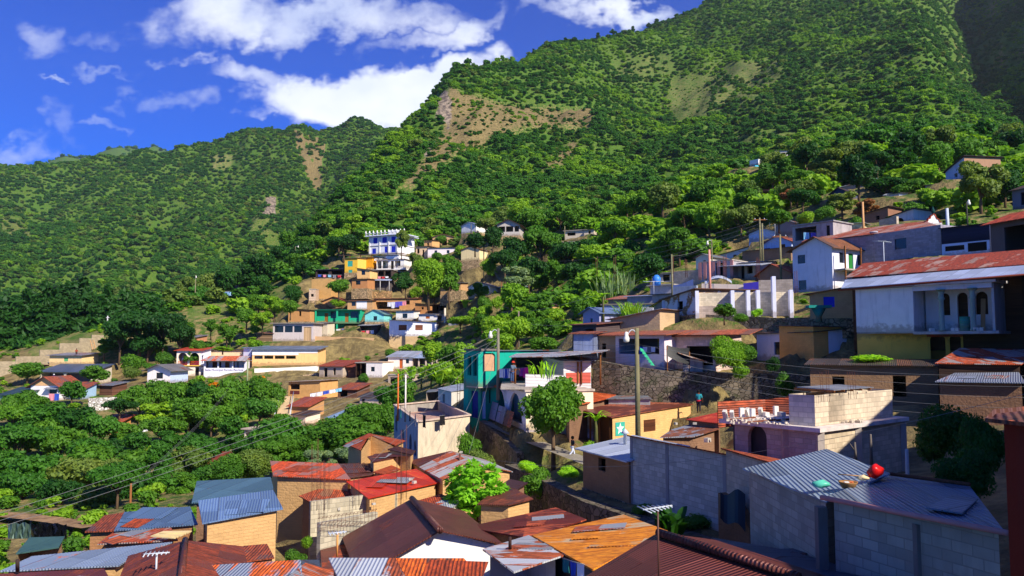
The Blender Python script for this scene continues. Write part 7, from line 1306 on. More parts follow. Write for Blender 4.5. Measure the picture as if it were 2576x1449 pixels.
# ---------------------------------------------------------------- woods far off, and undergrowth: nobody could count them
PROTO = []
for i,(ty,co) in enumerate((('round','mid'),('round','deep'),('bush','mid'),('round','deep'),('loose','bright'),('tall','mid'),('round','bright'),('loose','olive'))):
    s_ = SKY[i]; cm,tm = tmesh(ty,co,i % 3,2)
    for ch in s_.children:
        if ch.data.name.startswith('crown'): ch.data = cm; PROTO.append(ch)
    for t in TREES:
        if t[0] is s_: t[2] = ty; t[3] = co
def woods(name,P_,sc,idx,protos,label_kind='stuff'):
    me = bpy.data.meshes.new(name); me.vertices.add(len(P_)); me.vertices.foreach_set('co',P_.astype(np.float32).reshape(-1)); me.update()
    for nm,dt,a in (('k','INT',idx),('r','FLOAT',RNG.random(len(P_))*6.28)): q = me.attributes.new(nm,dt,'POINT'); q.data.foreach_set('value',a.astype(np.int32 if dt == 'INT' else np.float32))
    q = me.attributes.new('s','FLOAT_VECTOR','POINT'); R_ = RNG.random((len(P_),3)); q.data.foreach_set('vector',(np.asarray(sc)[:,None]*(np.array([.85,.85,.62])+R_*np.array([.75,.6,.5]))).astype(np.float32).reshape(-1))
    o = bpy.data.objects.new(name,me); COL.objects.link(o); o['kind'] = 'stuff'
    g = bpy.data.node_groups.new(name,'GeometryNodeTree'); g.interface.new_socket('Geometry',in_out='INPUT',socket_type='NodeSocketGeometry'); g.interface.new_socket('Geometry',in_out='OUTPUT',socket_type='NodeSocketGeometry')
    N = g.nodes; L = g.links; gi = N.new('NodeGroupInput'); go = N.new('NodeGroupOutput'); ip = N.new('GeometryNodeInstanceOnPoints'); jn = N.new('GeometryNodeJoinGeometry')
    for p in reversed(protos): oi = N.new('GeometryNodeObjectInfo'); oi.inputs['Object'].default_value = p; oi.inputs['As Instance'].default_value = True; L.new(oi.outputs['Geometry'],jn.inputs[0])
    def attr(nm,ty): a = N.new('GeometryNodeInputNamedAttribute'); a.data_type = ty; a.inputs[0].default_value = nm; return a.outputs['Attribute']
    cb = N.new('ShaderNodeCombineXYZ'); L.new(attr('r','FLOAT'),cb.inputs[2]); L.new(gi.outputs[0],ip.inputs['Points']); L.new(jn.outputs[0],ip.inputs['Instance']); ip.inputs['Pick Instance'].default_value = True
    L.new(attr('k','INT'),ip.inputs['Instance Index']); L.new(cb.outputs[0],ip.inputs['Rotation']); L.new(attr('s','FLOAT_VECTOR'),ip.inputs['Scale']); L.new(ip.outputs[0],go.inputs[0])
    md = o.modifiers.new('woods','NODES'); md.node_group = g; return o
def pts_area(y0,y1,umax,s0,s1,zf,seed):
    rg = np.random.default_rng(seed); out = []; y = y0
    while y < y1:
        s = s0+(s1-s0)*(y-y0)/(y1-y0); x = np.arange(umax[0]*y,umax[1]*y,s); x = x+(rg.random(len(x))-.5)*s*.95; yy = y+(rg.random(len(x))-.5)*s*.95; out.append(np.stack([x,yy],1)); y += s*.9
    P_ = np.vstack(out); return np.column_stack([P_,zf(P_[:,0],P_[:,1])])
def clear_houses(P_,m,hmax=0.):
    k = np.ones(len(P_),bool)
    for c,r in zip(CENF,RADF): k &= np.hypot(P_[:,0]-c[0],P_[:,1]-c[1]) > r+m
    if hmax:
        px,py = proj_v(P_[:,0],P_[:,1],P_[:,2]); hp = hmax*F/P_[:,1]
        for x0,x1,y0,y1,Y in PR: k &= ~((px > x0-3) & (px < x1+3) & (py-hp*.7 < y1-2) & (py > y0) & (P_[:,1] < Y+1))
    return k
rg = np.random.default_rng(77)
Wd = pts_area(100,1400,(-.72,.78),3.3,5.6,zat_v,1)
Em = np.maximum.accumulate(ZG/YY,0)
def seen(P_,hh=7.):
    j = np.clip((np.log(P_[:,1])-math.log(3.))/(math.log(1600.)-math.log(3.))*(NY-1),0,NY-1).astype(int); i = np.clip((P_[:,0]/P_[:,1]-UR[0])/(UR[-1]-UR[0])*(NU-1),0,NU-1).astype(int); return (P_[:,2]+hh)/P_[:,1] >= Em[j,i]
Wd = Wd[seen(Wd)]; so_,ro,fi = masks(Wd[:,0],Wd[:,1],Wd[:,2])
n_ = fbm(Wd[:,0]/70.,Wd[:,1]/70.,4,61); keep = rg.random(len(Wd)) < np.clip(.95-so_*.72-fi*.7-ro*.7+n_*.2,.06,1.); keep &= clear_houses(Wd,1.5,7.) | (Wd[:,1] > 260)
pp = np.array(PLACED); near = Wd[:,1] < 250
kk = np.zeros(len(Wd),bool); kk[near] = (np.hypot(Wd[near,0][:,None]-pp[:,0],Wd[near,1][:,None]-pp[:,1]).min(1) < 3.2); keep &= ~kk; qx,qy = proj_v(Wd[:,0],Wd[:,1],Wd[:,2]); wood = inpoly(qx,qy,[(1225,540),(2700,300),(2700,545),(2080,545),(1930,575),(1860,625),(1700,660),(1640,700),(1500,760),(1430,870),(1230,870)])
keep &= (Wd[:,1] > 190) | wood; keep &= ~(near & ~wood & (rg.random(len(Wd)) < .35)); Wd = Wd[keep]
px,py = proj_v(Wd[:,0],Wd[:,1],Wd[:,2])
pat = fbm(Wd[:,0]/55.,Wd[:,1]/55.,3,71); r_ = rg.random(len(Wd)); idx = np.where(pat+r_*.9-.45 > .35,6,np.where(pat+r_*.9-.45 < -.2,3,np.array([0,1,2,3,4,5,7,0])[(r_*8).astype(int)]))
sc = (3.2+3.8*rg.random(len(Wd))**1.8)*(1-.5*masks(Wd[:,0],Wd[:,1],Wd[:,2])[0]); Wd[:,2] -= sc*.25; woods('hillside_wood',Wd,sc,idx,PROTO)
Ws = pts_area(200,1100,(-.3,.6),3.,5.,zat_v,8); Ws = Ws[seen(Ws,2.)]; so_,ro,fi = masks(Ws[:,0],Ws[:,1],Ws[:,2]); n_ = fbm(Ws[:,0]/25.,Ws[:,1]/25.,4,88)
Ws = Ws[(np.maximum(np.maximum(so_,fi),ro) > 0) & (rg.random(len(Ws)) < .34+n_*.55)]; sc2 = .6+1.7*rg.random(len(Ws))**2; Ws[:,2] -= sc2*.3; woods('scrub',Ws,sc2,(rg.random(len(Ws))*8).astype(int),PROTO)
# the mountain on the left
def mz(x,y):
    y = y/KM; x = x/KM
    i = ((x/y*F+CX)-LX[0])/(LX[-1]-LX[0])*(len(LX)-1); j = (y-LY[0])/(LY[-1]-LY[0])*(len(LY)-1); i = np.clip(i,0,len(LX)-1.01); j = np.clip(j,0,len(LY)-1.01); a = i.astype(int); b = j.astype(int); fx = i-a; fy = j-b
    return KM*((MZ[b,a]*(1-fx)+MZ[b,a+1]*fx)*(1-fy)+(MZ[b+1,a]*(1-fx)+MZ[b+1,a+1]*fx)*fy),mso[b,a],mfi[b,a],mro[b,a]
Wm = pts_area(480,1530,(-.72,-.08),4.2,6.2,lambda x,y: mz(x,y)[0],2); z_,s_,f_,r2 = mz(Wm[:,0],Wm[:,1]); n_ = fbm(Wm[:,0]/60.,Wm[:,1]/60.,4,63)
Wm = Wm[(rg.random(len(Wm)) < np.clip(.97-s_*.9-f_*.85-r2*.8+n_*.12,.02,1)) ]
Wm = Wm[seen(Wm,9.)]
pat = fbm(Wm[:,0]/55.,Wm[:,1]/55.,3,73); r_ = rg.random(len(Wm)); idx = np.where(pat+r_*.9-.45 < -.1,3,np.array([0,1,2,3,0,5,6,7])[(r_*8).astype(int)]); sc = 4.8+5.*rg.random(len(Wm))**1.4; Wm[:,2] -= sc*.25; woods('mountain_wood',Wm,sc,idx,PROTO)
Wf = pts_area(2720,3360,(-.66,-.3),20,22,lambda x,y: x*0,3)
i = ((Wf[:,0]/Wf[:,1]*F+CX)+400)/1300*159; j = (Wf[:,1]/KM-1500)/1000*39; i = np.clip(i,0,158).astype(int); j = np.clip(j,0,38).astype(int); Wf[:,2] = FZ[j,i]-3; woods('distant_wood',Wf,13+8*rg.random(len(Wf)),(rg.random(len(Wf))*4).astype(int),PROTO)
# undergrowth of the near slopes
BUSHP = [t[0].children[0] for t in TREES if t[2] == 'bush' and t[3] in ('mid','bright','lime')][:3]
Bu = pts_area(40,250,(-.72,.70),1.9,3.6,zat_v,4); so_,ro,fi = masks(Bu[:,0],Bu[:,1],Bu[:,2]); n_ = fbm(Bu[:,0]/9.,Bu[:,1]/9.,3,65)
k = (rg.random(len(Bu)) < np.clip(.62-so_*.4-fi*.55+n_*.4,.05,1)) & clear_houses(Bu,.3,1.1); Bu = Bu[k]; sc = .5+1.3*rg.random(len(Bu))**2+np.where(Bu[:,1] > 120,.3,0); Bu[:,2] -= .2*sc
lowp = [SKYC for SKYC in PROTO[:2]]
bm_ = {}
woods('undergrowth',Bu,sc,(rg.random(len(Bu))*3).astype(int),[PROTO[0],PROTO[6],PROTO[4]])
print('woods',len(Wd),len(Wm),len(Bu))
# ---------------------------------------------------------------- labels for the trees that have none
used = set(t[6] for t in TREES if t[6]); R2 = [(x,y,n,Y) for x,y,n,Y in REFS if n]
def rel(q,a):
    dx,dy = q[0]-a[0],q[1]-a[1]
    if abs(dx) > abs(dy)*1.2: return 'right of' if dx > 0 else 'left of'
    return 'below' if dy > 0 else 'above'
for t in TREES:
    if t[6]: continue
    root,q,typ,col,hp,Y,_ = t; size = 'tall' if hp > 100 else 'small' if hp < 45 else ''
    kn = KIND[typ] if root.name.split('.')[0] not in ('banana_plant',) else 'banana plant'
    if size == 'tall' and 'tall' in kn: size = ''
    R3 = sorted(R2,key=lambda a: (a[0]-q[0])**2+((a[1]-q[1])*1.3)**2)[:7]; hd = ' '.join(x for x in (size,CW[col],kn) if x)
    cand = [f'{hd} {rel(q, R3[0])} the {R3[0][2]}']
    for j in range(1,6):
        a,b = R3[0],R3[j]; cand.append(f'{hd} {rel(q, b)} the {b[2]}')
        if (a[0]-q[0])*(b[0]-q[0]) < 0: cand.append(f'{hd} between the {a[2]} and the {b[2]}')
    cand = [c for c in cand if len(c.split()) <= 16] or [f'{hd} on the slope']; lab = next((c for c in cand if c not in used),None)
    if lab is None:
        for o_ in ('lower','upper','outer','inner','second','third','fourth','fifth'):
            c = f'{o_} {cand[0]}'
            if c not in used and len(c.split()) <= 16: lab = c; break
    if root in SKY: lab = f'{hd} on the skyline, {["first","second","third","fourth","fifth","sixth","seventh","eighth","ninth","tenth","eleventh","twelfth","thirteenth","fourteenth","fifteenth","sixteenth","seventeenth","eighteenth","nineteenth","twentieth","twenty-first","twenty-second","twenty-third","twenty-fourth","twenty-fifth","twenty-sixth"][SKY.index(root)]} from the left'; root['group'] = 'trees along the skyline'
    used.add(lab or cand[0]); root['label'] = lab or cand[0]
    if 'group' not in root: root['group'] = 'banana plants' if kn == 'banana plant' else 'bushes of the village slopes' if typ == 'bush' else 'trees of the village slopes'
# ================================================================ POLES, CABLES, AERIALS
def pole(cx,top,base,Y,label,lamp=None,r=.12,mat=('conc',(128,122,88)),arm=False,name='utility_pole'):
    a = at(cx,base,Y); t = at(cx,top,Y); t.x = a.x; root = empty(name,a,0,label,name.replace('_',' ')); b = MB(); b.tube([(a.x,a.y,a.z-1.2),(a.x,a.y,t.z)],[r*1.15,r*.8],9); b.build('pole',mat,root)
    if lamp:
        s_ = lamp; b = MB(); pts = [(t.x+s_*.1*i,t.y-.02*i,t.z-.35+.25*math.sin(i*.6)) for i in range(7)] if r > .1 else [(t.x,t.y,t.z-.1),(t.x+s_*.4,t.y,t.z+.02),(t.x+s_*.8,t.y,t.z)]
        b.tube(pts,.03,6); e = Vector(pts[-1]); b.build('lamp_arm',P('silver'),root); b = MB(); b.lathe([(.04,.25),(.1,.18),(.11,.02),(.17,-.1),(.16,-.28),(.08,-.34)],e,12); b.build('lamp_head',P((226,222,206)),root)
    if arm: b = MB(); b.beam((a.x-.8,a.y,t.z-.25),(a.x+.8,a.y,t.z-.25),.1); b.build('cross_arm','wood',root); 
    for k in range(2): 
        if arm: b = MB(); b.lathe([(.05,0),(.07,.08),(.03,.16)],(a.x-.6+1.2*k,a.y,t.z-.2),8); b.build('insulator',P('silver'),root)
    return t
p1 = pole(1605,825,1092,44,'thick olive grey street lamp pole in front of the open fronted white house',-1,.14,name='street_lamp')
r = empty('cloth',at(1612,895,43.9),0,'ragged green cloth tied to the thick olive grey street lamp pole','cloth'); b = MB(); g = [(1612,880),(1622,888),(1628,900),(1640,918),(1634,902),(1622,893),(1612,895)]
for i in range(6): b.quad(at(1610+i*5,875+i*7,43.8),at(1617+i*5,878+i*7,43.85+.05*(i % 2)),at(1622+i*5,885+i*7,43.8),at(1612+i*5,884+i*7,43.75))
b.build('rag',('plain',(50,170,120)),r)
p2 = pole(1253,826,968,63,'weathered grey street lamp pole standing at the teal house',-1,.13,('conc',(130,122,104)),name='street_lamp')
p3 = pole(1305,783,878,105,'grey concrete pole behind the tin canopy over the laundry terrace',None,.13,('conc',(130,116,100)))
p4 = pole(490,692,776,208,'tall olive pole with a white lamp on the upper grassy strip',.3,.14)
p5 = pole(742,620,672,222,'thin street lamp pole among dark trees left of the yellow house',1,.1)
p6 = pole(1217,604,688,172,'green grey pole with a transformer right of the cream vine house',None,.13)
b = MB(); t_ = p6+Vector((.3,0,-.6)); b.lathe([(.25,0),(.28,.1),(.28,.8),(.2,.9)],t_,12); b.build('transformer',P('silver'),None); prop(bpy.data.objects['transformer'],'silver drum transformer hung at the top of the green grey pole','transformer')
p7 = pole(1185,565,606,200,'slim pole in front of the white barn wall',None,.09)
p8 = pole(1261,705,800,160,'wooden pole left of the hidden tin roofed house',None,.1,'wood')
p9 = pole(1421,569,612,178,'slim grey pole at the left corner of the long cream house',None,.1)
p10 = pole(1637,545,618,160,'green grey street lamp pole on the wooded slope right of the cream rooms',1,.12)
p11 = pole(1691,640,735,88,'olive pole rising at the left of the roofless pale blocks',None,.1)
p12 = pole(1792,602,705,108,'pole with a white lamp behind the pink pole',-1,.11)
p13 = pole(1786,628,716,84,'bare pink painted steel pole above the low white parapet',None,.13,('plain',(226,150,130)),name='steel_pole')
p14 = pole(1913,548,640,100,'left one of the twin olive poles with many cables, upper right',None,.12,arm=True)
p15 = pole(1919,562,640,99,'right one of the twin olive poles, slightly lower, upper right',None,.12)
p16 = pole(1965,590,706,84,'olive pole in front of the rust gable mud house',None,.12,arm=True)
p17 = pole(1937,538,585,130,'thin street lamp beside the leafy bank, upper right',.6,.08,('conc',(110,120,120)),name='street_lamp')
p18 = pole(2173,508,600,93,'plain timber post carrying a shutter beside the rust roof',None,.14,('plain',(200,150,100)),name='timber_post')
p19 = pole(2384,524,572,84,'white painted post right of the chapel gable',None,.18,('plain',(190,196,205)),name='timber_post')
p20 = pole(2434,508,568,84,'dark street lamp with a bright head at the right among reeds',.3,.09,('conc',(60,60,50)),name='street_lamp')
p21 = pole(327,1216,1295,62,'small wooden pole with a white insulator in the left ravine',None,.09,'wood')
p22 = pole(622,905,962,141,'pale green pole in front of the lettered white building',None,.14,('conc',(150,160,120)),arm=True)
p23 = pole(1001,940,1022,66,'orange painted steel post on the concrete laundry roof',None,.07,('plain',(210,110,50)),name='steel_pole')
p24 = pole(1020,943,1018,67,'white painted post beside the orange post on the laundry roof',None,.07,('plain',(226,216,206)),name='steel_pole')
p25 = pole(1119,775,852,165,'fat concrete pillar pole right of the small white house',None,.26,('conc',(210,196,176)),name='concrete_post')
p26 = pole(2282,1130,1165,24,'bleached fence post behind the red bag',None,.06,('conc',(180,176,170)),name='fence_post')
p27 = pole(1875,940,1010,55,'tall thin pole in front of the climbing vine',None,.06,('conc',(110,96,84))) if False else None
def cable(a,c,sag,label,r=.02,group='overhead cables'):
    a = Vector(a); c = Vector(c); pts = [a+(c-a)*t-Vector((0,0,sag*4*t*(1-t))) for t in [i/18 for i in range(19)]]; b = MB(); b.tube(pts,[.5*r*(.6+.4*min(p.y,90)/60) for p in pts],5); o = b.build('power_cable',('plain',(120,120,120)),None); prop(o,label,'cable',group)
for k,(py,lab) in enumerate(((1292,'uppermost'),(1311,'middle'),(1328,'lowest'))):
    a = p2+Vector((0,0,-.4-.42*k)); c = at(-30,py+8,30); cable(a,c,.5,f'{lab} of the three long cables running from the teal house pole to the lower left')
    cable(p22+Vector((0,0,-.2-.3*k)),p21+Vector((0,0,-.1-.1*k)),1.2,f'{lab} of the three cables from the lettered building down to the ravine pole',.012)
    cable(p2+Vector((0,0,-.5-.3*k)),atz(*((932,1165,-6.2),(1118,1146,-6.0),(1180,1140,-6.0))[k]),.15,('cable dropping from the teal house pole to the brown shed roof','cable dropping from the teal house pole to the striped gable roof','steepest cable dropping from the teal house pole to the striped gable')[k],.016)
for k in range(5):
    n = ('top','second','third','fourth','lowest')[k]
    cable(at(1400,858+k*14,62),p1+Vector((0,0,-.9-.33*k)),.2,f'{n} of the five cables reaching the thick lamp pole from the left',.017); cable(p1+Vector((0,0,-.9-.33*k)),at(2620,985-40+k*28,36),.5,f'{n} of the five cables crossing right from the thick lamp pole',.015)
cable(atz(1250,1158,-6.3),at(2640,975,20),1.0,'single pale cable slanting across the lower right above the blocks',.016)
for k in range(4):
    n = ('top','second','third','lowest')[k]; cable(at(1290,655+k*18,170),p14+Vector((0,0,-.3-.5*k)),2.0,f'{n} of the four cables sweeping over the wood to the twin poles',.03)
    cable(p16+Vector((0,0,-.3-.3*k)),p14+Vector((0,0,-.4-.4*k)),.3,f'{n} of the four short cables between the twin poles and the next pole',.02)
cable(p11+Vector((0,0,-.2)),p12+Vector((0,0,-.5)),.4,'cable between the olive pole and the lamp pole behind the pink pole',.025); cable(p12+Vector((0,0,-.3)),p14+Vector((0,0,-.6)),.6,'cable from the lamp pole behind the pink pole to the twin poles',.025)
cable(p3+Vector((0,0,-.2)),p11+Vector((0,0,-1.2)),.8,'cable from the pole behind the canopy up to the olive pole',.025); cable(p3+Vector((0,0,-1.5)),at(1660,800,76),.6,'cable from the pole behind the canopy to the peeling mud house',.025)
for k in range(3): cable(p6+Vector((0,0,-.4-.4*k)),p8+Vector((0,0,-.1-.2*k)),1.0,f'{("upper","middle","lower")[k]} of three dark cables falling from the transformer pole',.035)
def aerial(cx,top,base,Y,label,w=.8,rods=6,tilt=0.,mat=('plain','silver',.4),pm=None):
    a = at(cx,base,Y); t = at(cx,top,Y); t.x = a.x; root = empty('television_aerial',a,0,label,'television aerial'); b = MB(); b.tube([a,t],.022*Y/18 if Y < 40 else .035,7); b.build('mast',pm or mat,root); b = MB(); r_ = .011*Y/14 if Y < 40 else .025
    d = Vector((math.cos(tilt),math.sin(tilt),.02))*w; n = Vector((-math.sin(tilt),math.cos(tilt),.12)); b.tube([t-d,t+d],r_*1.2,6)
    for i in range(rods): q = t-d+d*2*(i+.3)/rods; L_ = w*(.62-.06*i); b.tube([q-n*L_,q+n*L_],r_,6)
    b.build('rods',mat,root)
aerial(1657,1277,1462,15,'near television aerial on a thin mast above the maroon bottom roof',.34,7,.5,pm=('plain',(90,60,50),.5))
aerial(392,1392,1462,24,'television aerial on the brown gable roof at the lower left',.36,6,.2); aerial(848,1340,1400,27,'small pole with a bent aerial on the brown lean-to',.3,5,.4,pm=('plain',(226,150,80)))
aerial(2226,608,718,66,'tall television aerial in front of the grey block wall with one window',.9,4,.7); aerial(1645,708,740,96,'aerial on the little house by the blue water tank',1.3,4,.2); aerial(1950,553,590,108,'aerial above the small grey gable house',1.6,3,.3)
# ================================================================ THINGS ON ROOFS AND TERRACES
def thing(name,label,cat,bld,mat,group=None):
    b = MB(); bld(b); o = b.build(name,mat,None); return prop(o,label,cat,group)
def rotbox(b,c,sx,sy,sz,rz=0,rx=0,ry=0): M = Matrix.Translation(c) @ Matrix.Rotation(rz,4,'Z') @ Matrix.Rotation(ry,4,'Y') @ Matrix.Rotation(rx,4,'X'); b.box(-sx/2,sx/2,-sy/2,sy/2,0,sz,0,M)
BK = ('conc',(226,220,206)); ORD = ['leftmost','second','third','fourth','fifth','sixth','seventh','eighth','ninth','tenth','eleventh','twelfth','thirteenth','rightmost']
bl = [(1826,1046,.5),(1842,1047,.6),(1866,1041,.1),(1885,1040,.3),(1893,1043,.2),(1915,1039,.5),(1925,1040,.9),(1952,1036,.1),(1966,1040,.9),(1990,1032,.4),(2002,1036,1.2),(2022,1034,1.3),(2040,1049,.1),(2052,1062,.1)]
for i,(px,py,t_) in enumerate(bl):
    p = atz(px,py+8,-3.11); b = MB()
    if t_ > .8: rotbox(b,p,.4,.2,.2,t_*2)
    else: rotbox(b,p,.2,.16,.4,t_*2,0,-.45 if t_ > .25 else 0)
    prop(b.build('concrete_block',BK,None),f'{ORD[i]} of the loose pale concrete blocks along the rubble terrace, counted from the left','concrete block','loose blocks on the rubble terrace')
for i,(px,py) in enumerate(((1830,1056),(1880,1062),(1945,1058))):
    a = atz(px,py,-3.08); c = atz(px+70,py-6,-3.02); thing('timber',('left','middle','right')[i]+' rusty beam lying across the rubble terrace','beam',lambda b: b.beam(a,c,.09,.07),('plain',(120,70,50)),'beams on the rubble terrace')
b = MB(); rg2 = random.Random(4)
for i in range(120): p = atz(2150+rg2.uniform(-70,20),1056+rg2.uniform(-5,8),-3.1); rotbox(b,p,.1+.1*rg2.random(),.08,.05+.05*rg2.random(),rg2.random()*3)
for i in range(90): p = atz(1940+rg2.uniform(-110,110),1058+rg2.uniform(-8,10),-3.1); rotbox(b,p,.06+.1*rg2.random(),.08,.04+.04*rg2.random(),rg2.random()*3)
o = b.build('rubble',('conc',(214,200,180)),None); o['kind'] = 'stuff'; o['label'] = 'broken rubble strewn over the block terrace'
# things on the blue corrugated roof
def bag(name,c,rx,ry,rz,mat,label,seed=1):
    rg3 = np.random.default_rng(seed); b = MB(); nu,nv = 14,9; vs = []
    for j in range(nv+1):
        for i in range(nu): th = PI*j/nv; ph = 2*PI*i/nu; k = 1+.2*math.sin(ph*3+seed)*math.sin(th*2)+.34*(rg3.random()-.5); vs.append((c.x+rx*k*math.sin(th)*math.cos(ph),c.y+ry*k*math.sin(th)*math.sin(ph),c.z+rz*(1+math.cos(th)*(1+.15*math.sin(ph*2)))))
    b.add(vs,[(j*nu+i,j*nu+(i+1) % nu,(j+1)*nu+(i+1) % nu,(j+1)*nu+i) for j in range(nv) for i in range(nu)],0,True); return prop(b.build(name,mat,None),label,'bag')
bag('red_bag',atz(2203,1203,-3.03),.17,.14,.155,('plain',(200,24,20),.3),'crumpled bright red plastic bag at the far edge of the blue roof',2)
bag('green_bag',atz(2067,1227,-3.25),.2,.13,.085,('plain',(90,190,160),.3),'pale green tied plastic bag lying on the blue roof',5); bag('cloth_bundle',atz(2173,1208,-3.08),.14,.1,.06,('plain',(226,200,150)),'cream cloth bundle between the basket and the red bag',7)
bk = atz(2134,1228,-3.2); b = MB(); b.lathe([(.13,0),(.2,.12),(.21,.15),(.18,.14),(.11,.03)],bk,18); prop(b.build('basket',('plain',(150,110,66)),None),'shallow woven basket on the blue corrugated roof','basket')
for i,(dx,m,lb) in enumerate(((-.05,(220,220,214),'white jar tipped inside the shallow woven basket'),(.06,(226,120,70),'orange packet lying in the shallow woven basket'))): thing('jar' if i == 0 else 'packet',lb,'jar' if i == 0 else 'packet',lambda b: rotbox(b,bk+Vector((dx,-.03,.06)),.1,.07,.09,i),('plain',m))
thing('pole_stick','long bamboo stick lying across the blue roof behind the basket','stick',lambda b: b.tube([atz(2108,1193,-3.1),atz(2180,1199,-3.1)],.015,6),('plain','lwood'))
thing('blue_toy','tiny blue plastic scrap on the blue roof below the basket','scrap',lambda b: rotbox(b,atz(2156,1237,-3.2),.1,.04,.03,.4),('plain',(40,90,200)))
thing('log','long brown timber lying along the far edge of the blue roof','timber',lambda b: b.tube([atz(2222,1190,-3.12),atz(2440,1219,-3.08)],.045,7),('bark',(130,80,50)))
thing('cable_coil','black cable coil tucked under the eave below the pink gutter','cable coil',lambda b: b.lathe([(.02,0),(.12,.01),(.13,.05),(.03,.06)],atz(2120,1272,-3.4)+Vector((-.05,0,0)),14),P('black'))
# branches and rebar sticking up
for i,(px,t_,bs,Y,n) in enumerate(((2190,1092,1170,25,'thick grey branch stake'),(2150,1112,1158,25.5,'forked grey branch stake'))):
    thing('stake',f'{n} standing beside the lit block wall behind the blue roof','stake',lambda b: (b.tube([at(px+3,bs,Y),at(px,t_,Y)],[.05,.03],6),b.tube([at(px+1,(t_+bs)/2,Y),at(px-12,t_+4,Y)],.02,5) if i else None),('bark',(120,110,100)))
def rebar(cx,base,Y,h,label,n=4,w=.22):
    a = at(cx,base,Y) ; root = empty('rebar_column',a,0,label,'rebar column','rebar columns'); b = MB()
    for dx,dy in ((0,0),(w,0),(w,w),(0,w))[:n]: b.tube([a+Vector((dx,dy,-.4)),a+Vector((dx+.05*math.sin(cx+dx*5),dy,h*(1+.06*math.sin(cx+dx*9))))],.007*max(1,Y/34),5)
    for k in range(int(h/.6)):
        z = .1+.6*k; q = [a+Vector((dx,dy,z)) for dx,dy in ((0,0),(w,0),(w,w),(0,w))]
        for i in range(4): b.beam(q[i],q[(i+1) % 4],.007*max(1,Y/40))
    b.build('bars',('plain',(96,56,44)),root)
for cx,base,Y,h,lb in ((784,1262,36.4,2.7,'at the left end'),(800,1300,33,2.1,'at the near left corner'),(815,1262,36.6,1.9,'just inside the left end'),(890,1252,37.3,1.6,'in the middle'),(1010,1236,39,3.1,'at the right end'),(995,1262,36,1.9,'near the right end')): rebar(cx,base,Y,h,f'thin tall rebar column {lb} of the unfinished block wall')
for cx,base,Y,h,lb in ((2072,985,31,.8,'left of the upper room on the block terrace'),(2140,978,32,.7,'on top of the block terrace upper room'),(1690,700,100,2.6,'above the roofless pale blocks'),(1725,690,101,2.,'among the roofless pale blocks'),(1500,690,110,2.5,'right of the bamboo'),(1545,700,108,3.,'behind the bamboo clump'),(2002,740,72,2.2,'at the right end of the roofless block walls'),(1905,700,80,2.,'before the grey block garden wall'),(1822,700,84,2.4,'behind the low white parapet'),(1178,1012,70,2.4,'behind the concrete laundry roof'),(1150,1010,72,2.2,'left of the teal lower door')): rebar(cx,base,Y,h,f'rebar column {lb}')
g = [atz(800,1305,-6.6),atz(945,1284,-6.6)]; b = MB()
for k in range(3):
    for d in (0,.3): b.beam(g[0]+Vector((0,d,-.22*k)),g[1]+Vector((0,d,-.22*k)),.009)
for i in range(16): q = g[0]+(g[1]-g[0])*i/15; b.beam(q,q+Vector((0,0,-.45)),.012); b.beam(q,q+Vector((0,.3,0)),.012)
prop(b.build('rebar_mesh',('plain',(96,56,44)),None),'horizontal rebar lattice lying along the unfinished block wall','rebar lattice')
# stones and blocks weighting roofs
for i,(px,py,z,s_,lb) in enumerate(((1034,1208,-6.85,.2,'pale block on the bright red roof'),(1042,1216,-6.88,.22,'pale stone beside the block on the bright red roof'),(852,1283,-7.55,.2,'hollow pale block on the blue grey patch roof'),(1160,1139,-5.95,.16,'white block at the top of the striped gable'),(1780,1112,-3.95,.3,'grey block sitting on the tiles of the pale block wall'),(1700,1068,-4.6,.22,'grey block on the scrap roof, nearer the pole'),(1748,1068,-4.55,.22,'grey block in the middle of the scrap roof'),(940,1300-30,-7.3,.16,'small brick on the rebar wall'),(1820,1070,-4.3,.16,'small block at the edge of the small red roof'))):
    thing('weight_block',lb,'block',lambda b: rotbox(b,atz(px,py,z),s_,s_*.6,s_*.55,i),('conc',(190,182,168)))
thing('chimney','thin rusty stove pipe on the striped gable','stove pipe',lambda b: b.tube([atz(1157,1166,-6.3),atz(1157,1142,-5.9)],.05,8),('plain',(120,80,60))); thing('chimney','thin dark stove pipe standing on the white rust-blotched roof','stove pipe',lambda b: b.tube([atz(1283,1385,-6.3),atz(1283,1352,-5.85)],.05,8),('plain',(60,40,36)))
thing('chimney','dark pipe on the big pale zinc roof at the far lower left','stove pipe',lambda b: b.tube([atz(44,1436,-7.4),atz(44,1410,-7.0)],.06,8),('plain',(60,44,40)))
thing('plank_pile','pile of pale sawn planks beside the row of rusty sheets','plank pile',lambda b: [rotbox(b,atz(412+i*5.5,1352-i*2.2,-7.25+.03*(i % 3)),1.1,.14,.04,-.3+.06*i) for i in range(7)],('plain',(220,196,140)))
a = at(1806,905,50)
thing('barrel','turquoise oil drum on the columned gallery','barrel',lambda b: b.lathe([(.3,0),(.31,.02),(.29,.05),(.29,.28),(.31,.3),(.29,.32),(.29,.56),(.31,.58),(.29,.6),(.29,.86),(.31,.88),(.28,.86)],CH.pt(CH.w+2.95,.15,0),18),('paint',(60,150,130)))
for i,(x,y) in enumerate(((1.0,.2),(2.3,.0),(2.55,.0),(3.6,-.05),(3.9,.1))): thing('loose_block',f'{ORD[i] if i else "leftmost"} of the loose blocks on the columned gallery floor','block',lambda b: rotbox(b,CH.pt(CH.w+x,y,0),.3,.2,.2,i),BK,'blocks on the gallery floor')
thing('board','leaning plank beside the right column of the gallery','plank',lambda b: b.beam(CH.pt(CH.w+3.9,.3,0),CH.pt(CH.w+3.7,1.2,2.0),.25,.04),('plain','plank'))
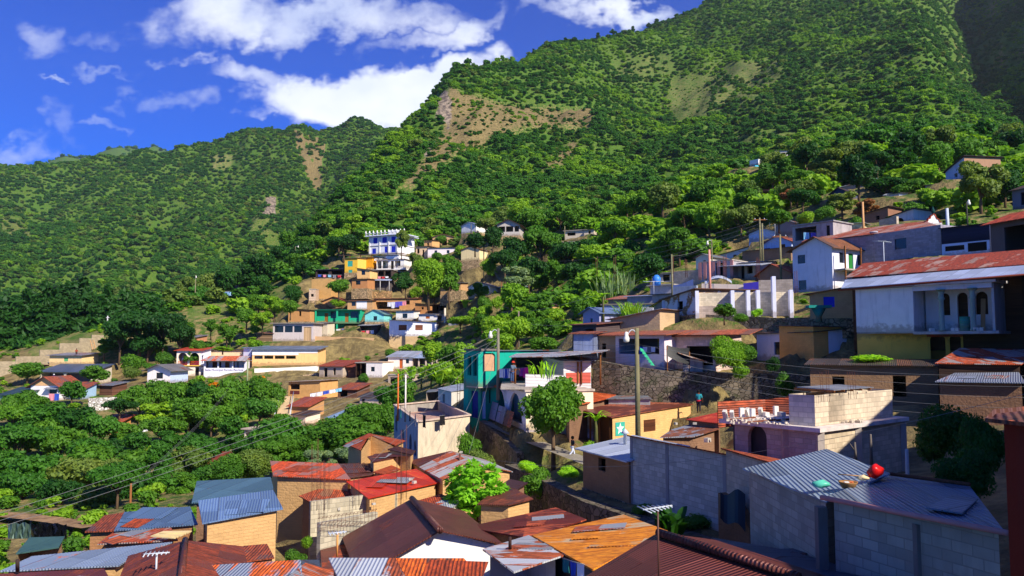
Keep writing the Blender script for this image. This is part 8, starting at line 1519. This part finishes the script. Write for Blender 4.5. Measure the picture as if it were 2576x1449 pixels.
r = empty('wash_basin',at(2064,800,58.8),0,'turquoise concrete wash basin on a tapered foot outside the blue window','wash basin'); b = MB(); a = at(2030,775,58.6); c = at(2090,775,58.4); b.box(a.x,c.x,58.2,58.9,a.z,a.z+.2); b.build('basin',('paint',(20,130,120)),r)
b = MB(); m_ = (a+c)/2; z0 = at(2064,800,58.6).z; b.lathe([(.24,z0-m_.z-.3),(.2,z0-m_.z+.1),(.55,-.02)],(m_.x,58.55,m_.z),4); b.build('foot',('paint',(20,120,110)),r)
thing('water_tank','blue plastic water tank on the small grey house among the roofs','water tank',lambda b: b.lathe([(.5,0),(.5,.9),(.3,1.2),(.15,1.3)],at(1652,718,97),14),('plain',(60,130,210),.4)); thing('water_tank','silver water tank among the trees right of the open porch of the lane house','water tank',lambda b: b.lathe([(.9,0),(.95,.3),(.95,2.),(.6,2.6)],at(1447,717,160),14),('plain',(130,150,180),.4))
thing('satellite_dish','pale satellite dish on the corner of the grey block wall, upper right','satellite dish',lambda b: b.lathe([(.05,0),(.35,.08),(.42,.2),(.33,.1)],at(2198,588,80),14),('plain',(170,170,180)))
# ladder and monument
r = empty('ladder',at(235,878,160),0,'wooden ladder leaning on the stepped block wall at the left','ladder'); a = at(233,880,161); c = at(227,856,163)
for d in (0,.7): b = MB(); b.beam(a+Vector((d,0,0)),c+Vector((d,0,0)),.1); b.build('rail',('plain','lwood'),r)
for i in range(6): q = a+(c-a)*(i+.5)/6; b = MB(); b.beam(q,q+Vector((.7,0,0)),.08); b.build('rung',('plain','lwood'),r)
# ================================================================ WASHING
CLC = dict(white=(232,230,232),purple=(130,40,150),magenta=(200,30,150),blue=(50,80,180),black=(22,20,24),red=(190,40,50),violet=(100,90,190),sky=(130,190,220),pink=(226,140,150),teal=(30,110,110),yellow=(226,190,60),grey=(120,120,130))
def washing(a,c,cols,place,w=.55,h=.75,gap=.12,dark=False):
    a = Vector(a); c = Vector(c); L_ = (c-a).length; e = (c-a)/L_; b = MB(); b.tube([a,(a+c)/2-Vector((0,0,.06*L_/4)),c],.012*max(1,a.y/60),5); prop(b.build('washing_line',('plain','grey'),None),f'washing line {place}','washing line'); cnt = {}
    n = len(cols); 
    for i,cl in enumerate(cols):
        s0 = L_*(i+.5)/n-w/2; hh = h*(.8+.4*random.random()); b = MB(); m = 5
        for j in range(m):
            p = a+e*(s0+w*j/m); q = a+e*(s0+w*(j+1)/m); n1 = Vector((-e.y,e.x,0))*.05; o1 = n1*math.sin(j*2.1+i); o2 = n1*math.sin((j+1)*2.1+i); b.quad(p,q,q+o2-Vector((0,0,hh*(.95+.1*random.random()))),p+o1-Vector((0,0,hh)))
        cnt[cl] = cnt.get(cl,0)+1; k = cnt[cl]; same = cols.count(cl); pre = '' if same == 1 else ('leftmost ','second ','third ','fourth ','fifth ')[k-1]
        prop(b.build('garment',('plain',CLC[cl]),None),f'{pre}{cl} garment hanging {place}','garment','washing '+place)
washing(atz(1003,1018,-4.6),atz(1052,1045,-4.55),['teal','black','black','grey'],'at the left edge of the concrete laundry roof',.4,.85); washing(atz(1060,1042,-4.55),atz(1075,1046,-4.6),['black'],'at the corner of the concrete laundry roof',.4,.7)
washing(atz(1105,1046,-4.9),atz(1120,1044,-4.9),['black'],'over the front edge of the concrete laundry roof',.6,.85)
washing(at(1258,928,62),at(1328,924,62),['white','blue','white','red','grey','purple','magenta'],'on the terrace under the tin canopy',.42,.65)
washing(at(830,828,176),at(900,826,176),['sky','white','violet','sky','white'],'across the front of the mint green house',.9,1.1); washing(at(908,832,169),at(942,830,169),['red','pink','white'],'in the dark patio by the mint house',.7,.8)
washing(at(975,760,179),at(1022,757,178),['white','white','violet','violet','pink'],'before the mud house with the tin awning',.9,1.2); washing(at(902,742,192),at(950,738,192),['black','violet','grey','black'],'on the bank below the white frame house',1.,1.1)
washing(at(940,650,199),at(975,650,199),['white','white','red'],'under the long roof of the white frame house',.8,.5); washing(at(940,695,193),at(978,695,193),['white','pink','red','white'],'on the lower storey rail of the white frame house',.7,.5)
washing(at(798,690,196),at(860,692,196),['blue','pink','sky','grey','red'],'at the dark laundry shack',.8,.7); washing(at(124,990,128.5),at(148,990,128.5),['pink','blue'],'below the awning of the gabled white house',.9,1.); washing(at(158,988,129.5),at(205,990,129.5),['white','blue','violet','sky'],'in the pale blue patio',.7,.7)
washing(at(1606,872,64),at(1660,872,63),['blue','white','grey','white','black'],'inside the open fronted white house',.4,.5); washing(at(2020,584,90.5),at(2055,585,90),['sky','violet'],'inside the concrete frame with laundry',.6,.8); washing(at(1390,716,163),at(1415,716,163),['sky','red','pink'],'beside the open porch of the lane house',.6,.8)
washing(at(1415,1403,20),at(1470,1420,19),['teal','blue','white'],'in the dark yard under the white rust-blotched roof',.35,.4); washing(at(780,990,118),at(860,975,118),['white','white','blue','white','sky'],'strung over the bare slope right of the stair',.9,.6)
washing(at(345,1068,108),at(372,1066,108),['purple','white'],'by the hut on the wooded bank',.8,.9)
# ================================================================ STAIRS AND PATHS
strip('footpath',[(1215,1055,66.5),(1262,1078,62),(1330,1108,57),(1420,1142,51),(1500,1172,46)],1.3,('conc',(150,140,122))); strip('dirt_path',[(-40,1292,62),(60,1300,60),(140,1310,58),(235,1326,54)],1.6,'dirt')
a = at(710,1058,104); c = at(722,998,124); b = MB(); n = 34; e = Vector((c.x-a.x,c.y-a.y,0)); 
for i in range(n): q = a+(c-a)*i/n; b.box(q.x-.9,q.x+.9,q.y,q.y+e.y/n+.3,q.z-1.5,q.z+.12)
root = empty('stairway',a,0,'long concrete stairway climbing beside the round trees, left of centre','stairway'); b.build('steps',('conc',(206,180,140)),root)
for dx in (-1.0,1.0): b = MB(); b.tube([a+Vector((dx,0,.8)),c+Vector((dx,0,.8))],.06,6); b.build('handrail',('plain','silver'),root)
# ================================================================ PEOPLE
def skin(name,verts,edges,radii,mat,root,sub=1):
    import bmesh
    me = bpy.data.meshes.new(name); bm = bmesh.new(); sk = bm.verts.layers.skin.verify(); bv = [bm.verts.new(v) for v in verts]
    for a,b in edges: bm.edges.new((bv[a],bv[b]))
    for v,r_ in zip(bv,radii): v[sk].radius = (r_,r_)
    bv[0][sk].use_root = True; bm.to_mesh(me); bm.free(); me.materials.append(MAT(mat)); o = bpy.data.objects.new(name,me); COL.objects.link(o); o.parent = root
    o.modifiers.new('skin','SKIN').use_smooth_shade = True; m = o.modifiers.new('subdivision','SUBSURF'); m.levels = m.render_levels = sub; return o
def person(P_,rz,label,shirt,trousers,H=1.65,walk=0.,sit=False,hat=None,skirt=False,arms=(.1,.1),bend=0.):
    root = empty('person',P_,rz,label,'person'); s = H/1.7; hz = .5 if sit else .9
    V = lambda *p: Vector(p)*s
    hip = V(0,0,hz); che = V(0,-.02-bend,hz+.42); nk = V(0,-.02-bend*1.3,hz+.56); hd = V(0,-.04-bend*1.5,hz+.7); top = V(0,-.03-bend*1.5,hz+.8)
    if sit: kL,kR,fL,fR = V(.1,-.42,hz),V(-.1,-.42,hz),V(.1,-.45,.06),V(-.1,-.45,.06)
    else: kL,kR,fL,fR = V(.1,-.16*walk-.02,.48),V(-.1,.06*walk,.48),V(.1,-.26*walk,.07),V(-.1,.36*walk,.1)
    tL,tR = fL+V(0,-.16,-.04),fR+V(0,-.16,-.04)
    sL,sR = V(.18,-.02-bend,hz+.5),V(-.18,-.02-bend,hz+.5); eL,eR = V(.25,.02-arms[0],hz+.23),V(-.25,.02-arms[1],hz+.23); wL,wR = V(.24,-.1-arms[0]*2,hz+.02+arms[0]*.8),V(-.24,-.1-arms[1]*2,hz+.02+arms[1]*.8)
    vs = [hip,che,nk,hd,top,sL,eL,wL,sR,eR,wR,V(.09,0,hz-.04),kL,fL,tL,V(-.09,0,hz-.04),kR,fR,tR]; rr = [.12,.12,.05,.085,.07,.055,.042,.028,.055,.042,.028,.08,.055,.036,.03,.08,.055,.036,.03]
    ed = [(0,1),(1,2),(2,3),(3,4),(1,5),(5,6),(6,7),(1,8),(8,9),(9,10),(0,11),(11,12),(12,13),(13,14),(0,15),(15,16),(16,17),(17,18)]
    n0 = len(vs)
    for k,w in ((7,wL),(10,wR)):
        sg = 1 if k == 7 else -1; palm = w+V(0,-.03,-.07); vs.append(palm); rr.append(.022); pi = len(vs)-1; ed.append((k,pi))
        for f in range(4): vs += [palm+V(sg*.0,-.022+.015*f,-.05),palm+V(-sg*.012,-.03+.018*f,-.08-.008*(1-abs(f-1.5)))]; rr += [.009,.007]; ed += [(pi,len(vs)-2),(len(vs)-2,len(vs)-1)]
        vs += [palm+V(0,-.04,-.01),palm+V(0,-.05,-.04)]; rr += [.01,.008]; ed += [(pi,len(vs)-2),(len(vs)-2,len(vs)-1)]
    skin('body',vs,ed,[(r_ if isinstance(r_,tuple) else r_*s) for r_ in rr],('plain','skin'),root)
    skin('shirt',[hip+V(0,0,.03),che,nk-V(0,0,.05),sL,eL,sR,eR],[(0,1),(1,2),(1,3),(3,4),(1,5),(5,6)],[.15*s,.155*s,.07*s,.075*s,.062*s,.075*s,.062*s],('plain',shirt),root)
    if skirt: b = MB(); b.lathe([(.14*s,hz*s),(.2*s,hz*s*.6),(.24*s,.12),(.2*s,.12)],(0,-.01,0),14); b.build('skirt',('plain',trousers),root,local=True)
    else: skin('trousers',[hip,V(.09,0,hz-.05),kL,fL+V(0,0,.05),V(-.09,0,hz-.05),kR,fR+V(0,0,.05)],[(0,1),(1,2),(2,3),(0,4),(4,5),(5,6)],[.13*s,.1*s,.075*s,.06*s,.1*s,.075*s,.06*s],('plain',trousers),root)
    b = MB(); b.lathe([(.02,.13),(.07,.115),(.1,.06),(.1,-.02),(.08,-.06),(.09,.02),(.03,.1)] if not hat else [(.02,.16),(.09,.14),(.11,.05),(.19,.03),(.11,.03)],hd+V(0,.02,.02),12); b.build('hair' if not hat else 'hat',('plain',hat or (20,16,14)),root,local=True)
    b = MB(); c = hd
    for sx in (-.035,.035): rotbox(b,c+V(sx,-.088,.0),.02,.012,.012)
    rotbox(b,c+V(0,-.1,-.04),.02,.03,.035); rotbox(b,c+V(0,-.088,-.065),.045,.01,.01); b.build('face',('plain',(70,40,30)),root,local=True)
    return root
q = hit(1758,1043,50); person(at(1758,1040,57),2.6,'person in a teal top with a red belt standing below the mossy stone wall',(40,140,150),(40,34,50),1.62,.1,arms=(.25,.05))
o = bpy.data.objects['person']; b = MB(); b.lathe([(.165,.84),(.17,.9),(.165,.95)],(0,-.01,0),14); b.build('belt',('plain',(190,30,50)),o,local=True)
person(at(1440,1150,50.5),1.9,'person in a dark top and white trousers walking along the footpath',(26,30,44),(200,206,224),1.25,1.)
person(AR.pt(AR.w*.26,-.0+.4,1.98),.3,'person in a blue shirt on the left arched balcony',(40,60,180),(150,120,100),1.6); person(at(192,893,157),.5,'person with red dark hair sitting on the roof edge below the stepped wall',(150,60,40),(30,26,26),1.6,sit=True)
person(at(135,964,146),.2,'person in a blue top and white hat at the long porch',(50,60,150),(60,60,90),1.6,hat=(236,236,236)); person(at(1288,964,60.5),.8,'person in a red head cloth bending over washing on the terrace',(90,110,130),(60,80,120),1.6,hat=(210,60,40),bend=.08,arms=(.25,.3))
# unseen block added beyond the right edge, shaped to shade the lower right
r = empty('shade_block',(28,14,-7),0,'unseen block added beyond the right edge to shade the lower right','house')
b = MB(); b.add([(x,y,z) for z in (-8,6.2) for x,y in ((13.2,3),(36,-6),(46,24),(24.4,27.2))],[(0,1,5,4),(1,2,6,5),(2,3,7,6),(3,0,4,7)]); b.build('wall',('paint',(170,120,90)),r); b = MB(); b.slab([Vector((12.9,2.7,6.2)),Vector((36,-6.6,6.6)),Vector((46.6,24,6.6)),Vector((24.2,27.6,6.2))],.12); b.build('roof',BROWNZ,r)
